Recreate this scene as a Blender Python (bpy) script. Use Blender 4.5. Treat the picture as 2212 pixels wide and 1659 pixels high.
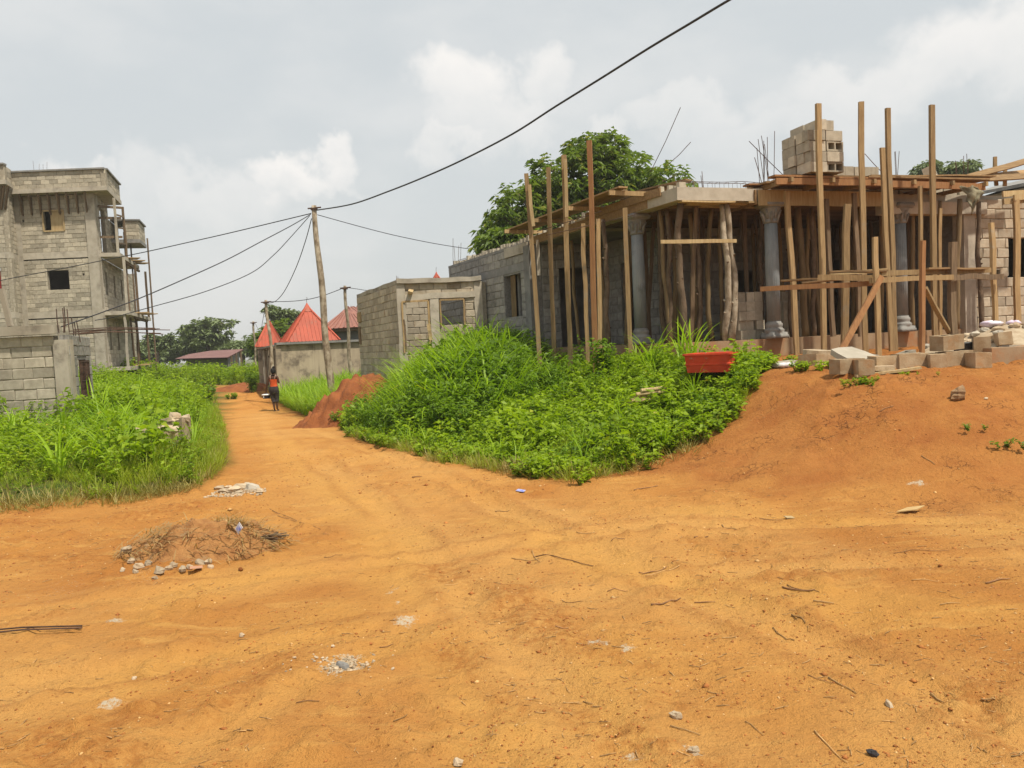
import bpy, math, random, bisect, time
T0 = time.time()
import numpy as np
from math import sin, cos, pi, radians, sqrt, atan2, hypot
from mathutils import Vector, Matrix, Euler

for _o in list(bpy.data.objects):
    bpy.data.objects.remove(_o)
SC = bpy.context.scene
COL = SC.collection
random.seed(11)
RNG = np.random.default_rng(7)

# ------------------------------------------------------------------ camera
F, CX, CY = 1703.0, 1106.0, 829.5          # focal length and centre, in units of a 2212 px wide frame
PITCH = math.atan((829.5 - 745.0) / F)
ROLL = radians(2.8)
EYE = Vector((0, 0, 1.6))
FWD = Vector((0, cos(PITCH), -sin(PITCH)))
UP0 = Vector((0, sin(PITCH), cos(PITCH)))
RT = Vector((1, 0, 0)) * cos(ROLL) - UP0 * sin(ROLL)
UPV = UP0 * cos(ROLL) + Vector((1, 0, 0)) * sin(ROLL)
cam_d = bpy.data.cameras.new('camera')
cam = bpy.data.objects.new('camera', cam_d)
COL.objects.link(cam)
cam_d.sensor_width = 36.0
cam_d.lens = 36.0 * F / 2212.0
cam_d.clip_end = 3000
cam_d.clip_start = 0.05
cam.matrix_world = Matrix(((RT.x, UPV.x, -FWD.x, EYE.x), (RT.y, UPV.y, -FWD.y, EYE.y), (RT.z, UPV.z, -FWD.z, EYE.z), (0, 0, 0, 1)))
SC.camera = cam

def ray(px, py):
    return FWD * F + RT * (px - CX) - UPV * (py - CY)
def at(px, py, Y):
    d = ray(px, py)
    return EYE + d * (Y / d.y)

# ------------------------------------------------------------------ light
SUN_EL = radians(61)
SUN_AZ = atan2(0.52, -0.50)                 # compass angle from +Y towards +X
SUNV = Vector((sin(SUN_AZ) * cos(SUN_EL), cos(SUN_AZ) * cos(SUN_EL), sin(SUN_EL)))
sl = bpy.data.lights.new('sun', 'SUN')
sl.energy = 3.9
sl.angle = radians(1.8)
sl.color = (1.0, 0.92, 0.78)
sun = bpy.data.objects.new('sun', sl)
COL.objects.link(sun)
sun.rotation_euler = (-SUNV).to_track_quat('-Z', 'Y').to_euler()
vs = SC.view_settings
vs.view_transform = 'Standard'
vs.look = 'None'
vs.exposure = 0.40
vs.gamma = 1.0
vs.use_curve_mapping = False

# ------------------------------------------------------------------ node helper
class NT:
    def __init__(s, tree):
        s.t = tree
        s.N = tree.nodes
        s.L = tree.links
    def put(s, sock, v):
        if v is None: return
        if isinstance(v, bpy.types.NodeSocket): s.L.new(v, sock)
        else:
            try: sock.default_value = v
            except Exception: sock.default_value = (*v, 1.0)
    def node(s, typ, ins=None, **kw):
        n = s.N.new(typ)
        for k, v in kw.items(): setattr(n, k, v)
        for k, v in (ins or {}).items(): s.put(n.inputs[k], v)
        return n
    def math(s, op, a, b=None, c=None, clamp=False):
        n = s.N.new('ShaderNodeMath'); n.operation = op; n.use_clamp = clamp
        s.put(n.inputs[0], a); s.put(n.inputs[1], b); s.put(n.inputs[2], c)
        return n.outputs[0]
    def ss(s, v, a, b):
        n = s.N.new('ShaderNodeMapRange'); n.interpolation_type = 'SMOOTHSTEP'
        s.put(n.inputs['Value'], v); s.put(n.inputs['From Min'], a); s.put(n.inputs['From Max'], b)
        return n.outputs[0]
    def lin(s, v, a, b, c=0.0, d=1.0):
        n = s.N.new('ShaderNodeMapRange')
        s.put(n.inputs['Value'], v); s.put(n.inputs['From Min'], a); s.put(n.inputs['From Max'], b)
        s.put(n.inputs['To Min'], c); s.put(n.inputs['To Max'], d)
        return n.outputs[0]
    def mix(s, f, a, b, mode='MIX'):
        n = s.N.new('ShaderNodeMix'); n.data_type = 'RGBA'; n.blend_type = mode
        s.put(n.inputs[0], f); s.put(n.inputs[6], a); s.put(n.inputs[7], b)
        return n.outputs[2]
    def noise(s, vec, scale, detail=4, rough=0.55, dist=0.0):
        n = s.N.new('ShaderNodeTexNoise')
        s.put(n.inputs['Vector'], vec); n.inputs['Scale'].default_value = scale
        n.inputs['Detail'].default_value = detail; n.inputs['Roughness'].default_value = rough
        n.inputs['Distortion'].default_value = dist
        return n.outputs[0]
    def vmul(s, vec, k):
        n = s.N.new('ShaderNodeVectorMath'); n.operation = 'MULTIPLY'
        s.put(n.inputs[0], vec); n.inputs[1].default_value = k
        return n.outputs[0]
    def vadd(s, vec, k):
        n = s.N.new('ShaderNodeVectorMath'); n.operation = 'ADD'
        s.put(n.inputs[0], vec); s.put(n.inputs[1], k)
        return n.outputs[0]

# ------------------------------------------------------------------ world: hazy sky with cumulus
wd = bpy.data.worlds.new('World'); SC.world = wd; wd.use_nodes = True
w = NT(wd.node_tree)
for n in list(w.N): w.N.remove(n)
sky = w.node('ShaderNodeTexSky', sky_type='NISHITA', sun_disc=False, sun_elevation=SUN_EL, sun_rotation=SUN_AZ, dust_density=4.0, air_density=1.3)
tc = w.node('ShaderNodeTexCoord')
D = tc.outputs['Generated']
sep = w.node('ShaderNodeSeparateXYZ', {0: D})
az = w.math('ARCTAN2', sep.outputs[0], sep.outputs[1])
el = w.math('ARCSINE', sep.outputs[2])
n1 = w.math('SUBTRACT', w.noise(D, 7.0, 7, 0.6), 0.5)
n2 = w.math('SUBTRACT', w.noise(w.vadd(D, (3.1, 1.7, 5.2)), 9.0, 7, 0.6), 0.5)
nl = w.noise(w.vmul(D, (1.0, 1.0, 2.2)), 2.6, 5, 0.55)
azp = w.math('ADD', az, w.math('MULTIPLY', n1, 0.26))
elp = w.math('ADD', el, w.math('MULTIPLY', n2, 0.17))
white = None
for (px, py, rx, rz, k) in ((960, 190, 105, 95, .95), (1150, 180, 95, 90, .75), (1040, 270, 170, 70, .6), (600, 385, 120, 55, .95), (730, 365, 70, 40, .8),
                            (480, 430, 160, 60, .5), (2120, 110, 200, 90, .8), (1900, 190, 230, 70, .6), (1500, 250, 160, 60, .5), (1330, 290, 70, 40, .5),
                            (170, 370, 60, 40, .6), (290, 420, 80, 60, .4), (980, 320, 90, 40, .6), (1700, 290, 260, 60, .4),
                            (-500, 250, 260, 90, .8), (2900, 300, 320, 100, .8), (-1500, 200, 300, 100, .7)):
    d = ray(px, py).normalized()
    a0, e0 = atan2(d.x, d.y), math.asin(d.z)
    dx = w.math('DIVIDE', w.math('SUBTRACT', azp, a0), rx / F)
    dz = w.math('DIVIDE', w.math('SUBTRACT', elp, e0), rz / F)
    q = w.math('SUBTRACT', 1.0, w.math('SQRT', w.math('ADD', w.math('MULTIPLY', dx, dx), w.math('MULTIPLY', dz, dz))))
    m = w.math('MULTIPLY', w.ss(q, -0.25, 0.55), w.math('MULTIPLY', w.lin(dz, -1.0, 0.5, 0.35, 1.0), k))
    white = m if white is None else w.math('MAXIMUM', white, m)
wide = w.math('MULTIPLY', w.ss(nl, 0.42, 0.7), 0.34)
low = w.math('MULTIPLY', w.ss(el, 0.42, 0.05), 0.16)
cl = w.math('MAXIMUM', white, wide)
haze = w.mix(low, (0.545, 0.572, 0.578), (0.605, 0.60, 0.572))
skyc = w.mix(0.85, w.mix(1.0, sky.outputs[0], (0.085, 0.085, 0.085), 'MULTIPLY'), haze)
col = w.mix(cl, skyc, (0.735, 0.715, 0.69))
bg = w.node('ShaderNodeBackground', {'Color': col, 'Strength': 1.0})
wo = w.node('ShaderNodeOutputWorld')
w.L.new(bg.outputs[0], wo.inputs[0])

# ------------------------------------------------------------------ object helpers
def tag(o, label=None, cat=None, group=None, kind=None):
    if label: o['label'] = label
    if cat: o['category'] = cat
    if group: o['group'] = group
    if kind: o['kind'] = kind
    return o
def thing(name, loc, label, cat, group=None):
    o = bpy.data.objects.new(name, None)
    o.location = loc
    o.empty_display_size = 0.2
    COL.objects.link(o)
    return tag(o, label, cat, group)
def wloc(o):
    v = Vector(o.location)
    while o.parent:
        o = o.parent
        v = v + Vector(o.location)
    return v

class MB:
    def __init__(s):
        s.v = []; s.f = []
    def add(s, vs, fs):
        k = len(s.v)
        s.v.extend([tuple(p) for p in vs])
        s.f.extend([tuple(i + k for i in f) for f in fs])
        return s
    def box(s, c, size, rz=0.0, rx=0.0, ry=0.0):
        R = Euler((rx, ry, rz)).to_matrix(); c = Vector(c)
        x, y, z = size[0] / 2, size[1] / 2, size[2] / 2
        P = [c + R @ Vector((sx * x, sy * y, sz * z)) for sz in (-1, 1) for sy in (-1, 1) for sx in (-1, 1)]
        return s.add(P, [(0, 2, 3, 1), (4, 5, 7, 6), (0, 1, 5, 4), (2, 6, 7, 3), (0, 4, 6, 2), (1, 3, 7, 5)])
    def bar(s, a, b, wd, th, up=None, seg=1, jit=0.0):
        """board or squared post from a to b, wd across, th along 'up'"""
        a, b = Vector(a), Vector(b); d = (b - a).normalized()
        up = Vector(up) if up is not None else (Vector((0, 0, 1)) if abs(d.z) < .8 else Vector((0, -1, 0)))
        x = d.cross(up).normalized(); y = x.cross(d).normalized()
        k = len(s.v); bend = [(0, 0)] * (seg + 1)
        if jit: bend = [(random.gauss(0, jit), random.gauss(0, jit)) for _ in range(seg + 1)]
        for i in range(seg + 1):
            p = a.lerp(b, i / seg) + x * bend[i][0] + y * bend[i][1]
            q = 1 + (random.gauss(0, .03) if jit else 0)
            for (sx, sy) in ((-1, -1), (1, -1), (1, 1), (-1, 1)):
                s.v.append(tuple(p + x * sx * wd / 2 * q + y * sy * th / 2 * q))
        for i in range(seg):
            for j in range(4):
                s.f.append((k + i * 4 + j, k + i * 4 + (j + 1) % 4, k + i * 4 + 4 + (j + 1) % 4, k + i * 4 + 4 + j))
        s.f.append((k + 3, k + 2, k + 1, k)); e = k + seg * 4
        s.f.append((e, e + 1, e + 2, e + 3))
        return s
    def tube(s, pts, rad, n=8, cap=True):
        pts = [Vector(p) for p in pts]
        if not hasattr(rad, '__len__'): rad = [rad] * len(pts)
        k = len(s.v); px = None
        for i, p in enumerate(pts):
            d = (pts[min(i + 1, len(pts) - 1)] - pts[max(i - 1, 0)]).normalized()
            if px is None:
                px = d.orthogonal().normalized()
            px = (px - d * px.dot(d)).normalized(); py = d.cross(px)
            for j in range(n):
                t = 2 * pi * j / n
                s.v.append(tuple(p + (px * cos(t) + py * sin(t)) * rad[i]))
        for i in range(len(pts) - 1):
            for j in range(n):
                s.f.append((k + i * n + j, k + i * n + (j + 1) % n, k + (i + 1) * n + (j + 1) % n, k + (i + 1) * n + j))
        if cap:
            s.f.append(tuple(k + j for j in reversed(range(n))))
            e = k + (len(pts) - 1) * n
            s.f.append(tuple(e + j for j in range(n)))
        return s
    def lathe(s, c, prof, n=24, mod=None, rz=0.0):
        """prof: list of (r,z); mod(angle, i) scales the radius"""
        c = Vector(c); k = len(s.v)
        for i, (r, z) in enumerate(prof):
            for j in range(n):
                t = 2 * pi * j / n + rz
                q = r * (mod(t - rz, i) if mod else 1)
                s.v.append((c.x + q * cos(t), c.y + q * sin(t), c.z + z))
        for i in range(len(prof) - 1):
            for j in range(n):
                s.f.append((k + i * n + j, k + i * n + (j + 1) % n, k + (i + 1) * n + (j + 1) % n, k + (i + 1) * n + j))
        s.f.append(tuple(k + j for j in reversed(range(n))))
        e = k + (len(prof) - 1) * n
        s.f.append(tuple(e + j for j in range(n)))
        return s
    def prism(s, poly, z0, z1):
        """poly: list of (x,y) counter-clockwise"""
        n = len(poly); k = len(s.v)
        z0 = z0 if hasattr(z0, '__len__') else [z0] * n
        z1 = z1 if hasattr(z1, '__len__') else [z1] * n
        s.v += [(p[0], p[1], z0[i]) for i, p in enumerate(poly)] + [(p[0], p[1], z1[i]) for i, p in enumerate(poly)]
        s.f.append(tuple(k + i for i in reversed(range(n)))); s.f.append(tuple(k + n + i for i in range(n)))
        for i in range(n):
            s.f.append((k + i, k + (i + 1) % n, k + n + (i + 1) % n, k + n + i))
        return s
    def rock(s, c, r, flat=0.7, seed=None, n=2):
        rr = random.Random(seed if seed is not None else random.random())
        c = Vector(c); k = len(s.v); nu, nv = 7, 5
        ph = [rr.uniform(0, 6.28) for _ in range(6)]
        rx, ry = r * rr.uniform(.8, 1.25), r * rr.uniform(.7, 1.1)
        for i in range(1, nv):
            a = pi * i / nv
            for j in range(nu):
                t = 2 * pi * j / nu
                q = 1 + .18 * sin(2 * t + ph[0]) + .14 * sin(3 * a + t + ph[1]) + rr.uniform(-.12, .12)
                s.v.append((c.x + rx * q * sin(a) * cos(t + ph[2]), c.y + ry * q * sin(a) * sin(t + ph[2]), c.z + r * flat * q * cos(a)))
        b = len(s.v); s.v += [(c.x, c.y, c.z + r * flat * .95), (c.x, c.y, c.z - r * flat)]
        for j in range(nu):
            s.f.append((k + j, k + (j + 1) % nu, b)); e = k + (nv - 2) * nu
            s.f.append((e + (j + 1) % nu, e + j, b + 1))
        for i in range(nv - 2):
            for j in range(nu):
                s.f.append((k + i * nu + j, k + (i + 1) * nu + j, k + (i + 1) * nu + (j + 1) % nu, k + i * nu + (j + 1) % nu))
        return s
    def build(s, name, mat, parent=None, smooth=False, kind=None, origin=None):
        me = bpy.data.meshes.new(name)
        if parent is not None: o0 = wloc(parent)
        elif origin is not None: o0 = Vector(origin)
        else:
            a = np.array(s.v); mn, mx = a.min(0), a.max(0)
            o0 = Vector(((mn[0] + mx[0]) / 2, (mn[1] + mx[1]) / 2, mn[2]))
        me.from_pydata([(x - o0.x, y - o0.y, z - o0.z) for x, y, z in s.v], [], s.f)
        if smooth: me.polygons.foreach_set('use_smooth', [True] * len(me.polygons))
        me.materials.append(mat)
        o = bpy.data.objects.new(name, me)
        COL.objects.link(o)
        if parent is not None: o.parent = parent
        else: o.location = o0
        if kind: o['kind'] = kind
        return o

# ------------------------------------------------------------------ materials
def newmat(name):
    m = bpy.data.materials.new(name); m.use_nodes = True
    t = NT(m.node_tree)
    b = t.N['Principled BSDF']
    return m, t, b
def coords(t, world=False):
    if world: return t.node('ShaderNodeNewGeometry').outputs['Position']
    return t.node('ShaderNodeTexCoord').outputs['Object']
def rough_mat(name, c1, c2, scale=6.0, rough=0.9, bump=0.4, bscale=40.0, stretch=(1, 1, 1), rnd=0.25, world=False, c3=None, c3s=2.0, c3t=(.5, .75), spec=0.25, metal=0.0, bdist=0.01):
    m, t, b = newmat(name)
    p = coords(t, world)
    oi = t.node('ShaderNodeObjectInfo').outputs['Random']
    ge = t.node('ShaderNodeNewGeometry').outputs['Random Per Island']
    if not world:
        off = t.node('ShaderNodeCombineXYZ', {0: t.math('MULTIPLY', oi, 37.0), 1: t.math('MULTIPLY', ge, 53.0), 2: t.math('MULTIPLY', oi, 91.0)})
        p = t.vadd(p, off.outputs[0])
    ps = t.vmul(p, stretch)
    n = t.noise(ps, scale, 6, 0.6)
    c = t.mix(t.ss(n, 0.32, 0.68), c1, c2)
    if c3 is not None:
        c = t.mix(t.ss(t.noise(p, c3s, 5, 0.65), c3t[0], c3t[1]), c, c3)
    if rnd:
        r = t.math('FRACT', t.math('ADD', oi, t.math('MULTIPLY', ge, 1.0)))
        k = t.lin(r, 0, 1, 1 - rnd, 1 + rnd)
        cc = t.node('ShaderNodeCombineXYZ', {0: k, 1: k, 2: k}).outputs[0]
        c = t.mix(1.0, c, cc, 'MULTIPLY')
    t.put(b.inputs['Base Color'], c)
    b.inputs['Roughness'].default_value = rough
    b.inputs['Specular IOR Level'].default_value = spec
    b.inputs['Metallic'].default_value = metal
    if bump:
        bn = t.node('ShaderNodeBump', {'Strength': bump, 'Distance': bdist, 'Height': t.math('ADD', t.noise(ps, bscale, 6, 0.65), t.math('MULTIPLY', n, 0.8))})
        t.L.new(bn.outputs[0], b.inputs['Normal'])
    return m
def leaf_mat(name, c1, c2, c3=None, trans=0.45, gloss=0.35):
    m, t, b = newmat(name)
    a = t.node('ShaderNodeAttribute', attribute_name='tint').outputs['Fac']
    p = coords(t, True)
    pn = t.ss(t.noise(p, 0.9, 3, 0.6), 0.35, 0.65)
    f = t.math('ADD', t.math('MULTIPLY', a, 0.65), t.math('MULTIPLY', pn, 0.35))
    c = t.mix(f, c1, c2)
    if c3 is not None: c = t.mix(t.ss(a, 0.93, 0.97), c, c3)
    t.put(b.inputs['Base Color'], c)
    b.inputs['Roughness'].default_value = 0.5
    b.inputs['Specular IOR Level'].default_value = gloss
    tr = t.node('ShaderNodeBsdfTranslucent', {'Color': t.mix(1.0, c, (1.15, 1.2, 0.55), 'MULTIPLY')})
    mx = t.node('ShaderNodeMixShader', {0: trans, 1: b.outputs[0], 2: tr.outputs[0]})
    t.L.new(mx.outputs[0], t.N['Material Output'].inputs[0])
    return m

MT = {}
MT['block'] = rough_mat('block', (.43, .385, .30), (.345, .305, .235), 9, .95, .55, 70, rnd=.27, c3=(.25, .215, .165), c3s=2.2, c3t=(.52, .8))
MT['block_muddy'] = rough_mat('block_muddy', (.40, .31, .20), (.30, .20, .11), 6, .95, .6, 60, rnd=.18, c3=(.36, .18, .07), c3s=3.5, c3t=(.5, .75))
MT['block_warm'] = rough_mat('block_warm', (.43, .37, .28), (.35, .30, .225), 9, .95, .6, 70, rnd=.22, c3=(.30, .22, .14), c3s=2.5)
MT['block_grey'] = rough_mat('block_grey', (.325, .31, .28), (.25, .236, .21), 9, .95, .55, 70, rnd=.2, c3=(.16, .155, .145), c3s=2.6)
MT['mortar'] = rough_mat('mortar', (.35, .31, .24), (.255, .22, .165), 14, .98, .8, 60, rnd=.05, bdist=.02)
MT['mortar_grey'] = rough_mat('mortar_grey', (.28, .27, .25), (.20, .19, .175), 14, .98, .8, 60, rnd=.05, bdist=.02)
MT['concrete'] = rough_mat('concrete', (.45, .405, .33), (.36, .32, .255), 3.5, .95, .5, 55, rnd=.1, c3=(.22, .19, .155), c3s=1.7, c3t=(.5, .8))
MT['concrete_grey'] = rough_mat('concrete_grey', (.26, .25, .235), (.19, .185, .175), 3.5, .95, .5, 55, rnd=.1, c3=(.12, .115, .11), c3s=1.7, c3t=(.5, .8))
MT['concrete_stained'] = rough_mat('concrete_stained', (.30, .26, .20), (.40, .36, .29), 2.2, .95, .5, 55, stretch=(1, 1, .35), rnd=.08, c3=(.13, .11, .09), c3s=1.3)
MT['plinth'] = rough_mat('plinth', (.33, .24, .15), (.26, .17, .10), 2.5, .95, .5, 45, rnd=.08, c3=(.34, .15, .06), c3s=1.6, c3t=(.45, .7))
MT['column'] = rough_mat('column', (.19, .21, .22), (.28, .30, .30), 5, .85, .4, 60, stretch=(1, 1, .25), rnd=.06, c3=(.14, .15, .155), c3s=2.5)
MT['column_trim'] = rough_mat('column_trim', (.28, .27, .25), (.20, .195, .18), 7, .9, .5, 60, rnd=.08)
WS = (7, 7, .6)
MT['wood'] = rough_mat('wood', (.37, .26, .13), (.26, .17, .082), 5, .85, .4, 30, stretch=WS, rnd=.28, c3=(.27, .235, .18), c3s=2.6, c3t=(.56, .78))
MT['wood_pale'] = rough_mat('wood_pale', (.46, .35, .19), (.36, .255, .125), 5, .85, .35, 30, stretch=WS, rnd=.15)
MT['wood_orange'] = rough_mat('wood_orange', (.29, .15, .062), (.215, .105, .045), 5, .8, .35, 30, stretch=WS, rnd=.18)
MT['wood_old'] = rough_mat('wood_old', (.18, .125, .075), (.11, .075, .045), 5, .9, .5, 30, stretch=WS, rnd=.3)
MT['board'] = rough_mat('board', (.33, .215, .105), (.22, .135, .065), 4, .85, .4, 26, stretch=(.7, 6, 6), rnd=.3, c3=(.2, .12, .06), c3s=2, c3t=(.55, .8))
MT['bark'] = rough_mat('bark', (.16, .115, .075), (.085, .06, .04), 8, .95, .9, 34, stretch=(1, 1, .5), rnd=.3, bdist=.02)
MT['bark_pale'] = rough_mat('bark_pale', (.42, .36, .27), (.17, .125, .08), 7, .95, .8, 34, stretch=(1, 1, .6), rnd=.15, bdist=.015)
MT['bamboo'] = rough_mat('bamboo', (.24, .17, .085), (.16, .11, .055), 4, .7, .25, 30, stretch=(4, 4, .5), rnd=.3)
MT['rust'] = rough_mat('rust', (.11, .06, .04), (.06, .04, .032), 20, .8, .3, 90, rnd=.3)
MT['red_roof'] = rough_mat('red_roof', (.43, .085, .045), (.35, .07, .038), 2.2, .6, .1, 20, rnd=.12, c3=(.27, .10, .065), c3s=1.6, c3t=(.5, .75), stretch=(1, 1, .5))
MT['brown_roof'] = rough_mat('brown_roof', (.31, .135, .095), (.235, .10, .075), 1.5, .55, .1, 20, rnd=.1)
MT['dull_roof'] = rough_mat('dull_roof', (.21, .10, .085), (.155, .075, .065), 1.5, .6, .1, 20, rnd=.1)
MT['plaster'] = rough_mat('plaster', (.40, .33, .235), (.31, .25, .18), 1.6, .95, .3, 40, rnd=.05, c3=(.15, .12, .09), c3s=1.2, c3t=(.46, .66), stretch=(1, 1, .25))
_t = NT(MT['plaster'].node_tree); _b = _t.N['Principled BSDF']; _c = _b.inputs['Base Color'].links[0].from_socket
_s = _t.math('MULTIPLY', _t.ss(_t.noise(_t.vmul(coords(_t, True), (5, 5, .22)), 1.0, 5, .7), .5, .68), _t.ss(_t.noise(coords(_t, True), .5, 2), .42, .6))
_t.put(_b.inputs['Base Color'], _t.mix(_s, _c, (.10, .075, .055)))
MT['house_paint'] = rough_mat('house_paint', (.19, .20, .22), (.15, .16, .18), 1.5, .9, .2, 40, rnd=.05)
MT['dark_void'] = rough_mat('dark_void', (.035, .03, .026), (.05, .043, .036), 3, .95, .2, 40, rnd=.05)  # near-black, darkness behind openings put into the wall colour
MT['cable'] = rough_mat('cable', (.03, .03, .034), (.045, .045, .05), 20, .6, .1, 90, rnd=.1)
MT['red_tub'] = rough_mat('red_tub', (.58, .065, .024), (.46, .05, .02), 5, .65, .4, 40, rnd=.05, c3=(.33, .22, .15), c3s=9, c3t=(.60, .66))
MT['stone'] = rough_mat('stone', (.47, .385, .27), (.34, .25, .16), 8, .95, .7, 50, rnd=.25)
MT['rock_brown'] = rough_mat('rock_brown', (.30, .19, .10), (.15, .09, .05), 8, .95, .9, 40, rnd=.2, bdist=.02)
MT['clod_pale'] = rough_mat('clod_pale', (.56, .36, .16), (.5, .28, .1), 12, .95, .4, 60, rnd=.25)
MT['clod'] = rough_mat('clod', (.40, .165, .045), (.28, .10, .03), 12, .95, .7, 60, rnd=.3)
MT['red_dirt'] = rough_mat('red_dirt', (.30, .105, .035), (.215, .07, .024), 3, .98, .8, 24, rnd=.03, c3=(.15, .05, .02), c3s=1.8, c3t=(.55, .75), bdist=.04)
MT['twig'] = rough_mat('twig', (.30, .165, .075), (.20, .105, .05), 12, .9, .4, 60, rnd=.35)
MT['straw'] = rough_mat('straw', (.42, .26, .11), (.30, .175, .07), 6, .9, .2, 60, rnd=.4)
MT['pale_plastic'] = rough_mat('pale_plastic', (.62, .60, .60), (.5, .48, .5), 6, .4, .2, 30, rnd=.05)
MT['lilac_plastic'] = rough_mat('lilac_plastic', (.62, .50, .62), (.70, .66, .70), 5, .45, .3, 24, rnd=.05)
MT['cardboard'] = rough_mat('cardboard', (.50, .36, .17), (.43, .29, .13), 6, .9, .2, 40, rnd=.05)
MT['sacking'] = rough_mat('sacking', (.26, .23, .15), (.15, .13, .085), 5, .95, .5, 40, rnd=.05)
MT['blue_print'] = rough_mat('blue_print', (.10, .14, .50), (.45, .45, .55), 40, .5, 0, 30, rnd=.02)
MT['bucket'] = rough_mat('bucket', (.055, .058, .06), (.16, .16, .155), 6, .6, .2, 40, rnd=.03)
MT['skin'] = rough_mat('skin', (.085, .038, .02), (.075, .033, .018), 20, .5, .05, 60, rnd=0)
MT['hair'] = rough_mat('hair', (.012, .010, .010), (.02, .017, .016), 60, .8, .6, 80, rnd=0)
MT['orange_top'] = rough_mat('orange_top', (.62, .10, .025), (.55, .085, .02), 10, .85, .15, 60, rnd=0)
MT['dark_cloth'] = rough_mat('dark_cloth', (.045, .036, .036), (.032, .026, .027), 10, .9, .2, 60, rnd=0)
MT['strap'] = rough_mat('strap', (.62, .42, .33), (.6, .4, .3), 10, .8, 0, 60, rnd=0)
MT['basin_blue'] = rough_mat('basin_blue', (.018, .022, .045), (.025, .03, .055), 6, .4, 0, 60, rnd=0)
MT['white_lid'] = rough_mat('white_lid', (.80, .80, .79), (.74, .74, .73), 6, .4, 0, 60, rnd=0)
MT['curtain_red'] = rough_mat('curtain_red', (.30, .02, .02), (.2, .015, .015), 6, .9, 0, 60, rnd=0)
MT['herb'] = leaf_mat('herb', (.14, .235, .012), (.35, .475, .022), (.46, .44, .04))
MT['herb_dark'] = leaf_mat('herb_dark', (.085, .165, .016), (.215, .34, .030))
MT['grass'] = leaf_mat('grass', (.22, .29, .018), (.40, .46, .04), (.36, .29, .10))
MT['tall_grass'] = leaf_mat('tall_grass', (.17, .31, .012), (.36, .52, .024), (.50, .50, .05))
MT['dry_grass'] = leaf_mat('dry_grass', (.36, .27, .09), (.24, .24, .05), (.48, .34, .15), trans=.2)
MT['dead_grass'] = leaf_mat('dead_grass', (.40, .26, .10), (.28, .18, .07), (.28, .25, .08), trans=.2)
MT['mango'] = leaf_mat('mango', (.065, .115, .020), (.19, .26, .045), (.28, .29, .07), gloss=.5)
MT['far_leaf'] = leaf_mat('far_leaf', (.12, .16, .075), (.20, .25, .10), trans=.2)  # paler grey-green, distance haze put into the leaf colour

# ------------------------------------------------------------------ terrain
def _hash(ix, iy, seed):
    h = (ix.astype(np.int64) * 374761393 + iy.astype(np.int64) * 668265263 + seed * 1442695041) & 0x7fffffff
    h = ((h ^ (h >> 13)) * 1274126177) & 0x7fffffff
    return ((h ^ (h >> 16)) & 0xffff) / 65535.0
def vnoise(x, y, seed=0):
    ix, iy = np.floor(x), np.floor(y)
    fx, fy = x - ix, y - iy
    fx, fy = fx * fx * (3 - 2 * fx), fy * fy * (3 - 2 * fy)
    a, b = _hash(ix, iy, seed), _hash(ix + 1, iy, seed)
    c, d = _hash(ix, iy + 1, seed), _hash(ix + 1, iy + 1, seed)
    return (a * (1 - fx) + b * fx) * (1 - fy) + (c * (1 - fx) + d * fx) * fy
def fbm(x, y, seed=0, octv=4, g=0.5):
    s, a, t = 0, 1.0, 0
    for i in range(octv):
        s = s + a * vnoise(x * 2 ** i, y * 2 ** i, seed + i * 17); t += a; a *= g
    return s / t
def sstep(v, a, b):
    t = np.clip((v - a) / (b - a), 0, 1)
    return t * t * (3 - 2 * t)
def sdist(x, y, poly):
    """distance to a polyline, positive on the right of its direction of travel"""
    best = np.full(np.shape(x), 1e9); sg = np.ones(np.shape(x))
    for (x0, y0), (x1, y1) in zip(poly[:-1], poly[1:]):
        dx, dy = x1 - x0, y1 - y0
        t = np.clip(((x - x0) * dx + (y - y0) * dy) / (dx * dx + dy * dy), 0, 1)
        ex, ey = x - x0 - t * dx, y - y0 - t * dy
        d = np.hypot(ex, ey); cr = dx * (y - y0) - dy * (x - x0)
        m = d < best - 1e-9
        best = np.where(m, d, best); sg = np.where(m, np.where(cr < 0, 1.0, -1.0), sg)
    return best * sg
RTOE = [(60, 5.6), (8, 6.2), (4.3, 6.7), (2.4, 7.4), (.85, 9.1), (-.95, 11.4), (-2.1, 13.3), (-3.2, 16.2), (-5.2, 20.5), (-7.5, 27), (-9.7, 33), (-11.6, 38), (-14, 48), (-17, 62)]
LTOE = [(-60, 10), (-12, 9.0), (-5.8, 8.8), (-3.75, 9.45), (-4.15, 12), (-6.1, 17), (-10.4, 28.6), (-13.6, 38), (-17.5, 47), (-23, 62)]
TRACKS = [[(.9, -2), (.35, 3), (-1.0, 7), (-3.0, 12), (-5.6, 18), (-9.3, 29)], [(2.4, -2), (1.9, 3), (.2, 7), (-1.9, 12), (-4.5, 18), (-8.2, 29)],
          [(-9, 2.4), (-4, 3.3), (-1.2, 4.4), (1.5, 5.3), (5, 5.2), (12, 4.6)], [(-9, 4.0), (-4.4, 4.7), (-1.8, 5.7), (1.3, 6.7), (5, 6.1), (12, 5.5)],
          [(-3.5, -1), (-1.9, 2.5), (-.6, 4.5), (.3, 6.5), (-.6, 9)]]
ASH = [(838, 1278, .09), (875, 1335, .10), (1290, 1382, .10), (740, 1437, .13), (1982, 1042, .11), (1500, 1622, .05), (990, 1606, .03), (1360, 1640, .05), (250, 1345, .08), (250, 1520, .09),
       (860, 1300, .05), (1355, 1400, .06), (520, 1072, .32), (300, 1245, .35), (120, 1275, .4), (1430, 1440, .05)]
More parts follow.
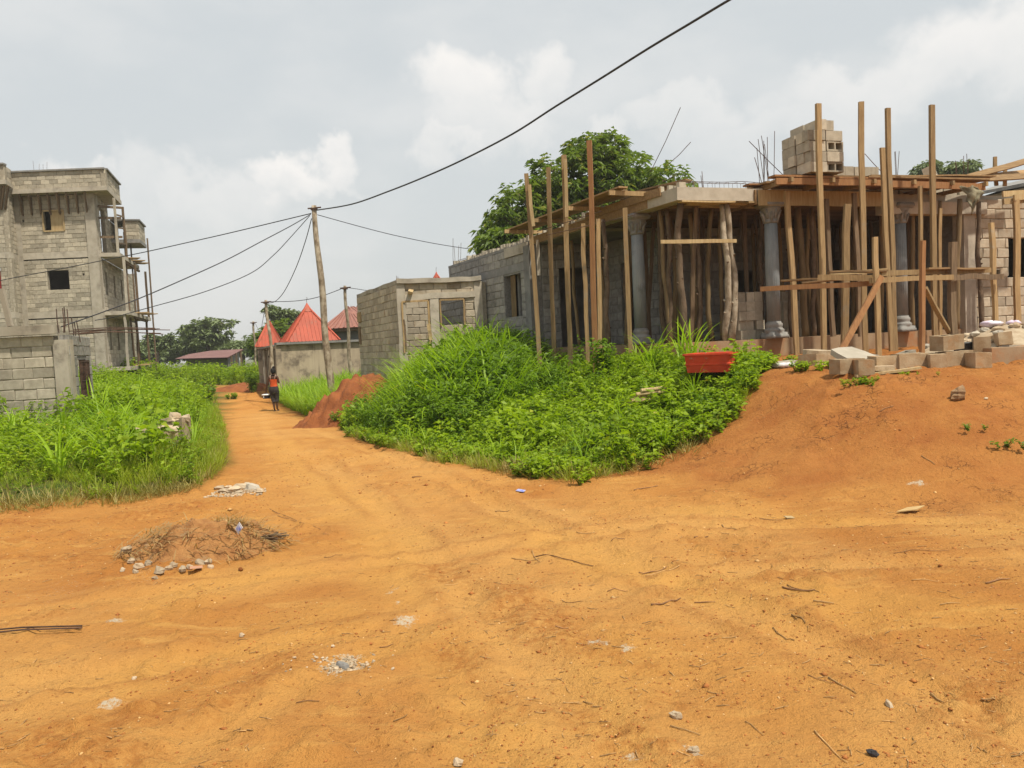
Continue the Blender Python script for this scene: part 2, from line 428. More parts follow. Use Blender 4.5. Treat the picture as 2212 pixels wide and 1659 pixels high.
DARK = [[(790, 1325), (700, 1375), (625, 1417), (500, 1512), (325, 1540)], [(975, 1417), (1040, 1480), (1100, 1537)], [(60, 1610), (225, 1632)], [(1080, 1537), (1230, 1540), (1400, 1600), (1580, 1670)], [(1430, 1512), (1525, 1540)],
        [(1490, 1170), (1590, 1197)], [(1180, 1330), (1330, 1430), (1400, 1450)], [(0, 1130), (200, 1125), (420, 1095)], [(0, 1210), (180, 1200)], [(2212, 1420), (2130, 1500), (2212, 1640)], [(1700, 1240), (1900, 1235)], [(980, 1240), (1120, 1300), (1180, 1330)]]
OCHRE = [[(1080, 1125), (1250, 1200), (1406, 1252), (1606, 1282), (1856, 1317), (2300, 1360)], [(900, 1400), (956, 1462), (1060, 1560), (1156, 1690)], [(620, 1240), (480, 1260), (300, 1330)], [(560, 930), (640, 1010), (760, 1090), (860, 1180), (900, 1300)], [(1500, 1100), (1800, 1125), (2212, 1150)],
         [(760, 1330), (600, 1380), (330, 1440)], [(1300, 1420), (1330, 1520), (1380, 1600)]]
def base_z(y):
    return -0.5 * sstep(y, 10, 29) + 0.5 * sstep(y, 31, 46) - 0.7 * sstep(y, 50, 75) - 1.6 * sstep(y, 80, 260)
def terrain(x, y):
    x, y = np.asarray(x, float), np.asarray(y, float)
    z = base_z(y)
    dr, dl = sdist(x, y, RTOE), sdist(x, y, LTOE)
    dl = -dl
    # LTOE runs from the left to the far end: the left lot lies on its left side
    wr = 3.3 + 3.2 * sstep(-x, -4.8, -.4)
    hr = 1.05 - .55 * sstep(y, 24, 34) - z
    crest = .07 * sstep(dr, 2.5, 8)
    far = 1 - sstep(y, 48, 66)
    n_big = fbm(x * .5, y * .5, 3, 3) - .5
    z = z + sstep(dr + n_big * .5, -.15, wr) * hr * far + crest * far * (dr > 0)
    z = z + (.16 * sstep(dl, -.1, .9) + .34 * sstep(dl, 1, 7) + .85 * sstep(y, 22, 38) * sstep(dl, 2, 12)) * far
    return z
def detail(x, y):
    x, y = np.asarray(x, float), np.asarray(y, float)
    d = (fbm(x * .9, y * .9, 5, 3) - .5) * .10 + (fbm(x * 4, y * 4, 9, 3) - .5) * .03
    near = 1 - sstep(y, 14, 22)
    tr = np.zeros_like(d)
    for k, p in enumerate(TRACKS):
        q = np.abs(sdist(x, y, p))
        q = q + (fbm(x * 1.2, y * 1.2, 31 + k, 2) - .5) * .12
        tr = tr - .018 * (1 - sstep(q, .07, .16)) + .010 * np.exp(-((q - .2) / .06) ** 2)
        tr = tr + .006 * (1 - sstep(q, .07, .14)) * np.sin(y * 52 + x * 30)
    clod = sstep(fbm(x * 9, y * 9, 21, 3), .54, .76) * .034 * sstep(fbm(x * .8, y * .8, 44, 2), .38, .62)
    fine = (fbm(x * 13, y * 13, 61, 3, .65) - .5) * .022
    return d + (tr + clod + fine) * near
GRID = {}
def gz(x, y):
    """height of the built ground sheet"""
    if not GRID: return float(terrain(np.array([x]), np.array([y]))[0] + detail(np.array([x]), np.array([y]))[0])
    xs, ys, Z = GRID['x'], GRID['y'], GRID['z']
    i = min(max(bisect.bisect_right(xs, x) - 1, 0), len(xs) - 2); j = min(max(bisect.bisect_right(ys, y) - 1, 0), len(ys) - 2)
    u, v = (x - xs[i]) / (xs[i + 1] - xs[i]), (y - ys[j]) / (ys[j + 1] - ys[j])
    return float((Z[j, i] * (1 - u) + Z[j, i + 1] * u) * (1 - v) + (Z[j + 1, i] * (1 - u) + Z[j + 1, i + 1] * u) * v)
def gzv(x, y):
    xs, ys, Z = np.array(GRID['x']), np.array(GRID['y']), GRID['z']
    i = np.clip(np.searchsorted(xs, x, 'right') - 1, 0, len(xs) - 2); j = np.clip(np.searchsorted(ys, y, 'right') - 1, 0, len(ys) - 2)
    u, v = (x - xs[i]) / (xs[i + 1] - xs[i]), (y - ys[j]) / (ys[j + 1] - ys[j])
    return (Z[j, i] * (1 - u) + Z[j, i + 1] * u) * (1 - v) + (Z[j + 1, i] * (1 - u) + Z[j + 1, i + 1] * u) * v
_TS = 1.5 * 1.004 ** np.arange(1400)
def onground(px, py):
    d = ray(px, py).normalized()
    X, Y, Zr = d.x * _TS, d.y * _TS, EYE.z + d.z * _TS
    if GRID:
        k = next((i for i in range(0, len(_TS), 6) if Zr[i] < gz(X[i], Y[i])), len(_TS) - 1)
    else:
        hit = np.nonzero(Zr < terrain(X, Y) + detail(X, Y))[0]; k = int(hit[0]) if len(hit) else len(_TS) - 1
    lo, hi = _TS[max(k - 7, 0)], _TS[k]
    for _ in range(14):
        m = (lo + hi) / 2; p = EYE + d * float(m)
        if p.z < gz(p.x, p.y): hi = m
        else: lo = m
    p = EYE + d * float(hi)
    return Vector((p.x, p.y, gz(p.x, p.y)))
RFRONT = [tuple(onground(*p)[:2]) for p in ((765, 940), (850, 962), (960, 992), (1080, 1010), (1180, 1024), (1260, 1034), (1330, 1018), (1400, 1000), (1500, 955), (1590, 880), (1640, 815))]
RVEG = [(-4.0, 18.2)] + RFRONT + [(3.9, 11.6), (4.2, 13.4), (3.2, 15.0), (.6, 20.6), (-1, 23.4), (-3.6, 23.2), (-4.6, 22)]
def inpoly(x, y, P):
    x, y = np.asarray(x, float), np.asarray(y, float); r = np.zeros(np.shape(x), bool); n = len(P)
    for i in range(n):
        (x0, y0), (x1, y1) = P[i], P[(i + 1) % n]
        if y0 == y1: continue
        c = ((y0 > y) != (y1 > y)) & (x < (x1 - x0) * (y - y0) / (y1 - y0) + x0)
        r ^= c
    return r

def build_ground():
    xs = list(np.arange(-6.5, 8, .041)); st = .04
    x = xs[-1]; right = []
    while x < 900: x += st; st *= 1.15; right.append(x)
    st = .04; x = xs[0]; left = []
    while x > -900: x -= st; st *= 1.15; left.append(x)
    xs = np.array(left[::-1] + xs + right)
    ys = [-60, -30, -15, -8, -4, -2, -.5, .5, 1.0, 1.5, 1.9]
    y = 2.1
    while y < 14: ys.append(y); y *= 1.0074
    while y < 50: ys.append(y); y *= 1.016
    while y < 1600: ys.append(y); y *= 1.07
    ys = np.array(ys)
    X, Y = np.meshgrid(xs, ys)
    T = terrain(X, Y); Z = T + detail(X, Y)
    nx, ny = len(xs), len(ys)
    V = np.stack([X, Y, Z], -1).reshape(-1, 3)
    idx = np.arange(nx * ny).reshape(ny, nx)
    Q = np.stack([idx[:-1, :-1], idx[:-1, 1:], idx[1:, 1:], idx[1:, :-1]], -1).reshape(-1, 4)
    me = bpy.data.meshes.new('ground')
    me.vertices.add(len(V)); me.vertices.foreach_set('co', V.ravel())
    me.loops.add(Q.size); me.loops.foreach_set('vertex_index', Q.ravel())
    me.polygons.add(len(Q)); me.polygons.foreach_set('loop_start', np.arange(0, Q.size, 4)); me.polygons.foreach_set('loop_total', np.full(len(Q), 4))
    me.update()
    me.polygons.foreach_set('use_smooth', np.ones(len(Q), bool))
    dr, dl = sdist(X, Y, RTOE), -sdist(X, Y, LTOE)
    ash_lim = None
    veg = np.maximum(inpoly(X, Y, RVEG) * 1.0, sstep(dl, .0, .4))
    veg = np.maximum(veg, sstep(Y, 44, 50))
    veg = np.maximum(veg, sstep(dr, .2, 1.0) * sstep(Y, 22.5, 24))
    ash = np.zeros_like(X)
    for (px, py, r) in ASH:
        p = onground(px, py)
        q = np.hypot(X - p.x, (Y - p.y) * .8) / r + (fbm(X * 14, Y * 14, 77, 4, .7) - .5) * 2.2
        ash = np.maximum(ash, (1 - sstep(q, .25, 1.0)) * (.34 if r > .3 else .75))
    red = sstep(dr + (fbm(X * .8, Y * .8, 88, 3) - .5) * 1.6, -.35, .5)
    trk = np.zeros_like(X)
    for k, p in enumerate(TRACKS):
        q = np.abs(sdist(X, Y, p)) + (fbm(X * 1.1, Y * 1.1, 131 + k, 3) - .5) * .5
        trk = np.maximum(trk, 1 - sstep(q, .1, .5))
    def lanes(L, w0, w1, sd):
        r = np.zeros_like(X); near = (Y < 16) & (Y > 1) & (np.abs(X) < 14)
        nz = (fbm(X[near] * 1.6, Y[near] * 1.6, sd, 4, .6) - .5) * .7
        for k, pl in enumerate(L):
            g = [onground(*p) for p in pl]; g = [(p.x, p.y) for p in g]
            q = np.abs(sdist(X[near], Y[near], g)) + nz
            r[near] = np.maximum(r[near], 1 - sstep(q, w0, w1))
        return r
    dark, och = lanes(DARK, .0, .26, 211), lanes(OCHRE, .02, .42, 311)
    Z = Z + dark * (fbm(X * 11, Y * 11, 401, 3, .7) - .42) * .06 * (1 - sstep(Y, 12, 16))
    V[:, 2] = Z.ravel(); me.vertices.foreach_set('co', V.ravel()); me.update()
    rut = np.zeros_like(X)
    for k, p in enumerate(TRACKS):
        q = np.abs(sdist(X, Y, p)) + (fbm(X * 1.0, Y * 1.0, 631 + k, 2) - .5) * .14
        rut = np.maximum(rut, np.exp(-((q - .22) / .06) ** 2) * sstep(fbm(X * .6, Y * .6, 660 + k, 2), .3, .55))
    worn = np.zeros_like(X)
    for p in TRACKS[:4]: worn = np.maximum(worn, np.exp(-(sdist(X, Y, p) / .9) ** 2))
    worn = worn * sstep(fbm(X * .7, Y * .7, 733, 3), .3, .6)
    for nm, a in (('worn', worn), ('rut', rut), ('dark', dark), ('ochre', och), ('veg', veg), ('ash', ash), ('red', red), ('track', trk)):
        at_ = me.attributes.new(nm, 'FLOAT', 'POINT'); at_.data.foreach_set('value', a.ravel().astype(np.float32))
    m, t, b = newmat('dirt')
    P = coords(t, True)
    def A(n): return t.node('ShaderNodeAttribute', attribute_name=n).outputs['Fac']
    big = t.noise(P, .55, 5, .6, .6); mid = t.noise(P, 2.4, 6, .65, .4); fin = t.noise(P, 30, 5, .7); gr = t.noise(P, 140, 3, .7)
    streak = t.noise(t.vmul(P, (.9, 5.0, 1)), 1.3, 5, .65, .5)
    c = t.mix(t.ss(big, .36, .66), (.50, .237, .060), (.41, .170, .040))
    c = t.mix(t.math('MULTIPLY', t.ss(streak, .5, .72), .75), c, (.57, .305, .085))
    c = t.mix(t.math('MULTIPLY', t.ss(mid, .54, .74), .75), c, (.32, .122, .030))
    c = t.mix(t.math('MULTIPLY', A('track'), .5), c, (.58, .305, .088))
    c = t.mix(t.math('MULTIPLY', A('worn'), .5), c, (.57, .315, .10))
    c = t.mix(t.math('MULTIPLY', A('ochre'), .45), c, (.57, .30, .075))
    c = t.mix(t.math('MULTIPLY', A('dark'), t.lin(t.noise(P, 16, 4, .7), .38, .62, .0, .7)), c, (.33, .12, .026))
    c = t.mix(t.math('MULTIPLY', A('rut'), t.lin(t.noise(P, 22, 4, .7), .35, .6, .1, .55)), c, (.32, .122, .032))
    c = t.mix(t.math('MULTIPLY', A('red'), t.lin(mid, .3, .7, .55, 1.0)), c, t.mix(t.ss(t.noise(P, 1.7, 5, .7), .4, .65), (.325, .115, .030), (.40, .160, .043)))
    c = t.mix(t.math('MULTIPLY', t.ss(fin, .585, .68), .6), c, (.22, .08, .02))
    c = t.mix(t.math('MULTIPLY', t.ss(gr, .62, .74), .5), c, (.62, .38, .14))
    c = t.mix(t.math('MULTIPLY', t.ss(gr, .40, .28), .55), c, (.20, .07, .02))
    c = t.mix(t.ss(t.math('ADD', A('ash'), t.math('MULTIPLY', t.math('SUBTRACT', t.noise(P, 70, 4, .8), .5), 1.9)), .42, .85), c, (.53, .45, .33))
    vo = t.node('ShaderNodeTexVoronoi', {'Vector': t.vadd(P, t.node('ShaderNodeTexNoise', {'Vector': P, 'Scale': 3.0, 'Detail': 4}).outputs['Color']), 'Scale': 4.5}, feature='DISTANCE_TO_EDGE').outputs[0]
    ck = t.math('MULTIPLY', t.math('MULTIPLY', t.ss(vo, .035, .008), A('red')), t.ss(t.noise(P, 1.1, 4, .6), .47, .62))
    c = t.mix(t.math('MULTIPLY', ck, .8), c, (.13, .05, .02))
    c = t.mix(A('veg'), c, t.mix(t.ss(mid, .4, .6), (.085, .075, .02), (.075, .105, .02)))
    t.put(b.inputs['Base Color'], c)
    b.inputs['Roughness'].default_value = .97
    b.inputs['Specular IOR Level'].default_value = .15
    h = t.math('ADD', t.math('MULTIPLY', fin, .8), t.math('ADD', t.math('MULTIPLY', gr, .35), t.math('MULTIPLY', t.noise(P, 9, 5, .65), .9)))
    h = t.math('SUBTRACT', h, t.math('MULTIPLY', ck, .5))
    bn = t.node('ShaderNodeBump', {'Strength': .9, 'Distance': .04, 'Height': h})
    t.L.new(bn.outputs[0], b.inputs['Normal'])
    me.materials.append(m)
    o = bpy.data.objects.new('ground', me); COL.objects.link(o)
    GRID.update(x=[float(v) for v in xs], y=[float(v) for v in ys], z=Z)
    tag(o, 'orange dirt ground with tyre tracks, sloping up to the building plots', None, None, 'structure')
build_ground()

# ------------------------------------------------------------------ block walls
BLOCK_CACHE = {}
def block_mesh(L, h, mat, var):
    q = max(1, round(L / .03)); key = (q, round(h, 3), mat.name, var % 4)
    if key in BLOCK_CACHE: return BLOCK_CACHE[key]
    rr = random.Random(hash(key[:2]) + key[3] * 7919)
    L = q * .03; x, z = L / 2 + .001, h / 2 + .001; ch = .011
    V = []
    for (y, ins) in ((.09, 0), (.0, 0), (-.012, ch)):
        for (sx, sz) in ((-1, -1), (1, -1), (1, 1), (-1, 1)):
            j = .0 if y > .05 else .009
            V.append((sx * (x - ins) + rr.uniform(-j, j), y + rr.uniform(-.004, .004), sz * (z - ins) + rr.uniform(-j, j)))
    Fc = []
    for r in (0, 4):
        for i in range(4): Fc.append((r + i, r + (i + 1) % 4, r + 4 + (i + 1) % 4, r + 4 + i))
    Fc.append((8, 9, 10, 11)); Fc.append((3, 2, 1, 0))
    me = bpy.data.meshes.new('block'); me.from_pydata(V, [], Fc); me.materials.append(mat)
    BLOCK_CACHE[key] = me
    return me
def cut(a, b, holes):
    segs = [(a, b)]
    for (h0, h1) in holes:
        ns = []
        for (s, e) in segs:
            if h1 <= s or h0 >= e: ns.append((s, e)); continue
            if h0 > s: ns.append((s, h0))
            if h1 < e: ns.append((h1, e))
        segs = ns
    return segs
def wall_core(p0, p1, z0, z1, th, holes, inset=.009, mb=None):
    """thick wall whose outer face runs from p0 to p1 (outside on the right hand of p0->p1), set back by inset; holes = (s0,s1,za,zb)"""
    p0, p1 = Vector((p0[0], p0[1])), Vector((p1[0], p1[1])); d = (p1 - p0); L = d.length; d /= L; n = Vector((d.y, -d.x))
    mb = mb or MB()
    S = sorted({0.0, L} | {v for h in holes for v in h[:2] if 0 < v < L}); Zs = sorted({z0, z1} | {v for h in holes for v in h[2:4] if z0 < v < z1})
    for a, b in zip(S[:-1], S[1:]):
        run = None
        for c, e in zip(Zs[:-1], Zs[1:]):
            m = ((a + b) / 2, (c + e) / 2)
            solid = not any(h[0] < m[0] < h[1] and h[2] < m[1] < h[3] for h in holes)
            if solid: run = (run[0], e) if run else (c, e)
            if (not solid or e == Zs[-1]) and run:
                q = p0 + d * ((a + b) / 2) - n * (inset + th / 2)
                mb.box((q.x, q.y, (run[0] + run[1]) / 2), (b - a, th, run[1] - run[0]), atan2(d.y, d.x)); run = None
    return mb
def wall_blocks(p0, p1, z0, z1, holes, out, part, mat, course=.22, L=.43, stagger=0.0, flip=False):
    """collect the blocks of one wall face into out as (part, centre, angle, length, height, mat)"""
    p0, p1 = Vector((p0[0], p0[1])), Vector((p1[0], p1[1])); d = (p1 - p0); T = d.length; d /= T
    ang = atan2(d.y, d.x); nrow = max(1, round((z1 - z0) / course)); c = (z1 - z0) / nrow
    for r in range(nrow):
        za, zb = z0 + r * c, z0 + (r + 1) * c
        hs = [(h[0], h[1]) for h in holes if min(zb, h[3]) - max(za, h[2]) > .45 * c]
        for (s, e) in cut(0, T, hs):
            x = s - (L * .5 if (r % 2) else 0) - stagger + random.uniform(-.03, .03)
            while x < e:
                w_ = L + random.uniform(-.025, .025)
                a, b = max(x, s), min(x + w_, e)
                if b - a > .07:
                    q = p0 + d * ((a + b) / 2)
                    out.append((part, (q.x, q.y, (za + zb) / 2 + random.uniform(-.004, .004)), ang, b - a - .015, c - .016, mat))
                x += w_
def emit_blocks(out, limit=300, name='block', restpart=None):
    out.sort(key=lambda b: -(b[3] * b[4]) / ((b[1][0] ** 2 + b[1][1] ** 2)))
    rest = {}
    for i, (part, c, ang, L, h, mat) in enumerate(out):
        if i < limit:
            o = bpy.data.objects.new(name, block_mesh(L, h, mat, random.randrange(4)))
            COL.objects.link(o); o.parent = part
            o.location = Vector(c) - wloc(part)
            o.rotation_euler = (random.gauss(0, .008), random.gauss(0, .008), ang + random.gauss(0, .008))
        else:
            rest.setdefault((part.name, mat.name), []).append((part, c, ang, L, h, mat))
    for lst in rest.values():
        mb = MB()
        for (part, c, ang, L, h, mat) in lst:
            me = block_mesh(L, h, mat, random.randrange(4)); ca, sa = cos(ang), sin(ang)
            mb.add([(c[0] + v.co.x * ca - v.co.y * sa, c[1] + v.co.x * sa + v.co.y * ca, c[2] + v.co.z) for v in me.vertices], [tuple(p.vertices) for p in me.polygons])
        mb.build('block_courses', lst[0][5], lst[0][0], kind='stuff')
def xy(p): return Vector((p[0], p[1]))
def perp(d): return Vector((d.y, -d.x))
def hole_at(p0, p1, px0, px1, py0, py1):
    """opening in the wall plane p0->p1 seen between two pixel columns and rows: (s0,s1,za,zb)"""
    p0, p1 = xy(p0), xy(p1); d = (p1 - p0).normalized(); n = perp(d); S = []
    for (px, py) in ((px0, py0), (px1, py1)):
        r = ray(px, py); den = r.x * n.x + r.y * n.y
        t = ((p0.x - EYE.x) * n.x + (p0.y - EYE.y) * n.y) / den
        q = EYE + r * t
        S.append((Vector((q.x, q.y)) - p0).dot(d)); S.append(q.z)
    return (min(S[0], S[2]), max(S[0], S[2]), min(S[1], S[3]), max(S[1], S[3]))
def onplane(p0, p1, px, py, off=0.0):
    """point where the pixel's ray meets the vertical plane through p0,p1 moved outward by off"""
    p0, p1 = xy(p0), xy(p1); d = (p1 - p0).normalized(); n = perp(d); p0 = p0 + n * off
    r = ray(px, py); den = r.x * n.x + r.y * n.y
    return EYE + r * (((p0.x - EYE.x) * n.x + (p0.y - EYE.y) * n.y) / den)

def starter_bars(parent, c, n, h, spread=.12, lean=.06, r=.007):
    for i in range(n):
        a = 2 * pi * i / n + .6
        p = Vector((c[0] + cos(a) * spread, c[1] + sin(a) * spread, c[2] - .15)); hh = h * random.uniform(.75, 1.1)
        q = p + Vector((random.gauss(0, lean), random.gauss(0, lean), hh + .15))
        MB().tube([p, p.lerp(q, .5) + Vector((random.gauss(0, .012), 0, 0)), q], r, 5).build('starter_bar', MT['rust'], parent)

# ------------------------------------------------------------------ main unfinished house
ZF, ZS0, ZS1 = 1.47, 4.23, 4.48             # floor, slab underside, slab top
C0 = Vector((3.36, 15.35)); UF = Vector((.951, .309)).normalized(); UL = Vector((-.418, .908)).normalized()
def HP(s, l): return C0 + UF * s + UL * l   # s along the front, l along the side, from the slab corner
house = thing('unfinished_house', (C0.x, C0.y, 1.05), 'grey block house under construction with columned porch full of timber props', 'house')
LW0, LW1, SWING = 6.3, 12.7, 7.5
MB().prism([HP(.12, .12), HP(SWING + 5, .12), HP(SWING + 5, LW1), HP(.12, LW1 - .02)], .6, ZF).build('plinth', MT['plinth'], house)
MB().prism([HP(.0, .0), HP(3.05, 0), HP(3.05, 4.0), HP(0, 4.0)], ZS0, ZS1).build('roof_slab', MT['concrete'], house)
MB().prism([HP(3.06, .25), HP(SWING + 5, .25), HP(SWING + 5, LW1 - .1), HP(3.06, LW1 - .1)], ZS0 + .01, ZS1 - .02).build('roof_slab', MT['concrete'], house)
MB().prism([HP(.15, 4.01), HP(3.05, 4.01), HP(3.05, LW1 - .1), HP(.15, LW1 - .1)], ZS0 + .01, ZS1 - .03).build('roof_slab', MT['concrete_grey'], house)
hb = []
def hwall(name, a, b, z0, z1, holes, mats, th=.2, blocks=True, stag=0.0):
    o = wall_core(a, b, z0, z1, th, holes).build(name, MT[mats[1]], house)
    if blocks: wall_blocks(a, b, z0, z1, holes, hb, o, MT[mats[0]], stagger=stag)
    return o
# solid side wall with the window
SW0, SW1 = HP(0, LW1), HP(0, LW0)
win = hole_at(SW0, SW1, 1088, 1129, 598, 682)
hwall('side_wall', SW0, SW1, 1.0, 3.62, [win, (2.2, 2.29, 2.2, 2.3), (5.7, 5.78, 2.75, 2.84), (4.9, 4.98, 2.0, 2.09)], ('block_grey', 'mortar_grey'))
dS = (SW1 - SW0).normalized(); nS = perp(dS)
wall_core(SW0 + nS * .01, SW1 + nS * .01, 3.62, 3.84, .22, [], 0).build('ring_beam', MT['concrete_grey'], house)
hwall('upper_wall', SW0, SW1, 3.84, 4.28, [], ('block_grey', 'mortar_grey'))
wall_core(SW0 + nS * .012, SW1 + nS * .012, 4.28, 4.36, .24, [], 0).build('ring_beam', MT['concrete_grey'], house)
q = SW0 + dS * (LW1 - LW0 - .16)
MB().box((q.x + nS.x * .004, q.y + nS.y * .004, (1.0 + ZS0) / 2), (.34, .26, ZS0 - 1.02), atan2(dS.y, dS.x)).build('pier', MT['concrete_grey'], house)
q = SW0 + dS * 1.6
MB().box((q.x + nS.x * -.06, q.y + nS.y * -.06, 2.3), (.3, .2, 2.6), atan2(dS.y, dS.x)).build('pier', MT['concrete_grey'], house)
# broken top edge of hollow blocks along the side
mb = MB(); s = .1
while s < LW1 - .3:
    q = HP(.16, s)
    hgt = random.uniform(.05, .16)
    mb = MB(); mb.box((q.x, q.y, (4.37 if s > 4 else ZS1) + hgt / 2 + .002), (random.uniform(.05, .12), random.uniform(.1, .2), hgt), atan2(UL.y, UL.x) + random.gauss(0, .1))
    mb.build('broken_block', MT['block'], house)
    s += random.uniform(.12, .3)
# rails of the window
wc = onplane(SW0, SW1, 1110, 640, -.1)
for k in (-.13, .05):
    a = wc + Vector((dS.x * k, dS.y * k, -.75)); b = wc + Vector((dS.x * (k + .03), dS.y * (k + .03), .75))
    MB().bar(a, b, .07, .05, seg=3, jit=.006).build('window_strut', MT['bamboo'], house)
# porch walls, darker grey block puts the deep shade into their colour
IA0, IA1 = HP(2.0, 3.4), HP(SWING, 3.4)
ha = [hole_at(IA0, IA1, 1402, 1478, 585, 704), hole_at(IA0, IA1, 1583, 1650, 585, 715), hole_at(IA0, IA1, 1762, 1830, 560, 716)]
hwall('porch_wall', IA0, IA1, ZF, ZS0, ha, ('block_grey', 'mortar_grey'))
IB0, IB1 = HP(2.0, LW0), HP(2.0, 3.4)
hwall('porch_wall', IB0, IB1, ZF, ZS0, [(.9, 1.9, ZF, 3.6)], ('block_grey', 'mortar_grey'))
IC0, IC1 = HP(.22, LW0), HP(2.0, LW0)
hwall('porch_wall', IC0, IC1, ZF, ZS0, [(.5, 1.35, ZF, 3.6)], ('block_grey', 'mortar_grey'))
# right wing, flush with the porch edge
WR0, WR1 = HP(SWING, .05), HP(SWING + 5, .05)
wwin = hole_at(WR0, WR1, 2178, 2290, 508, 598)
hwall('wing_wall', WR0, WR1, 1.05, 4.34, [wwin, (.62, .74, 2.62, 2.76), (.95, 1.05, 2.5, 2.62), (.68, .77, 3.85, 3.99)], ('block_warm', 'mortar'))
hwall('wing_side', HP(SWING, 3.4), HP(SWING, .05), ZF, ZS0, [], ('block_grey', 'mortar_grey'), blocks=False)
q = HP(SWING - .16, .17)
MB().box((q.x, q.y, (1.3 + ZS0) / 2), (.32, .3, ZS0 - 1.3), atan2(UF.y, UF.x)).build('pier', MT['concrete'], house)
# closed back of the house
mb = MB()
wall_core(HP(SWING + 5, LW1), HP(0, LW1), 1.0, ZS0, .2, [], 0, mb)
wall_core(HP(SWING + 5, .3), HP(SWING + 5, LW1), 1.0, ZS0, .2, [], 0, mb)
mb.build('back_wall', MT['mortar_grey'], house)
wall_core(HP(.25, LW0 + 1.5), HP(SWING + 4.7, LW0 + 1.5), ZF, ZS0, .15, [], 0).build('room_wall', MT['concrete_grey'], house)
emit_blocks(hb)
# lintel of the porch front on the right
mb = MB(); a, b = HP(4.95, .1), HP(SWING + .3, .1)
mb.bar((a.x, a.y, 4.12), (b.x, b.y, 4.12), .26, .26)
mb.build('lintel', MT['concrete'], house)
# columns
def column(px, d):
    p = at(px, 700, d); z0, z1 = ZF, ZS0; H = z1 - z0
    fl = lambda t, i: 1 - .055 * (abs(sin(t * 10)) ** 1.5)
    o = MB().lathe((p.x, p.y, z0), [(.135, .34), (.137, H * .5), (.128, H - .42)], 80, fl).build('column', MT['column'], house, True)
    sq = lambda t, i: 1.0 / max(abs(cos(t)), abs(sin(t))) if i in (0, 1, 2, 3) else 1.0
    a0 = atan2(UF.y, UF.x)
    MB().lathe((p.x, p.y, z0), [(.2, 0), (.2, .07), (.185, .075), (.185, .12), (.19, .13), (.205, .16), (.19, .19), (.165, .205), (.16, .23), (.175, .26), (.165, .3), (.145, .32), (.14, .345)], 40, sq, a0).build('column_base', MT['column_trim'], o, True)
    mb = MB().lathe((p.x, p.y, z1 - .43), [(.134, 0), (.152, .02), (.152, .05), (.14, .06), (.145, .12), (.165, .2), (.19, .27), (.205, .30), (.195, .315)], 40, None, a0)
    mb.lathe((p.x, p.y, z1 - .12), [(.2, 0), (.2, .03), (.22, .035), (.22, .085), (.21, .09), (.21, .118)], 40, lambda t, i: 1.0 / max(abs(cos(t)), abs(sin(t))) , a0)
    for k in range(12):                       # leaves of the capital
        t = 2 * pi * k / 12 + a0; e = Vector((cos(t), sin(t), 0)); z = z1 - .4 + (.06 if k % 2 else 0)
        mb.tube([Vector((p.x, p.y, z)) + e * .14, Vector((p.x, p.y, z + .1)) + e * .165, Vector((p.x, p.y, z + .17)) + e * .2, Vector((p.x, p.y, z + .15)) + e * .215], [.022, .03, .022, .01], 5)
    mb.build('capital', MT['column_trim'], o, True)
column(1384, 16.9); column(1672, 16.15); column(1948, 17.16)
# steel on the roof
for (px, py, d, n, h) in ((1512, 402, 17.2, 4, .6), (1655, 398, 17.3, 8, 1.35), (985, 566, 26.6, 4, .85), (1930, 388, 19.0, 5, 1.2), (2078, 376, 18.5, 5, 1.0), (1290, 440, 19, 5, .5)):
    p = at(px, py, d); starter_bars(house, (p.x, p.y, ZS1 if px > 1000 else 4.33), n, h)
def rod(a, b, r=.008): MB().tube([a, a.lerp(b, .5) + Vector((.01, 0, -.02)), b], r, 5).build('starter_bar', MT['rust'], house)
rod(at(1405, 372, 18.5), at(1470, 232, 18.2)); rod(at(1440, 358, 18.6), at(1492, 307, 18.4))
rod(at(1618, 305, 16.8), at(1702, 388, 16.6)); rod(at(1630, 340, 16.9), at(1648, 405, 16.9)); rod(at(1868, 332, 16.8), at(1908, 375, 16.6))
def cage(a, b, wd=.16, hh=.12):
    """light steel cage lying along the slab edge"""
    d = (b - a).normalized(); x = d.cross(Vector((0, 0, 1))).normalized()
    cg = MB()
    for (sx, sz) in ((-1, 0), (1, 0), (-1, 1), (1, 1)):
        o = x * sx * wd / 2 + Vector((0, 0, sz * hh))
        n = 6; cg.tube([a.lerp(b, i / n) + o + Vector((0, 0, random.gauss(0, .008))) for i in range(n + 1)], .006, 5)
    L = (b - a).length; k = .12
    while k < L:
        c = a + d * k + d * random.gauss(0, .02)
        cg.tube([c + x * -wd / 2, c + x * wd / 2, c + x * wd / 2 + Vector((0, 0, hh)), c - x * wd / 2 + Vector((0, 0, hh)), c + x * -wd / 2], .004, 4, False); k += .2
    return cg.build('steel_cage', MT['rust'], house)
cage(Vector((*HP(.1, .15), ZS1 + .01)), Vector((*HP(3.0, .15), ZS1 + .01)))
cage(Vector((*HP(.3, 4.6), 4.39)), Vector((*HP(.3, LW1 - .3), 4.39)))
cage(Vector((*HP(.2, 1.2), ZS1 + .01)), Vector((*HP(.2, 4.4), ZS1 + .01)))
# hollow filler blocks laid on the right part of the roof
for k in range(7):
    q = HP(5.2 + k * .42, .5 + .05 * random.random())
    MB().box((q.x, q.y, ZS1 + .09), (.38, .2, .17), atan2(UF.y, UF.x) + random.gauss(0, .05)).build('filler_block', MT['block'], house)
# small plank patch nailed near the top of the side wall
p = onplane(SW0, SW1, 1114, 541, .03); MB().box(p, (1.5, .04, .26), atan2(dS.y, dS.x), 0, .0).build('wall_board', MT['concrete'], house)
p = onplane(SW0, SW1, 1163, 560, .06); MB().bar(p + Vector((0, 0, -.42)), p + Vector((0, 0, .5)), .09, .03).build('wall_board', MT['concrete'], house)

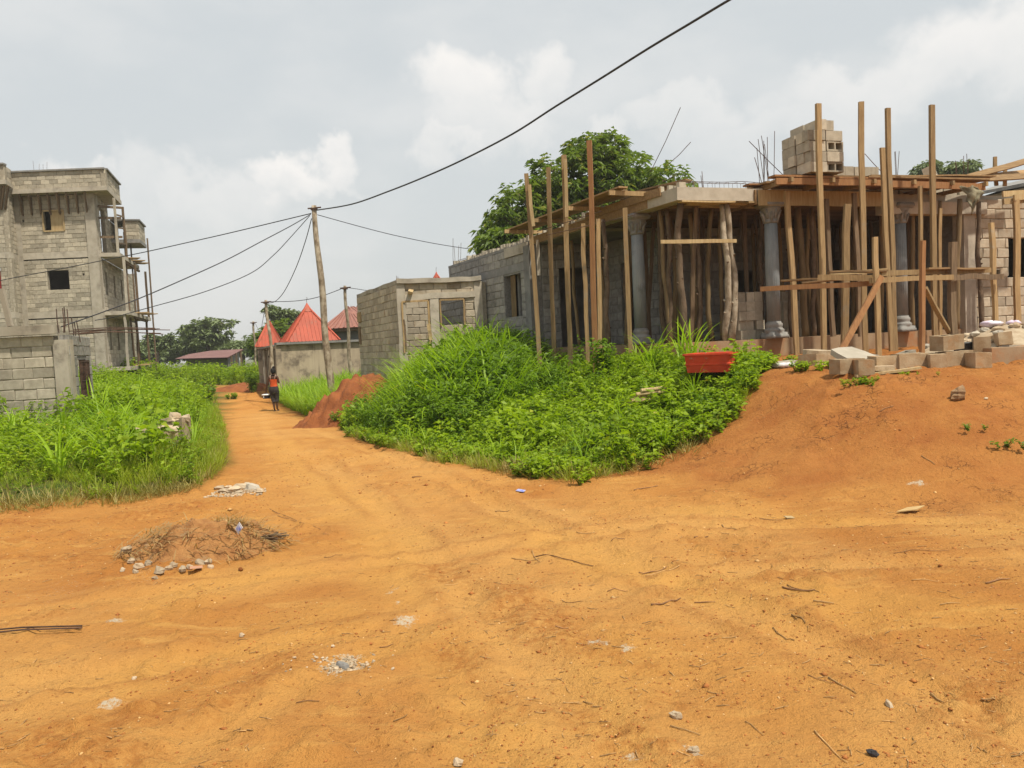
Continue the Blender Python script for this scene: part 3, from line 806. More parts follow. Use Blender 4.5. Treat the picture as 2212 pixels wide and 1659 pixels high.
# ------------------------------------------------------------------ timber posts, props and decks of the main house
def post(parent, name, a, b, wd=.09, th=.07, mat='wood', seg=5, jit=.0075, yaw=0.0, label=None, cat=None, group=None):
    dd = (Vector(b) - Vector(a)).normalized()
    up = Vector((sin(yaw), -cos(yaw), 0)) if abs(dd.z) > .6 else Vector((0, 0, 1))
    o = MB().bar(a, b, wd, th, up, seg, jit).build(name, MT[mat], parent)
    if label: tag(o, label, cat, group)
    return o
def log(parent, name, a, b, r=.055, kind='bark', label=None, cat=None, group=None, bend=.05):
    bend = bend * 1.15
    a, b = Vector(a), Vector(b); n = 12 if kind != 'bamboo' else 14
    bx, by = random.gauss(0, bend), random.gauss(0, bend); ph = random.uniform(0, 6)
    P, R = [], []
    for i in range(n + 1):
        t = i / n; q = a.lerp(b, t); s = sin(pi * t)
        q += Vector((bx * s + (.55 * bend * sin(7 * t + ph) + .25 * bend * sin(17 * t + 2 * ph)) * min(1, 4 * t, 4 * (1 - t)), by * s, 0))
        P.append(q); rr = r * (1.08 - .22 * t) * (1 + random.gauss(0, .06 if kind != 'bamboo' else .01))
        if kind == 'bamboo' and i % 2 == 1: 
            R.append(rr * 1.13)
        else: R.append(rr)
    mb = MB().tube(P, R, 9)
    if kind.startswith('bark'):
        for _ in range(9):                      # knots and branch stubs
            t = random.uniform(.1, .9); q = a.lerp(b, t) + Vector((bx * sin(pi * t), by * sin(pi * t), 0)); e = Vector((random.uniform(-1, 1), random.uniform(-1, .3), .4)).normalized()
            mb.tube([q + e * r * .5, q + e * r * 1.35], [r * .5, r * .22], 5)
    o = mb.build(name, MT[kind], parent, True)
    if label: tag(o, label, cat, group)
    return o
def two(px0, py0, px1, py1, d0, d1=None):
    return at(px1, py1, d1 or d0), at(px0, py0, d0)

# side scaffold along the left facade
side = thing('side_scaffold', at(1230, 785, 16.8), 'row of tall sawn posts carrying plank deck along the left side of the house', 'scaffold')
def foot(p, q):
    """extend a post from q down through p to just under the ground"""
    d = (p - q).normalized(); r = p.copy()
    for _ in range(200):
        if r.z < gz(r.x, r.y) - .06: break
        r += d * .03
    return r
for (x0, y0, x1, y1, d, wd, m) in ((1138, 375, 1168, 800, 17.0, .095, 'wood'), (1184, 362, 1198, 785, 17.4, .09, 'wood'), (1217.5, 335, 1232, 785, 17.0, .10, 'wood'), (1259, 483, 1270, 782, 16.6, .085, 'wood'),
                                   (1272.8, 304, 1288, 789, 15.5, .095, 'wood_orange'), (1291, 473, 1297, 748, 16.0, .085, 'wood'), (1349.5, 449, 1361, 735, 15.9, .085, 'wood')):
    b, t = two(x0, y0, x1, y1, d); b = foot(b, t)
    post(side, 'post', b, t, wd, .055, m, yaw=random.uniform(-.4, .1))
# splice boards on two of them
for (x0, y0, x1, y1, d) in ((1140, 400, 1149, 490, 16.95), (1217, 345, 1222, 470, 16.95)):
    b, t = two(x0, y0, x1, y1, d); post(side, 'splice_board', b + Vector((.03, -.05, 0)), t + Vector((.03, -.05, 0)), .07, .03, 'wood_pale', 2)
zt = 4.62
def dk(s, l, z=0): q = HP(s, l); return Vector((q.x, q.y, zt + z))
for k, off in enumerate((-.62, -.38, -.15)):
    post(side, 'deck_plank', dk(off, 6.4 + .3 * k, random.uniform(-.02, .02)), dk(off + .03, .9 + .4 * k, .03), .22, .032, 'board', 4, .006, 0)
post(side, 'deck_plank', dk(-.5, 2.6, .05), dk(.9, 1.0, .1), .26, .03, 'board', 3, .005)
post(side, 'deck_plank', dk(-.3, 3.4, .04), dk(.7, .6, .14), .24, .03, 'board', 3, .005)
for l in (1.0, 2.7, 4.4, 6.1):
    post(side, 'ledger', dk(-.85, l, -.07), dk(.6, l + .1, -.09), .05, .09, 'wood', 2, .004)
post(side, 'edge_board', dk(-.02, 6.3, -.3), dk(.0, 1.0, -.27), .03, .2, 'board', 4, .004)
post(side, 'edge_board', dk(-.05, 3.4, -.15), dk(-.03, .5, -.13), .03, .16, 'board', 3, .004)
for (a, b) in (((1180, 520), (1372, 478)), ((1160, 512), (1300, 470))):
    p, q = at(a[0], a[1] - 12, 17.0), at(b[0], b[1] - 14, 15.9)
    MB().tube([p, p.lerp(q, .5), q], .008, 5).build('tie_rod', MT['rust'], side)

# front deck over the right part of the porch
deck = thing('formwork_deck', at(1870, 760, 15.3), 'plank formwork deck over the porch front, held by tall sawn posts', 'formwork')
for (x0, y0, x1, y1, d, wd, m) in ((1767, 224, 1780, 738, 15.15, .098, 'wood'), (1860, 220, 1870, 762, 15.2, .095, 'wood'), (1916.5, 234, 1933, 766, 15.3, .092, 'wood'), (1906, 319, 1925, 763, 15.1, .085, 'wood'),
                                   (2012, 227, 2020, 734, 15.6, .10, 'wood'), (1987.5, 402, 1990, 755, 15.7, .08, 'wood'), (1830, 441, 1824.6, 740, 14.7, .115, 'wood'), (1699, 413, 1719, 735, 15.7, .10, 'wood'), (1784, 430, 1800, 727, 16.0, .10, 'wood_old'),
                                   (1845, 417, 1860, 727, 16.1, .09, 'wood_old'), (2031, 450, 2032, 720, 16.2, .06, 'wood')):
    b, t = two(x0, y0, x1, y1, d); b = foot(b, t) if b.z < 1.42 else b
    if d > 15.62: b.z = max(b.z, 1.05)
    post(deck, 'post', b, t, wd, wd * .62, m, yaw=random.uniform(-.1, .45))
def dp(s, o, z=0): q = C0 + UF * s + Vector((UF.y, -UF.x)) * o; return Vector((q.x, q.y, 4.55 + z))
for k in range(6):                              # deck planks run along the front, o metres out from the slab edge
    o = -.55 + k * .24
    s0, s1 = 1.75 + random.uniform(-.15, .25), 7.0 + random.uniform(-.5, .7)
    mid = random.uniform(3.6, 5.2)
    post(deck, 'deck_plank', dp(s0, o, random.uniform(-.012, .012)), dp(mid, o, .012), .225, .035, 'wood_orange' if k in (2, 5) else 'board', 3, .006)
    post(deck, 'deck_plank', dp(mid - .3, o + .01, .045), dp(s1, o, .05), .225, .035, 'board' if k % 2 else 'wood_orange', 3, .006)
for k, (s0, s1, z, o) in enumerate(((2.2, 4.4, .075, .5), (4.0, 7.3, .085, .6), (5.2, 8.3, .1, .35), (6.6, 8.9, .14, .1))):
    post(deck, 'loose_plank', dp(s0, o, z), dp(s1, o - .25 * (k > 1), z + .05 * k), .2, .03, 'board', 3, .006)
for (a_, b_, w_) in ((dp(6.9, .3, .14), dp(9.2, -.1, .42), .2), (dp(7.2, .1, .24), dp(8.9, .1, .62), .16), (dp(6.6, .5, .08), dp(8.6, .4, .22), .18)):
    MB().bar(a_, b_, w_, .03, Vector((0, -.75, .65)), 3, .004).build('loose_plank', MT['board'], deck)
for s in (1.95, 2.9, 3.9, 4.9, 5.9, 6.8):
    post(deck, 'ledger', dp(s, -.6, -.065), dp(s + .05, .85, -.065), .06, .085, 'wood', 2, .003)
post(deck, 'edge_beam', dp(1.7, .74, -.08), dp(4.3, .76, -.08), .045, .12, 'wood_orange', 4, .005)
post(deck, 'edge_beam', dp(4.25, .78, -.1), dp(6.9, .74, -.12), .045, .13, 'wood_orange', 4, .005)
post(deck, 'side_board', dp(1.78, .07, -.27), dp(4.95, .07, -.27), .03, .3, 'wood_pale', 3, .003)
post(deck, 'side_board', dp(1.74, .05, -.25), dp(1.74, -1.2, -.25), .03, .3, 'board', 2, .002)
for s in (8.2, 8.5): post(deck, 'stub', dp(s, -.1, .1), dp(s, -.1, .75 if s < 8.4 else .55), .07, .05, 'wood', 2)

# low working scaffold in front of the porch
work = thing('work_scaffold', at(1990, 766, 13.0), 'low working scaffold of short posts, rails and braces before the porch', 'scaffold')
for (x0, y0, x1, y1, d, wd, m) in ((1890, 512, 1899, 768, 13.0, .08, 'wood'), (1992.6, 520, 1993, 766, 12.7, .075, 'wood_orange'), (2057, 523, 2059, 740, 13.8, .12, 'wood_old'), (2141, 481, 2153, 722, 14.2, .085, 'wood')):
    b, t = two(x0, y0, x1, y1, d); post(work, 'post', foot(b, t), t, wd, wd * .7, m, yaw=random.uniform(0, .4))
for (x0, y0, x1, y1, d0, d1, m, wd) in ((1767, 599, 1898, 601, 13.6, 13.1, 'wood', .1), (1880, 606, 2058, 598, 13.1, 13.6, 'wood', .085), (2040, 601, 2165, 596, 13.6, 14.1, 'wood_old', .09), (1642, 625, 1890, 611, 13.9, 13.2, 'wood_orange', .085),
                                        (1905, 590, 2140, 584, 13.9, 14.0, 'wood', .09), (1792, 590, 1915, 584, 13.9, 13.9, 'wood_pale', .06)):
    post(work, 'rail', at(x0, y0, d0), at(x1, y1, d1), .045, wd, m, 4, .006)
for (x0, y0, x1, y1, d0, d1) in ((1735, 611, 1870, 597, 14.0, 13.5), (1790, 589, 1915, 585, 13.7, 13.5), (1998, 580, 2126, 581, 13.8, 14.0), (1690, 606, 1775, 602, 14.3, 13.9)):
    post(work, 'plank', at(x0, y0, d0), at(x1, y1, d1), .22, .03, 'board', 3, .006)
post(work, 'brace', foot(at(1820, 751, 12.6), at(1904, 600, 13.0)), at(1905, 598, 13.0), .09, .055, 'wood_orange', 4, .006)
post(work, 'brace', foot(at(2054, 722, 13.9), at(1998, 624, 12.9)), at(1997, 622, 12.85), .075, .05, 'wood', 4, .006)
# post and beam in front of the right wing
wp = thing('wing_formwork', at(2197, 701, 16.6), 'upright post and beam boards against the block wall at the right edge', 'formwork')
b, t = two(2195.5, 430, 2197, 705, 16.8); post(wp, 'post', foot(b, t), t, .11, .08, 'wood')
b, t = two(2222, 430, 2224, 705, 16.9); post(wp, 'post', foot(b, t), t, .1, .08, 'wood_old')
for (y, x0) in ((420, 2166), (436, 2168), (427, 2190)):
    post(wp, 'beam_board', at(x0, y, 16.75), at(2290, y - 10, 17.3), .04, .12, 'wood_pale', 3, .004)
# lone props under the porch slab, listed as seen
PR = [(1470.5, 441, 1485.6, 746, 15.7, 'bark', .072, 'dark rough log prop under the free corner of the roof slab'),
      (1425, 458, 1440, 737, 16.5, 'bark', .05, 'thin dark crooked log prop between the left column and the slab corner'),
      (1560, 437, 1567, 741, 15.95, 'bark_pale', .065, 'pale log prop with peeling bark, left of a pair, holding the pale rail'),
      (1569.6, 437, 1581, 741, 15.85, 'bark_pale', .062, 'speckled pale log prop, right of a pair, beside the stacked blocks'),
      (1644, 448, 1640, 731, 16.7, 'bark', .048, 'crooked thin log prop just left of the fluted middle column'),
      (1754, 441, 1760, 727, 17.0, 'bark', .05, 'dark mottled log prop behind the first tall deck post'),
      (1971, 446, 1970.6, 709, 17.5, 'bamboo', .055, 'straight bamboo prop just right of the ornate right column'),
      (1904, 458, 1902, 709, 18.0, 'bamboo', .05, 'straight bamboo prop left of the ornate right column'),
      (2074, 450, 2067, 736, 16.9, 'bamboo', .055, 'bent bamboo prop by the rough double post of the scaffold'),
      (2114, 446, 2120, 703, 17.4, 'bark', .052, 'dark ringed palm trunk prop against the wing corner'),
      (1723, 441, 1741, 731, 16.9, 'bamboo', .068, 'thick leaning bamboo prop right of the middle column'),
      (2031, 458, 2030, 709, 17.0, 'bamboo', .04, 'slim yellow bamboo prop behind the rightmost tall deck post'),
      (1303, 482, 1314, 744, 17.3, 'bark', .06, 'bent dark log prop left of the blue grey left column')]
props = []
for (x0, y0, x1, y1, d, k, r, lab) in PR:
    b, t = two(x0, y0, x1, y1, d); b.z = ZF; t.z = ZS0 - .005
    log(None, 'bamboo_prop' if k == 'bamboo' else 'log_prop', b, t, r, k, lab, 'prop', 'props under the porch slab', bend=.02 if k == 'bamboo' else .045)
GP = 'props under the porch slab'
for i in range(54):
    s, l = random.uniform(.35, 7.1), random.uniform(.45, 3.1)
    if i % 3 == 0: s, l = random.uniform(.3, 1.75), random.uniform(.6, 6.0)
    q = HP(s, l); k = ('bamboo', 'bark', 'bamboo', 'wood_old')[i % 4]
    b = Vector((q.x, q.y, ZF)); t = Vector((q.x + random.gauss(0, .1), q.y + random.gauss(0, .1), ZS0 - .005))
    vx = (b - EYE).dot(RT) / (b - EYE).dot(FWD) * F + CX
    where = 'shaded porch, ' + ('left of the left column' if vx < 1384 else 'between the left and middle columns' if vx < 1672 else 'between the middle and right columns' if vx < 1948 else 'right of the right column')
    if k == 'wood_old': post(None, 'timber_prop', b, t, .08, .06, k, label='sawn timber prop in the ' + where, cat='prop', group=GP)
    elif k == 'bamboo': log(None, 'bamboo_prop', b, t, random.uniform(.042, .058), k, 'bamboo prop in the ' + where, 'prop', GP, .03)
    else: log(None, 'log_prop', b, t, random.uniform(.04, .06), k, 'dark crooked log prop in the ' + where, 'prop', GP, .05)
p, q = at(1427, 521.5, 15.55), at(1591, 520.5, 15.72)
tag(MB().bar(p, q, .03, .075, None, 3, .003).build('rail', MT['wood_pale']), 'pale yellow board nailed level across the pale log props', 'board')
# soffit boards under the slab, dark ones added to cut bounce light
k_ = .4
while k_ < 3.3:
    a, b = HP(.3, k_), HP(SWING - .4, k_)
    MB().bar((a.x, a.y, ZS0 - .012 - .004 * random.random()), (b.x, b.y, ZS0 - .012), .24, .016, None, 5, .002).build('soffit_board', MT['wood_old'], house); k_ += .262
for (s0, s1, l) in ((.1, 1.3, .07), (1.6, 2.2, .06), (.4, 1.9, .3), (.9, 2.8, .55)):
    a, b = HP(s0, l), HP(s1, l)
    o = MB().bar((a.x, a.y, ZS0 - .02), (b.x, b.y, ZS0 - .02), .16, .03, None, 2, .003).build('soffit_board', MT['wood_pale'], house)

# ------------------------------------------------------------------ loose concrete blocks (each one a thing)
def hollow_mesh(mat, L=.39, W=.19, H=.19, seed=1):
    """hollow block lying with its two cells open upward"""
    rr = random.Random(seed); mb = MB(); t = .032
    j = lambda: rr.uniform(-.006, .006)
    x, y = L / 2, W / 2
    out = [(-x + j(), -y + j()), (x + j(), -y + j()), (x + j(), y + j()), (-x + j(), y + j())]
    cells = [[(-x + t, -y + t), (-t / 2, -y + t), (-t / 2, y - t), (-x + t, y - t)], [(t / 2, -y + t), (x - t, -y + t), (x - t, y - t), (t / 2, y - t)]]
    V, Fc = [], []
    for z in (0, H):
        V += [(a, b, z + j()) for a, b in out]
        for c in cells: V += [(a, b, z) for a, b in c]
    for i in range(4): Fc.append((i, (i + 1) % 4, 12 + (i + 1) % 4, 12 + i))
    for c in (4, 8):
        for i in range(4): Fc.append((c + (i + 1) % 4, c + i, 12 + c + i, 12 + c + (i + 1) % 4))
    for (o, fl) in ((0, True), (12, False)):
        fs = [(0, 1, 5, 4), (1, 9, 8, 5), (1, 2, 10, 9), (2, 3, 7, 6), (10, 2, 6, 11), (3, 0, 4, 7), (5, 8, 11, 6)]
        for f in fs: Fc.append(tuple(reversed([o + i for i in f])) if fl else tuple(o + i for i in f))
    me = bpy.data.meshes.new('concrete_block'); me.from_pydata(V, [], Fc); me.materials.append(mat)
    return me
HB = [hollow_mesh(MT['block'], seed=i) for i in range(4)]
HBS = [hollow_mesh(MT['block_muddy'], seed=10 + i) for i in range(3)]
def cblock(loc, rz, label, group=None, meshes=HB, tilt=(0, 0)):
    o = bpy.data.objects.new('concrete_block', random.choice(meshes)); COL.objects.link(o)
    o.location = loc; o.rotation_euler = (tilt[0], tilt[1], rz)
    return tag(o, label, 'concrete block', group)
# tall pile on the deck
c = at(1757, 379, 15.75); c.z = 4.63
RZ = radians(17.9); ex, ey = Vector((cos(RZ), sin(RZ), 0)), Vector((-sin(RZ), cos(RZ), 0))
grp = 'blocks piled on the roof deck'
for r in range(5):
    lab = 'hollow block in the ' + ('bottom', 'second lowest', 'middle', 'second highest', 'top')[r] + ' course of the tall pile on the roof deck'
    for i in range(2 if r < 4 else 1):
        for jj in range(2):
            if r % 2 == 0:                       # headers: ends to the front
                if i == 1 and jj == 0 and r < 4:          # laid on its side, cells open to the front
                    for h in (0, 1): cblock(c + ex * ((i - .5) * .405) + ey * (-.2 + .2 * h - .0) + Vector((0, 0, r * .2 + .1)), RZ + random.gauss(0, .02), lab, grp, HB, (pi / 2, 0))
                    continue
                for h in (0, 1):
                    u = (i - .5) * .405 + (h - .5) * .2; v = (jj - .5) * .41
                    if r == 4: u += .2
                    cblock(c + ex * (u + random.gauss(0, .006)) + ey * (v + random.gauss(0, .012)) + Vector((0, 0, r * .2)), RZ + pi / 2 + random.gauss(0, .02), lab, grp)
            else:
                for h in (0, 1):
                    u = (i - .5) * .405; v = (jj - .5) * .41 + (h - .5) * .2
                    cblock(c + ex * (u + random.gauss(0, .022)) + ey * (v + random.gauss(0, .015)) + Vector((0, 0, r * .2)), RZ + random.gauss(0, .025), lab, grp)
for k in range(5):
    cblock(c + ex * (.6 + k * .205) + ey * .1, RZ + pi / 2 + random.gauss(0, .02), 'hollow block in the low row right of the tall roof pile', 'low row of blocks on the roof deck')
cblock(at(1998, 380, 16.6) + Vector((0, 0, .02)), .9, 'lone hollow block tipped on the deck by the rightmost tall post', None, HB, (pi / 2 - .3, 0))
# stack on the porch floor
c = at(1612, 734, 16.55); c.z = ZF + .003
for r in range(5):
    for i in range(3):
        cblock(c + ex * ((i - 1) * .2 + random.gauss(0, .012)) + ey * random.gauss(0, .03) + Vector((0, 0, r * .196)), RZ + pi / 2 + random.gauss(0, .04), 'pale hollow block in ' + ('the bottom', 'the second', 'the middle', 'the fourth', 'the top')[r] + ' row of the stack left of the middle column', 'blocks stacked left of the middle column')
c = at(1708, 730, 17.2); c.z = ZF + .003
for r in range(5):
    for i in range(3):
        cblock(c + ex * ((i - 1) * .2 + random.gauss(0, .012)) + ey * random.gauss(0, .03) + Vector((0, 0, r * .196)), RZ + pi / 2 + random.gauss(0, .04), 'shaded hollow block in the stack right of the middle column', 'blocks stacked right of the middle column')
# row of blocks along the top of the dirt bank
def bankblock(px, py, d, rz, lab, up=0.0, tilt=(0, 0), meshes=HBS):
    p = at(px, py, d); z = gz(p.x, p.y) - .012 + up
    return cblock((p.x, p.y, z), rz, lab, 'blocks lying along the top of the bank', meshes, tilt)
bankblock(1830, 800, 10.0, .35, 'leftmost block of the row on top of the dirt bank')
bankblock(1862, 800, 9.85, 1.45, 'end-on block in the row on the bank, below the flat slab')
bankblock(1915, 800, 10.0, .15, 'third block from the left in the row on the bank')
bankblock(1965, 800, 10.0, .1, 'block in the bank row below the orange scaffold post')
bankblock(2018, 800, 9.95, 1.35, 'end-on block in the bank row under the warm tilted block')
bankblock(2062, 800, 10.0, .2, 'block in the bank row right below the black bucket')
bankblock(2110, 798, 9.8, 1.45, 'upright square-faced block standing at the end of the bank row', 0, (0, 0))
bankblock(2046, 770, 10.05, .45, 'warm tan block lying askew on top of the bank row', .2, (.03, -.05))
bankblock(2120, 770, 10.15, 1.1, 'whitish block on end beside the black bucket', .17, (0, 0.05))
# long cast kerb at the right edge
p, q = at(2128, 800, 9.95), at(2330, 797, 10.4); z = gz(p.x, p.y)
mb = MB().bar(Vector((p.x, p.y, z + .09)), Vector((q.x, q.y, z + .1)), .22, .21, Vector((0, 0, 1)), 8, .008)
tag(mb.build('concrete_kerb', MT['plinth']), 'long mud stained concrete kerb on the bank at the right edge', 'kerb')
# broken slabs
def slab_piece(name, px, py, d, size, rot, mat, label, up=0.03):
    p = at(px, py, d); z = gz(p.x, p.y); w_, l_, h_ = size; rr = random.Random(px)
    n = 9; top = []
    for i in range(n):
        a = 2 * pi * i / n; k = 1 / max(abs(cos(a)), abs(sin(a))) ** .8 * rr.uniform(.85, 1.05)
        top.append((cos(a) * k * w_ / 2, sin(a) * k * l_ / 2))
    mb = MB().prism(top, [rr.uniform(-.01, .01) for _ in top], [h_ + rr.uniform(-.012, .012) for _ in top])
    o = mb.build(name, MT[mat], None, origin=(0, 0, 0)); o.location = (p.x, p.y, z + up); o.rotation_euler = rot
    return tag(o, label, 'rubble')
slab_piece('concrete_slab', 1842, 770, 10.5, (.5, .55, .07), (.28, -.06, .5), 'concrete', 'flat broken concrete slab tilted on the bank beneath the diagonal brace', .14)
slab_piece('concrete_chunk', 1870, 775, 10.7, (.28, .3, .16), (.1, .2, 1.0), 'concrete', 'rough concrete chunk just right of the flat tilted slab', .0)
slab_piece('concrete_chunk', 1768, 762, 11.5, (.5, .36, .08), (.06, .05, .3), 'stone', 'flat broken slab lying on the mossy lump near red tub', .14)
slab_piece('concrete_chunk', 1764, 775, 11.4, (.52, .4, .17), (0, .03, .25), 'block_muddy', 'mossy broken concrete lump beneath the flat slab near red tub', -.02)
slab_piece('concrete_slab', 1690, 772, 11.6, (.55, .4, .05), (.03, -.04, .2), 'concrete_stained', 'thin grey slab lying behind the clear plastic bag', .03)
# bucket
p = at(2083, 762, 10.35); z = gz(p.x, p.y)
bk = thing('bucket', (p.x, p.y, z), 'black builder bucket crusted with cement on the bank row', 'bucket')
MB().lathe((p.x, p.y, z + .0), [(.1, 0), (.115, .12), (.13, .26), (.137, .265), (.137, .285), (.128, .285), (.108, .1), (.09, .03)], 20).build('body', MT['bucket'], bk, True)
MB().tube([Vector((p.x + .14 * cos(a), p.y + .05, z + .26 - .1 * sin(a))) for a in [pi * i / 10 for i in range(11)]], .004, 5).build('handle', MT['rust'], bk)
# rubble on the plateau at the right
rc = at(2190, 745, 12.6); RUB = (rc.x, rc.y)
def rub_z(x, y): return gz(x, y) + .42 * max(0, 1 - hypot((x - RUB[0]) / 1.5, (y - RUB[1]) / 1.2)) ** .8
_n = 34; mb = MB()
for j in range(_n):
    for i in range(_n):
        x, y = RUB[0] + (i / (_n - 1) - .5) * 3.2, RUB[1] + (j / (_n - 1) - .5) * 2.6
        h_ = max(0, 1 - hypot((x - RUB[0]) / 1.5, (y - RUB[1]) / 1.2))
        mb.v.append((x, y, rub_z(x, y) - .03 + (random.uniform(0, .05) if h_ > .03 else -.03)))
mb.f = [(j * _n + i, j * _n + i + 1, (j + 1) * _n + i + 1, (j + 1) * _n + i) for j in range(_n - 1) for i in range(_n - 1)]
tag(mb.build('rubble_heap', MT['stone'], None, True), 'low pale heap of builder rubble behind the kerb at right edge', 'rubble')
for i in range(46):
    x, y = RUB[0] + random.gauss(0, .6), RUB[1] + random.gauss(-.2, .5)
    r = random.uniform(.03, .1); z = rub_z(x, y)
    tag(MB().rock((x, y, z + r * .2), r, .55, i).build('rubble_stone', MT['concrete'] if i % 2 else MT['stone']), 'broken grey concrete piece in the rubble behind the bank row', 'rubble', 'rubble behind the bank row')
for i, (px, d, rz_, lb) in enumerate(((1950, 10.9, .3, 'half block lying behind the bank row near the orange post'), (2150, 11.2, .9, 'broken block on the rubble right of the whitish block'), (2196, 11.4, .2, 'muddy block at the right edge on the rubble'), (2165, 11.9, 1.3, 'block half sunk in rubble below the lilac bag'), (1792, 11.9, .5, 'block lying behind the flat tilted slab'))):
    p = at(px, 760, d); cblock((p.x, p.y, rub_z(p.x, p.y) - .05), rz_, lb, 'blocks lying along the top of the bank', HBS if i % 2 else HB, (random.gauss(0, .12), random.gauss(0, .12)))
p = at(2165, 716, 12.7); p.z = rub_z(p.x, p.y)
mb = MB(); rr = random.Random(4)
for i in range(7):
    a = i * .9; mb.rock((p.x + .25 * cos(a) * rr.random() + i * .05 - .15, p.y + .1 * sin(a), p.z + .04), rr.uniform(.07, .12), .5, i)
tag(mb.build('plastic_bag', MT['lilac_plastic'], None, True), 'crumpled white and lilac plastic bag on the rubble heap', 'bag')
p = at(1700, 782, 11.3); p.z = gz(p.x, p.y)
mb = MB()
for i in range(4): mb.rock((p.x + .05 * i - .08, p.y + .03 * (i % 2), p.z + .04), .07, .6, 40 + i)
tag(mb.build('plastic_bag', MT['pale_plastic'], None, True), 'crumpled clear plastic bag in the weeds by the lumps', 'bag')
# boards on the bank
p, q = onground(1848, 817), onground(1988, 803)
tag(MB().bar(p + Vector((0, 0, .02)), q + Vector((0, 0, .05)), .09, .03, Vector((0, 0, 1)), 3, .004).build('plank', MT['wood_pale']), 'thin pale plank lying below the block row on bank', 'plank')
p, q = onground(1865, 806), onground(1930, 802)
tag(MB().bar(p + Vector((0, 0, .05)), q + Vector((0, 0, .05)), .16, .06, Vector((0, 0, 1)), 3, .008).build('plank', MT['stone']), 'short whitish slab of wood above the thin pale plank', 'plank')
# hanging sack on the deck end
p = at(2082, 430, 15.6); V = []; nn = 9
mb = MB()
for i in range(nn):
    for j in range(nn):
        u, v = i / (nn - 1), j / (nn - 1)
        wv = .05 * sin(u * 9 + v * 4) + .03 * sin(v * 13)
        V.append((p.x + (u - .4) * (.36 - .2 * v) + .06 * sin(v * 5) + v * .14, p.y - .12 + wv - .05 * v, p.z + .22 - v * (.42 + .12 * sin(u * 5)) + .03 * sin(u * 11)))
mb.add(V, [(i * nn + j, i * nn + j + 1, (i + 1) * nn + j + 1, (i + 1) * nn + j) for i in range(nn - 1) for j in range(nn - 1)])
o = mb.build('sack', MT['sacking'], None, True); so = o.modifiers.new('Solidify', 'SOLIDIFY'); so.thickness = .012
tag(o, 'crumpled cement sack hanging over the right end of the deck', 'sack')

# ------------------------------------------------------------------ red tub
c = at(1541, 776, 11.9); zt0 = gz(c.x, c.y) - .02
zt0 += .12
tub = thing('metal_tub', (c.x, c.y, zt0), 'red steel mixing tub with chipped paint standing in the weeds', 'tub')
R0 = .62; a0 = radians(62)
def ring(w_, l_, z, n=9):
    P = []
    for (sx, sy) in ((-1, -1), (1, -1), (1, 1), (-1, 1)):
        for k in range(n // 3 + 1):
            t = k / (n // 3) * pi / 2 + {(-1, -1): pi, (1, -1): 1.5 * pi, (1, 1): 0, (-1, 1): .5 * pi}[(sx, sy)]
            x, y = sx * (w_ - .05) + .05 * cos(t), sy * (l_ - .05) + .05 * sin(t)
            P.append((c.x + x * cos(a0) - y * sin(a0), c.y + x * sin(a0) + y * cos(a0), zt0 + z))
    return P
mb = MB(); S_ = 1.02
prof = [(.33, .29, 0), (.34, .30, .12), (.35, .31, .13), (.35, .31, .155), (.34, .302, .165), (.355, .315, .30), (.375, .335, .305), (.375, .335, .335), (.36, .32, .335), (.35, .31, .30), (.33, .29, .02)]
rings = [ring(a * S_ * 1.08, b * S_ * 1.08, z * S_ * .82) for a, b, z in prof]; n = len(rings[0])
mb.add([p for r in rings for p in r], [(i * n + j, i * n + (j + 1) % n, (i + 1) * n + (j + 1) % n, (i + 1) * n + j) for i in range(len(rings) - 1) for j in range(n)] + [tuple(reversed(range(n))), tuple((len(rings) - 1) * n + j for j in range(n))])
mb.build('body', MT['red_tub'], tub)
MB().prism([Vector(p[:2]) for p in ring(.35, .31, 0)], zt0 + .03, zt0 + .12).build('dried_mortar', MT['concrete_stained'], tub)

# ------------------------------------------------------------------ three storey block building at the left
B0 = xy(at(222, 675, 41.5)); BU = Vector((cos(radians(2)), sin(radians(2)))); BR = Vector((-.29, .957)).normalized(); BN = perp(BR)
def BP(s, l, o=0.0): return B0 - BU * s + BR * l + BN * o
bld = thing('apartment_building', (B0.x, B0.y, .9), 'unfinished grey block building of three storeys with balconies and scaffold', 'building')
bb = []
Z0, Z1, Z2, Z3, Z4 = 1.45, 4.40, 7.47, 10.55, 11.6
def bwall(name, a, b, z0, z1, holes=(), mat='block', core='mortar', th=.2):
    o = wall_core(a, b, z0, z1, th, list(holes)).build(name, MT[core], bld)
    wall_blocks(a, b, z0, z1, list(holes), bb, o, MT[mat]); return o
FA, FB = BP(4.1, 0), BP(.0, 0)
h_top = hole_at(FA, FB, 92, 140, 456, 498); h_mid = hole_at(FA, FB, 101, 151, 585, 627)
sm = lambda s, z: (s, s + .1, z, z + .12)
bwall('front_wall', FA, FB, .6, Z0 - .25)
bwall('front_wall', FA, FB, Z0, Z1 - .28, [sm(3.6, 3.0)])
bwall('front_wall', FA, FB, Z1 + .12, Z2 - .28, [h_mid, sm(3.2, 6.3)])
bwall('front_wall', FA, FB, Z2 + .12, Z3 - .05, [h_top, sm(.35, 9.2), sm(3.2, 9.3), sm(.3, 10.1)])
dB = BU; nB = perp(BU)
for z in (Z0 - .13, Z1 - .08, Z2 - .08):
    wall_core(FA + nB * .03, FB + nB * .03, z - .14, z + .2, .3, [], 0).build('floor_band', MT['concrete'], bld)
def pillar(s, l, o, z0, z1, wd=.4, dp_=.36, mat='concrete'):
    q = BP(s, l, o); MB().box((q.x, q.y, (z0 + z1) / 2), (wd, dp_, z1 - z0), atan2(BU.y, BU.x)).build('pillar', MT[mat], bld)
pillar(.22, .12, 0, .55, Z3, .5, .38); pillar(3.95, .12, 0, .55, Z3, .3, .36)
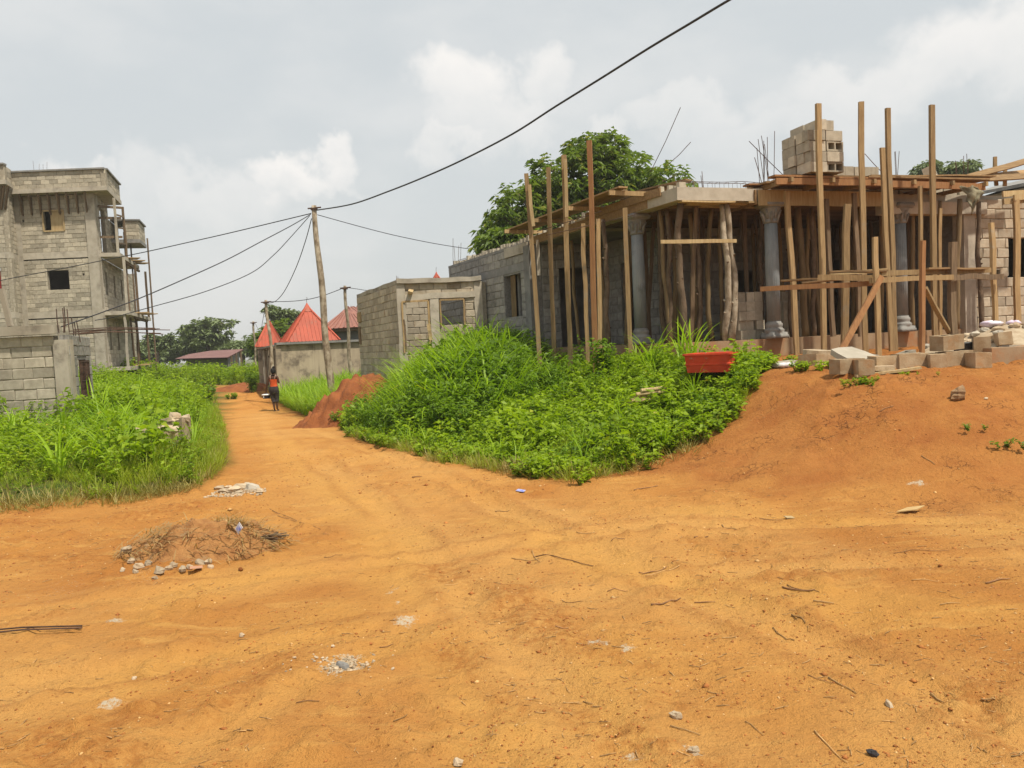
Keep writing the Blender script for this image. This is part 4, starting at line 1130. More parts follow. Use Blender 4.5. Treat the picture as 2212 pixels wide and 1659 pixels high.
# windows
def frame(hole, A, B, off=.02, shutter=False):
    d = (xy(B) - xy(A)).normalized(); n = perp(d); s0, s1, a, b = hole
    mb = MB(); P = lambda s, z, o=off: Vector((A[0] + d.x * s + n.x * o, A[1] + d.y * s + n.y * o, z))
    for (p, q) in ((P(s0, a), P(s0, b)), (P(s1, a), P(s1, b)), (P(s0, b), P(s1, b)), (P(s0, a), P(s1, a))): mb.bar(p, q, .07, .07, Vector((n.x, n.y, 0)))
    w_ = mb.build('window', MT['wood_pale'], bld)
    if shutter: MB().bar(P(s0 + (s1 - s0) * .66, a + .03, -.03), P(s0 + (s1 - s0) * .66, b - .03, -.03), (s1 - s0) * .62, .03, Vector((n.x, n.y, 0))).build('shutter', MT['wood_pale'], w_)
frame(h_top, FA, FB, .02, True)
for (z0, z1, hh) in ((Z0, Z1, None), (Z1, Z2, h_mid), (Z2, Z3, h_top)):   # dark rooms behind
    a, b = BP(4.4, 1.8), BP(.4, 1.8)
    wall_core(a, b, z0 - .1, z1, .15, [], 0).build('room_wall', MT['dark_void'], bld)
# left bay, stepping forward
LA, LB = BP(10, -1.2), BP(4.1, -1.2)
MBs = [(.6, Z1 - .2), (Z1 + .1, Z2 - .25), (Z2 + .05, Z3 + .1)]
for i, (a, b) in enumerate(MBs):
    hs = [hole_at(LA, LB, -60, 4, 580, 627)] if i == 1 else []
    bwall('bay_wall', LA, LB, a, b, hs); bwall('bay_side', LB, BP(4.1, .15), a, b)
    wall_core(LA + nB * .03, LB + nB * .03, b, b + .3, .3, [], 0).build('floor_band', MT['concrete'], bld); wall_core(LB, BP(4.1, .15), b, b + .3, .25, [], 0).build('floor_band', MT['concrete'], bld)
q = onplane(LA, LB, 2, 604, -.1); MB().box(q, (.5, .03, .9)).build('curtain', MT['curtain_red'], bld)
LPA, LPB = BP(10.4, -1.75), BP(3.95, -1.75)
bwall('bay_parapet', LPA, LPB, Z3 + .45, Z4 + .15); bwall('bay_parapet', LPB, BP(3.95, -.62), Z3 + .45, Z4 + .15)
mb = MB(); mb.prism([BP(10.4, -1.8), BP(3.9, -1.8), BP(3.9, -.68), BP(10.4, -.68)], Z3 + .25, Z3 + .46); mb.build('cornice', MT['concrete'], bld)
MB().bar(Vector((*BP(10.4, -1.72), Z4 + .19)), Vector((*BP(3.9, -1.72), Z4 + .19)), .3, .08).build('coping', MT['concrete_grey'], bld)
# overhanging parapet on struts
PA, PB, PC = BP(4.0, -.6), BP(-.75, -.6), BP(-.75, 3.4)
mb = MB().prism([BP(4.5, -.65), BP(-.8, -.65), BP(-.8, 3.5), BP(4.5, 3.5)], Z3 - .02, Z3 + .2); mb.build('roof_slab', MT['concrete'], bld)
bwall('parapet', PA, PB, Z3 + .2, Z4); bwall('parapet', PB, PC, Z3 + .2, Z4)
MB().bar(Vector((*BP(4.5, -.58), Z4 + .04)), Vector((*BP(-.75, -.58), Z4 + .04)), .26, .08).build('coping', MT['concrete_grey'], bld)
MB().bar(Vector((*BP(-.73, -.5), Z4 + .045)), Vector((*BP(-.73, 3.4), Z4 + .045)), .26, .08).build('coping', MT['concrete_grey'], bld)
for k in range(8):
    s = 3.7 - k * .47; a, b = BP(s, -.05), BP(s - .05, -.55)
    MB().bar(Vector((*a, Z3 - 1.0)), Vector((*b, Z3 - .03)), .07, .07).build('strut', MT['wood_old'], bld)
    MB().bar(Vector((*BP(s - .02, -.03), Z3 - 1.05)), Vector((*BP(s - .02, -.03), Z3 - .1)), .06, .05).build('strut', MT['wood_old'], bld)
for s in (4.5, 4.2, 4.4): MB().bar(Vector((*BP(s, -1.25), Z3 - .9)), Vector((*BP(s - .35, -1.6), Z3 + .2)), .08, .08).build('strut', MT['wood_old'], bld)
# right side: set back wall, balconies, boards and poles
SA, SB = BP(0, .35), BP(0, 11.2)
for (z0, z1, i) in ((.6, Z1 - .2, 0), (Z1 + .1, Z2 - .2, 1), (Z2 + .1, Z3 - .02, 2)):
    hs = [(1.0 + 2.3 * k, 1.55 + 2.3 * k, z0 + (.9 if i else 1.7), z1 - .55) for k in range(4)] if i < 2 else [(.7, 2.1, z0 + .1, z1 - .5)]
    bwall('side_wall', SA, SB if i < 2 else BP(0, 3.4), z0, z1, hs)
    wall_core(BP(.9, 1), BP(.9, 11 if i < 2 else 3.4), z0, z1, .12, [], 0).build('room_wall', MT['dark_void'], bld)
for i, z in enumerate((Z0, Z1, Z2)):
    e = (1.1, 1.25, 1.0)[i]; l1 = (8.0, 8.0, 6.5)[i]
    MB().prism([BP(-.0, .2, .01), BP(0, .2, e), BP(0, l1, e), BP(0, l1, .01)], z - .2, z + .0).build('balcony_slab', MT['concrete'], bld)
    for l in ((.3, 4.0, 8.0) if i < 2 else (.3, 2.9)):
        q0 = BP(0, l, e - .12)
        MB().bar(Vector((*q0, z + .0)), Vector((*q0, (Z1, Z2, Z3)[i] - .2)), .1, .1, None, 3, .01).build('balcony_post', MT['wood_old' if l > 1 else 'concrete'], bld)
    for k in range(3):
        q0, q1 = BP(0, 3.0 + k * 1.5, e - .3), BP(0, 3.3 + k * 1.6, e + .45)
        MB().bar(Vector((*q0, z + .03 + .04 * k)), Vector((*q1, z + .05 + .04 * k)), .7, .05).build('balcony_board', MT['wood'], bld)
    MB().bar(Vector((*BP(0, 2.4, e - .1), z - .27)), Vector((*BP(0, 7, e - .1), z - .27)), .12, .12).build('balcony_beam', MT['wood_old'], bld)
for (l, o) in ((4.6, 1.0), (3.2, .9)):
    q = BP(0, l, o); MB().tube([Vector((q.x, q.y, .4)), Vector((q.x - .1, q.y, 4.5)), Vector((q.x - .12, q.y, 9.0))], [.06, .05, .045], 6).build('scaffold_pole', MT['bark'], bld, True)
for z in (8.3, 9.3, 9.9):                            # railings and boards of the top loggia
    MB().bar(Vector((*BP(0, .25, .1), z)), Vector((*BP(0, .5 + .5 * (z % 1), 1.1), z + .05)), .06, .12).build('loggia_board', MT['wood_old'], bld)
for (l0, l1, z) in ((.3, 3.0, 8.0), (.3, 3.0, 9.5), (.3, 2.6, 8.8)):
    MB().bar(Vector((*BP(0, l0, .85), z)), Vector((*BP(0, l1, .9), z + .3)), .05, .08).build('loggia_board', MT['wood_old'], bld)
# far bay of the right side: a walled balcony
GA, GB, GC = BP(0, 4.0, .7), BP(0, 4.0, 1.45), BP(0, 6.4, 1.45)
bwall('side_wall', BP(0, 3.5), BP(0, 6.4), Z2 + .1, 9.75)
bwall('balcony_wall', GA, GB, 8.7, 9.75); bwall('balcony_wall', GB, GC, 8.7, 9.75)
MB().prism([BP(0, 3.95, .02), BP(0, 3.95, 1.5), BP(0, 6.4, 1.5), BP(0, 6.4, .02)], 8.5, 8.7).build('balcony_slab', MT['concrete_grey'], bld)
MB().prism([BP(0, 3.9, .0), BP(0, 3.9, 1.55), BP(0, 6.4, 1.55), BP(0, 6.4, .0)], 9.76, 9.84).build('coping', MT['concrete_grey'], bld)
q = BP(0, 5.0, 1.75); MB().tube([Vector((q.x, q.y, 1.0)), Vector((q.x, q.y, 8.9))], .05, 6).build('scaffold_pole', MT['bark'], bld)
for s in (2.9, 2.5): q = BP(s, .2); starter_bars(bld, (q.x, q.y, Z4), 2, .7, .1)
MB().prism([BP(10, 11.2), BP(.02, 11.2), BP(.02, 11.4), BP(10, 11.4)], .6, Z2).build('back_wall', MT['mortar'], bld)
MB().prism([BP(9.9, .3), BP(4.6, .3), BP(4.6, 3.4), BP(9.9, 3.4)], Z3, Z3 + .2).build('roof_slab', MT['concrete'], bld)
emit_blocks(bb)

# ------------------------------------------------------------------ low block enclosure in the left weeds
E0 = xy(at(150, 800, 17.5)); EU = Vector((cos(radians(4)), sin(radians(4)))); ER = Vector((-.30, .95)).normalized()
enc = thing('block_enclosure', (E0.x, E0.y, .4), 'low grey block enclosure with iron grille and bent steel bars in left weeds', 'wall')
eb = []; a, b = E0 - EU * 4.5, E0 - EU * .28
ow = wall_core(a, b, .2, 2.3, .18, [(3.55, 3.63, 1.75, 1.85)]).build('front_wall', MT['mortar'], enc)
wall_blocks(a, b, .2, 2.3, [(3.55, 3.63, 1.75, 1.85)], eb, ow, MT['block'], course=.225, L=.44)
n_ = perp(EU)
MB().bar(Vector((*(a + n_ * .03), 2.42)), Vector((*(b + EU * .1 + n_ * .03), 2.42)), .26, .2, None, 10, .012).build('cap_beam', MT['concrete_stained'], enc)
MB().box(Vector((*(E0 - EU * .13 - n_ * .08), 1.2)), (.3, .3, 2.0), atan2(EU.y, EU.x)).build('corner_pillar', MT['concrete_stained'], enc)
c0, c1 = E0 + EU * .02, E0 + ER * 2.3 + EU * .02
gh = [(.75, 1.75, .75, 1.75)]
ow = wall_core(c0, c1, .2, 2.3, .16, gh).build('side_wall', MT['mortar_grey'], enc)
wall_blocks(c0, c1, .2, 2.3, gh, eb, ow, MT['block_grey'], course=.225, L=.44)
emit_blocks(eb)
dn = perp(ER); g0 = c0 + ER * .75; gr_ = MB()
for k in range(8): q = g0 + ER * (k * .142) + dn * .05; gr_.bar(Vector((q.x, q.y, .78)), Vector((q.x, q.y, 1.73)), .02, .02)
for z in (.8, 1.25, 1.7): gr_.bar(Vector((*(g0 + dn * .05), z)), Vector((*(g0 + ER + dn * .05), z)), .025, .025)
for k in range(7):
    q = g0 + ER * (k * .142 + .07) + dn * .05
    gr_.tube([Vector((q.x + ER.x * .05 * sin(i), q.y + ER.y * .05 * sin(i), .82 + i * .11)) for i in range(9)], .008, 4)
gr_.build('iron_grille', MT['rust'], enc)
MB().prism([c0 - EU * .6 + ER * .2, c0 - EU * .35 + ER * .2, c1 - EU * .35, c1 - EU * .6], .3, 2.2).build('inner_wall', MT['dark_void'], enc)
q = E0 - EU * .05; starter_bars(enc, (q.x, q.y, 2.5), 4, .42, .1, .02, .011)
q = E0 + ER * .9; starter_bars(enc, (q.x, q.y, 2.3), 3, .4, .08, .02, .011)
for k in range(7):
    p = Vector((E0.x - .1 + random.gauss(0, .05), E0.y + .2 + k * .12, 2.33 + .035 * (k % 4))); MB().tube([p, p + Vector((.8, .1, random.uniform(-.02, .05))), p + Vector((1.5 + random.uniform(-.2, .5), .2, random.uniform(-.14, .02)))], .01, 5).build('bent_bar', MT['rust'], enc)
p = at(10, 700, 17.4); MB().bar(p + Vector((.12, 0, -.05)), at(3, 625, 17.4), .1, .08).build('post', MT['concrete_stained'], enc)

# ------------------------------------------------------------------ small roofless annex
A0 = xy(at(862, 700, 23.4)); A1 = xy(at(1043, 700, 23.9)); A2 = xy(at(774, 700, 28.6))
ann = thing('roofless_annex', (A0.x, A0.y, 1.0), 'small roofless block annex with two empty window openings behind tall weeds', 'building')
AU = (A1 - A0).normalized(); AL = (A2 - A0).normalized(); ZA = 3.63; ab = []
h1 = hole_at(A0, A1, 868, 930, 652, 760); h2 = hole_at(A0, A1, 950, 1004, 648, 703)
ow = wall_core(A0, A1, .8, ZA - .06, .16, [h1, h2, (1.6, 1.67, 3.2, 3.28)]).build('front_wall', MT['mortar'], ann)
wall_blocks(A0 + AU * .22, A1 - AU * .2, .8, ZA - .06, [(h[0] - .3 if False else h[0] - .22, h[1] - .22, h[2], h[3]) for h in (h1, (h2[0] - .28, h2[1] + .04, h2[2], h2[3] + .14))], ab, ow, MT['block_warm'])
ZL = 3.55
ow = wall_core(A2, A0, .7, ZL, .16, [(1.2, 1.3, 2.6, 2.75), (4.0, 4.06, 2.5, 2.6), (4.5, 4.56, 2.3, 2.4)]).build('side_wall', MT['mortar'], ann)
wall_blocks(A2, A0 - AL * .02, .7, ZL, [], ab, ow, MT['block_warm'])
na0 = perp((A0 - A2).normalized())
MB().bar(Vector((*(A2 - na0 * .09), ZL + .06)), Vector((*(A0 + AL * .12 - na0 * .09), ZL + .06)), .2, .13, None, 8, .012).build('cap_beam', MT['concrete_stained'], ann)
MB().bar(Vector((*(A0 - AU * .01), ZA)), Vector((*A1, ZA)), .22, .14, None, 8, .01).build('cap_beam', MT['concrete'], ann)
na = perp(AU)
for (q, w_) in ((A0 + AU * .1 - na * .06, .24), (A1 - AU * .1 - na * .06, .24)):
    MB().bar(Vector((*(q + na * .0), .8)), Vector((*q, ZA - .07)), w_, .22, Vector((na.x, na.y, 0)), 8, .008).build('corner_pillar', MT['concrete'], ann)
q = A0 + AU * ((h1[1] + h2[0]) / 2); MB().bar(Vector((*(q + na * .015), .9)), Vector((*(q + na * .015), h1[3] + .1)), h2[0] - h1[1] - .1, .1, Vector((na.x, na.y, 0)), 7, .012).build('middle_pillar', MT['concrete'], ann)
q0, q1 = A0 + AU * .2 + na * .012, A1 - AU * .2 + na * .012
MB().bar(Vector((*q0, h1[3] + .13)), Vector((*q1, h1[3] + .15)), .1, .17, None, 8, .008).build('lintel', MT['concrete'], ann)
for h in (h1, h2):
    mb = MB(); P = lambda s, z: Vector((*(A0 + AU * s + na * .03), z))
    mb.bar(P(h[0], h[3]), P(h[1], h[3]), .1, .05, None, 2, .003); mb.bar(P(h[1], h[2]), P(h[1], h[3]), .05, .1, Vector((na.x, na.y, 0)), 3, .004); mb.bar(P(h[0], h[2]), P(h[0], h[3]), .05, .1, Vector((na.x, na.y, 0)), 3, .004)
    mb.build('window_frame', MT['wood'], ann)
AB0, AB1 = A2 + AU * .16 - AL * 1.2, A2 + AU * (A1 - A0).length - AL * 1.2     # opposite wall seen through the openings
ow = wall_core(AB0, AB1, .8, ZL - .05, .16, []).build('back_wall', MT['mortar'], ann); wall_blocks(AB0, AB1, .8, ZL - .05, [], ab, ow, MT['block_warm'])
_n = perp((A1 - AB1).normalized()); _p, _q = AB1 - AU * .02, A1 - AU * .02
ow = wall_core(_p, _q, .8, ZL, .16, [], .012).build('far_side_wall', MT['mortar'], ann); wall_blocks(_p, _q, .8, ZL, [], ab, ow, MT['block_grey'])
emit_blocks(ab)
na2 = perp((A0 - A2).normalized())
q = A2 - AL * .35 + na2 * .03; MB().box((q.x, q.y, 2.85), (.55, .04, .34), atan2((A0 - A2).y, (A0 - A2).x)).build('wall_board', MT['wood'], ann)
q = A2 - AL * .28 + na2 * .03; MB().box((q.x, q.y, 2.2), (.3, .04, .62), atan2((A0 - A2).y, (A0 - A2).x)).build('wall_board', MT['wood_old'], ann)
q = onplane(A0, A1, 887, 630, .1); MB().box(q, (.14, .26, .09), .1, .4, .3).build('wood_block', MT['wood_pale'], ann)
for (px, d) in ((855, 23.5), (861, 23.45), (789, 27.6)): q = at(px, 600, d); starter_bars(ann, (q.x, q.y, 3.6 if px > 800 else 3.4), 1, .2, .02)
b, t = two(873, 690, 878, 760, 22.9); post(ann, 'leaning_stick', b, t, .05, .04, 'wood_old')
b, t = two(930, 735, 926, 700, 22.9); post(ann, 'leaning_stick', b, t, .1, .03, 'wood_pale')

# ------------------------------------------------------------------ compound with red roofs
W0, W1, W2 = xy(at(602, 800, 36.0)), xy(at(790, 800, 38.5)), xy(at(566, 800, 44))
cw = thing('compound_wall', (W0.x, W0.y, -.3), 'stained plaster compound wall behind the woman, with concrete coping', 'wall')
zc = 2.12
wall_core(W0, W1, -.5, zc, .2, [], 0).build('wall', MT['plaster'], cw)
MB().bar(Vector((*(W0 - (W1 - W0).normalized() * .08), zc + .05)), Vector((*W1, zc + .05)), .34, .1).build('coping', MT['concrete_grey'], cw)
for k in (0.02, 2.4, 4.8): q = W0 + (W1 - W0).normalized() * k + perp((W1 - W0).normalized()) * .02; MB().box((q.x, q.y, .8), (.26, .1, 2.62), atan2((W1 - W0).y, (W1 - W0).x)).build('wall_pier', MT['plaster'], cw)
fn = thing('plank_fence', (W2.x, W2.y, -.3), 'weathered grey upright plank fence left of the plaster wall', 'fence')
dF = (W0 - W2); LF = dF.length; dF.normalize(); nF = perp(dF); k = .1
while k < LF - .1:
    w_ = random.uniform(.14, .26); q = W2 + dF * (k + w_ / 2) + nF * random.uniform(0, .03); ht = 1.98 + random.uniform(-.1, .06)
    MB().bar(Vector((q.x, q.y, -.35)), Vector((q.x + random.gauss(0, .02), q.y, ht)), w_, .03, Vector((nF.x, nF.y, 0)), 2, .006).build('plank', MT['concrete_stained' if random.random() < .5 else 'wood_old'], fn); k += w_ + random.uniform(.02, .1)
for z in (.4, 1.6): MB().bar(Vector((*(W2 - nF * .06), z)), Vector((*(W0 - nF * .06), z)), .06, .1).build('rail', MT['wood_old'], fn)
MB().bar(Vector((*(W2 + nF * .05), 2.05)), Vector((*(W0 + nF * .05 - dF * .1), 2.1)), .25, .08).build('coping', MT['concrete_grey'], fn)
def pyramid(name, c, w_, z0, z1, label, rot, cat='roof', ribs=7):
    t = thing(name, (c.x, c.y, z0 - 1.6), label, cat)
    C = [Vector((c.x + w_ / 2 * 1.414 * cos(rot + pi / 4 + k * pi / 2), c.y + w_ / 2 * 1.414 * sin(rot + pi / 4 + k * pi / 2), z0)) for k in range(4)]
    ap = Vector((c.x, c.y, z1))
    for k in range(4):
        a, b = C[k], C[(k + 1) % 4]; n = (b - a).cross(ap - a).normalized()
        if n.z < 0: n = -n
        mb = MB().add([a, b, ap, a - n * .03, b - n * .03, ap - n * .03], [(0, 1, 2), (5, 4, 3), (0, 3, 4, 1)])
        for r in range(1, ribs * 2):
            u = r / (ribs * 2); f = 1 - abs(2 * u - 1)
            p0 = a.lerp(b, u); mid = (a + b) / 2; d = (ap - mid)
            mb.bar(p0 + n * .01, p0 + d * f * .985 + n * .01, .035, .03, n)
        s = mb.build('roof_sheet', MT['red_roof'], t)
    mb = MB()
    for k in range(4): mb.bar(C[k] + Vector((0, 0, .01)), ap + Vector((0, 0, .01)), .12, .05)
    mb.build('hip_cap', MT['red_roof'], t)
    s = .13 * w_; cap = [(c.x + s * cos(rot + pi / 4 + k * pi / 2), c.y + s * sin(rot + pi / 4 + k * pi / 2)) for k in range(4)]; zc_ = z1 - (z1 - z0) * .16
    MB().add([(x, y, zc_) for x, y in cap] + [(c.x, c.y, z1 + (z1 - z0) * .1)], [(0, 1, 4), (1, 2, 4), (2, 3, 4), (3, 0, 4), (3, 2, 1, 0)]).build('finial_cap', MT['red_roof'], t)
    MB().tube([Vector((c.x, c.y, z1)), Vector((c.x, c.y, z1 + .32)), Vector((c.x + .04, c.y, z1 + .38)), Vector((c.x, c.y, z1 + .42))], .012, 5).build('finial', MT['rust'], t)
    w2 = w_ * .46
    MB().prism([(C[k].x * .9 + c.x * .1, C[k].y * .9 + c.y * .1) for k in range(4)], z0 - 2.4, z0 - .05).build('wall', MT['plaster'], t)
    MB().prism([(C[k].x * .97 + c.x * .03, C[k].y * .97 + c.y * .03) for k in range(4)], z0 - .12, z0 - .012).build('eave_board', MT['wood_old'], t)
    return t
c = at(668, 742, 38.6); pyramid('gate_pavilion', c, 2.5, 2.24, 3.98, 'large bright red pyramid roof just above the plaster wall', radians(24))
c = at(584, 752, 43.5); pyramid('gate_pavilion', c, 1.35, 2.16, 3.55, 'narrow steep red pyramid roof above the plank fence', radians(10), ribs=4)
c = at(945, 640, 52); pyramid('gate_pavilion', c, 1.7, 4.95, 6.5, 'tip of a red spire peeping over the annex top', radians(20), ribs=4)
# brown roofed house behind
hh = thing('hipped_house', at(760, 770, 50), 'low house with ribbed rust brown hipped roof behind the compound wall', 'house')
def hp(px, py, d): return at(px, py, d)
e = [hp(688, 712, 47), hp(800, 704, 45), hp(905, 690, 52), hp(790, 705, 60)]
zE = e[0].z
e = [Vector((p.x, p.y, zE)) for p in e]
rA, rB = hp(752, 663, 51), hp(850, 655, 53); rB.z = rA.z
def sheet(P, nm='roof_sheet', n=9):
    mb = MB().add(P, [tuple(range(len(P)))])
    a, b, c_ = P[0], P[1], P[2]; top = P[3] if len(P) > 3 else P[2]
    nrm = (b - a).cross(c_ - a).normalized(); nrm = nrm if nrm.z > 0 else -nrm
    for i in range(1, n):
        u = i / n; p = a.lerp(b, u); q = top.lerp(c_, u)
        mb.bar(p + nrm * .02, q + nrm * .02, .09, .05, nrm)
    mb.build(nm, MT['brown_roof'], hh)
sheet([e[0], e[1], rA], n=10); sheet([e[1], e[2], rB, rA], n=16); sheet([e[3], e[0], rA], n=10); sheet([e[2], e[3], rA, rB], n=10)
cc_ = sum((Vector((p.x, p.y)) for p in e), Vector((0, 0))) / 4
MB().prism([(Vector((p.x, p.y)) - cc_) * .86 + cc_ for p in e], -.5, zE - .03).build('wall', MT['house_paint'], hh)
MB().prism([(Vector((p.x, p.y)) - cc_) * .985 + cc_ for p in e], zE - .2, zE - .02).build('fascia', MT['wood_old'], hh)
# far low building with the dull roof
fb = thing('far_building', at(450, 790, 66), 'distant low building with long dull brown roof beyond the weeds', 'building')
r4 = [at(378, 775, 62), at(492, 772, 60), at(526, 754, 67), at(408, 765, 68), at(455, 757.5, 68)]
mb = MB().add([r4[0], r4[1], r4[2], r4[4], r4[3]], [(0, 1, 2, 3, 4)]); mb.add([p - Vector((0, 0, .08)) for p in (r4[0], r4[1], r4[2], r4[4], r4[3])], [(4, 3, 2, 1, 0)])
mb.build('roof', MT['dull_roof'], fb)
MB().prism([xy(r4[0] + Vector((.6, .8, 0))), xy(r4[1] + Vector((-.3, .8, 0))), xy(r4[2] + Vector((-.3, -.3, 0))), xy(r4[3] + Vector((.5, -.3, 0)))], -1.6, [r4[0].z - .1, r4[1].z - .1, r4[2].z - .1, r4[3].z - .1]).build('wall', MT['concrete_grey'], fb)
for k in range(3): q = r4[1].lerp(r4[2], .2 + .3 * k); MB().box((q.x, q.y, q.z - 1.1), (.12, .12, 2.2)).build('roof_post', MT['wood_old'], fb)

nr = thing('neighbour_house', at(2180, 500, 30), 'neighbouring house whose dark sheet roof shows at the right edge', 'house')
ra, rb, rc, rd = at(2095, 418, 30), at(2330, 372, 27), at(2330, 360, 36), at(2150, 402, 36)
mb = MB().add([ra, rb, rc, rd] + [p - Vector((0, 0, .12)) for p in (ra, rb, rc, rd)], [(0, 1, 2, 3), (7, 6, 5, 4), (0, 4, 5, 1), (3, 7, 4, 0), (1, 5, 6, 2), (2, 6, 7, 3)])
mb.build('roof', MT['concrete_grey'], nr)
MB().prism([xy(ra) + Vector((.4, .4)), xy(rb) + Vector((-.4, .4)), xy(rc) + Vector((-.4, -.4)), xy(rd) + Vector((.4, -.4))], .8, [ra.z - .15, rb.z - .15, rc.z - .15, rd.z - .15]).build('wall', MT['block_warm'], nr)

# ------------------------------------------------------------------ poles and cables
def upole(name, base, top, r0, r1, label, ins=True):
    t = thing(name, base, label, 'pole', 'wooden poles along the track'); b, tp = Vector(base), Vector(top); n = 14
    P = [b.lerp(tp, i / n) + Vector((.03 * sin(i * .9), .02 * cos(i), 0)) for i in range(n + 1)]
    MB().tube(P, [(r0 + (r1 - r0) * i / n) * random.uniform(.95, 1.06) for i in range(n + 1)], 11).build('shaft', MT['bark_pale'], t, True)
    if ins:
        MB().box(tp + Vector((0, -.0, -.12)), (.2, .2, .07)).build('clamp', MT['rust'], t)
        MB().tube([tp + Vector((-.2, -.05, -.1)), tp + Vector((.25, -.05, -.08))], .025, 6).build('bracket', MT['rust'], t)
    return t
pb = at(718, 872, 27.0); pb.z = gz(pb.x, pb.y) - .1; pt = at(678, 444, 27.0)
upole('utility_pole', pb, pt, .135, .085, 'tall leaning wooden utility pole carrying the cables beside the dirt mound')
p2b = at(598, 868, 34.5); p2b.z = gz(p2b.x, p2b.y) - .1; p2t = at(574, 648, 34.5); upole('utility_pole', p2b, p2t, .085, .06, 'thinner wooden pole standing before the plank fence near the woman')
p3b = at(554, 800, 52); p3b.z = gz(p3b.x, p3b.y) - .1; p3t = at(547, 694, 52); upole('utility_pole', p3b, p3t, .08, .06, 'short far wooden pole left of the narrow red roof')
p4b = at(757, 790, 33.5); p4b.z = gz(p4b.x, p4b.y) - .1; p4t = at(745, 617, 33.5); upole('utility_pole', p4b, p4t, .085, .06, 'slim wooden pole between the red pyramid roof and the annex')
def cable(A, B, pix, r, label, ends=None):
    """cable in the upright plane through A and B, through the given image points"""
    P = [onplane(A, B, x, y) for x, y in pix]
    if ends: P = P + [Vector(e_) for e_ in ends]
    pts = []
    for i in range(len(P) - 1):                  # Catmull-Rom
        p0, p1, p2, p3 = P[max(i - 1, 0)], P[i], P[i + 1], P[min(i + 2, len(P) - 1)]
        for k in range(8):
            t = k / 8
            pts.append(.5 * ((2 * p1) + (p2 - p0) * t + (2 * p0 - 5 * p1 + 4 * p2 - p3) * t * t + (3 * p1 - p0 - 3 * p2 + p3) * t ** 3))
    pts.append(P[-1])
    tag(MB().tube(pts, r, 6).build('cable', MT['cable'], None, True), label, 'cable', 'overhead cables')
cable(pt, Vector((3.3, 12)), [(684, 454), (760, 441), (840, 413), (920, 381), (1000, 345), (1106, 290), (1200, 230), (1300, 168), (1400, 105), (1490, 51), (1575, 0), (1650, -42), (1760, -100)], .02, 'thick black cable sweeping up from the tall pole over the house')
cable(pt, Vector((-26, 34)), [(672, 461), (560, 488), (480, 507), (400, 525), (310, 545), (220, 563), (120, 583), (0, 606), (-160, 640)], .016, 'highest black cable running left from the tall pole across the building')
cable(pt, Vector((-10.4, 17.3)), [(671, 463), (630, 487), (560, 524), (490, 561), (400, 602), (300, 645), (220, 675), (132, 706)], .014, 'middle black cable sagging from the tall pole to the low enclosure')
cable(pt, Vector((-15, 24)), [(669, 466), (630, 510), (590, 552), (540, 591), (440, 631), (320, 665), (250, 684), (205, 692)], .013, 'lowest thin cable sagging left from the tall pole')
cable(pt, p2t, [(673, 472), (660, 520), (640, 577), (615, 628), (596, 650), (580, 655)], .014, 'steep cable dropping from the tall pole to the thinner pole')
cable(pt, Vector((0, 36)), [(686, 464), (780, 490), (860, 510), (950, 528), (1037, 541)], .014, 'thin cable running right from the tall pole behind the mango tree')
cable(p2t, p4t, [(577, 652), (640, 650), (690, 641), (745, 621)], .014, 'thin cable between the two slim poles above the red pyramid')
cable(p4t, Vector((0, 36)), [(746, 621), (770, 624), (800, 629)], .012, 'short cable from the slim pole to behind the annex')
cable(p2t, p3t, [(573, 657), (568, 690), (562, 715), (552, 700)], .012, 'slack cable drooping between the thinner pole and the far pole')

# ------------------------------------------------------------------ plants
def frames(d, up):
    x = np.cross(d, up); x /= np.linalg.norm(x, axis=1, keepdims=True) + 1e-9
    return x, np.cross(x, d)
def leaves_at(base, d, L, W, rng, fold=.25, droop=.25):
    """leaf = 4 points, 2 triangles folded along the midrib; base (n,3), direction d (n,3)"""
    n = len(base); d = d / (np.linalg.norm(d, axis=1, keepdims=True) + 1e-9)
    up = np.tile(np.array([0, 0, 1.0]), (n, 1)) + rng.normal(0, .35, (n, 3))
    x, u = frames(d, up)
    L = np.broadcast_to(L, (n,))[:, None]; W = np.broadcast_to(W, (n,))[:, None]
    mid = base + d * L * .45 - np.array([0, 0, 1.0]) * L * droop * .2; tip = base + d * L - np.array([0, 0, 1.0]) * L * droop
    V = np.stack([base, mid + x * W * .55 + u * W * fold, tip, mid - x * W * .55 + u * W * fold], 1).reshape(-1, 3)
    k = (np.arange(n) * 4)[:, None]
    T = np.concatenate([k + np.array([0, 1, 2]), k + np.array([0, 2, 3])])
    return V, T, np.repeat(rng.random(n), 4)
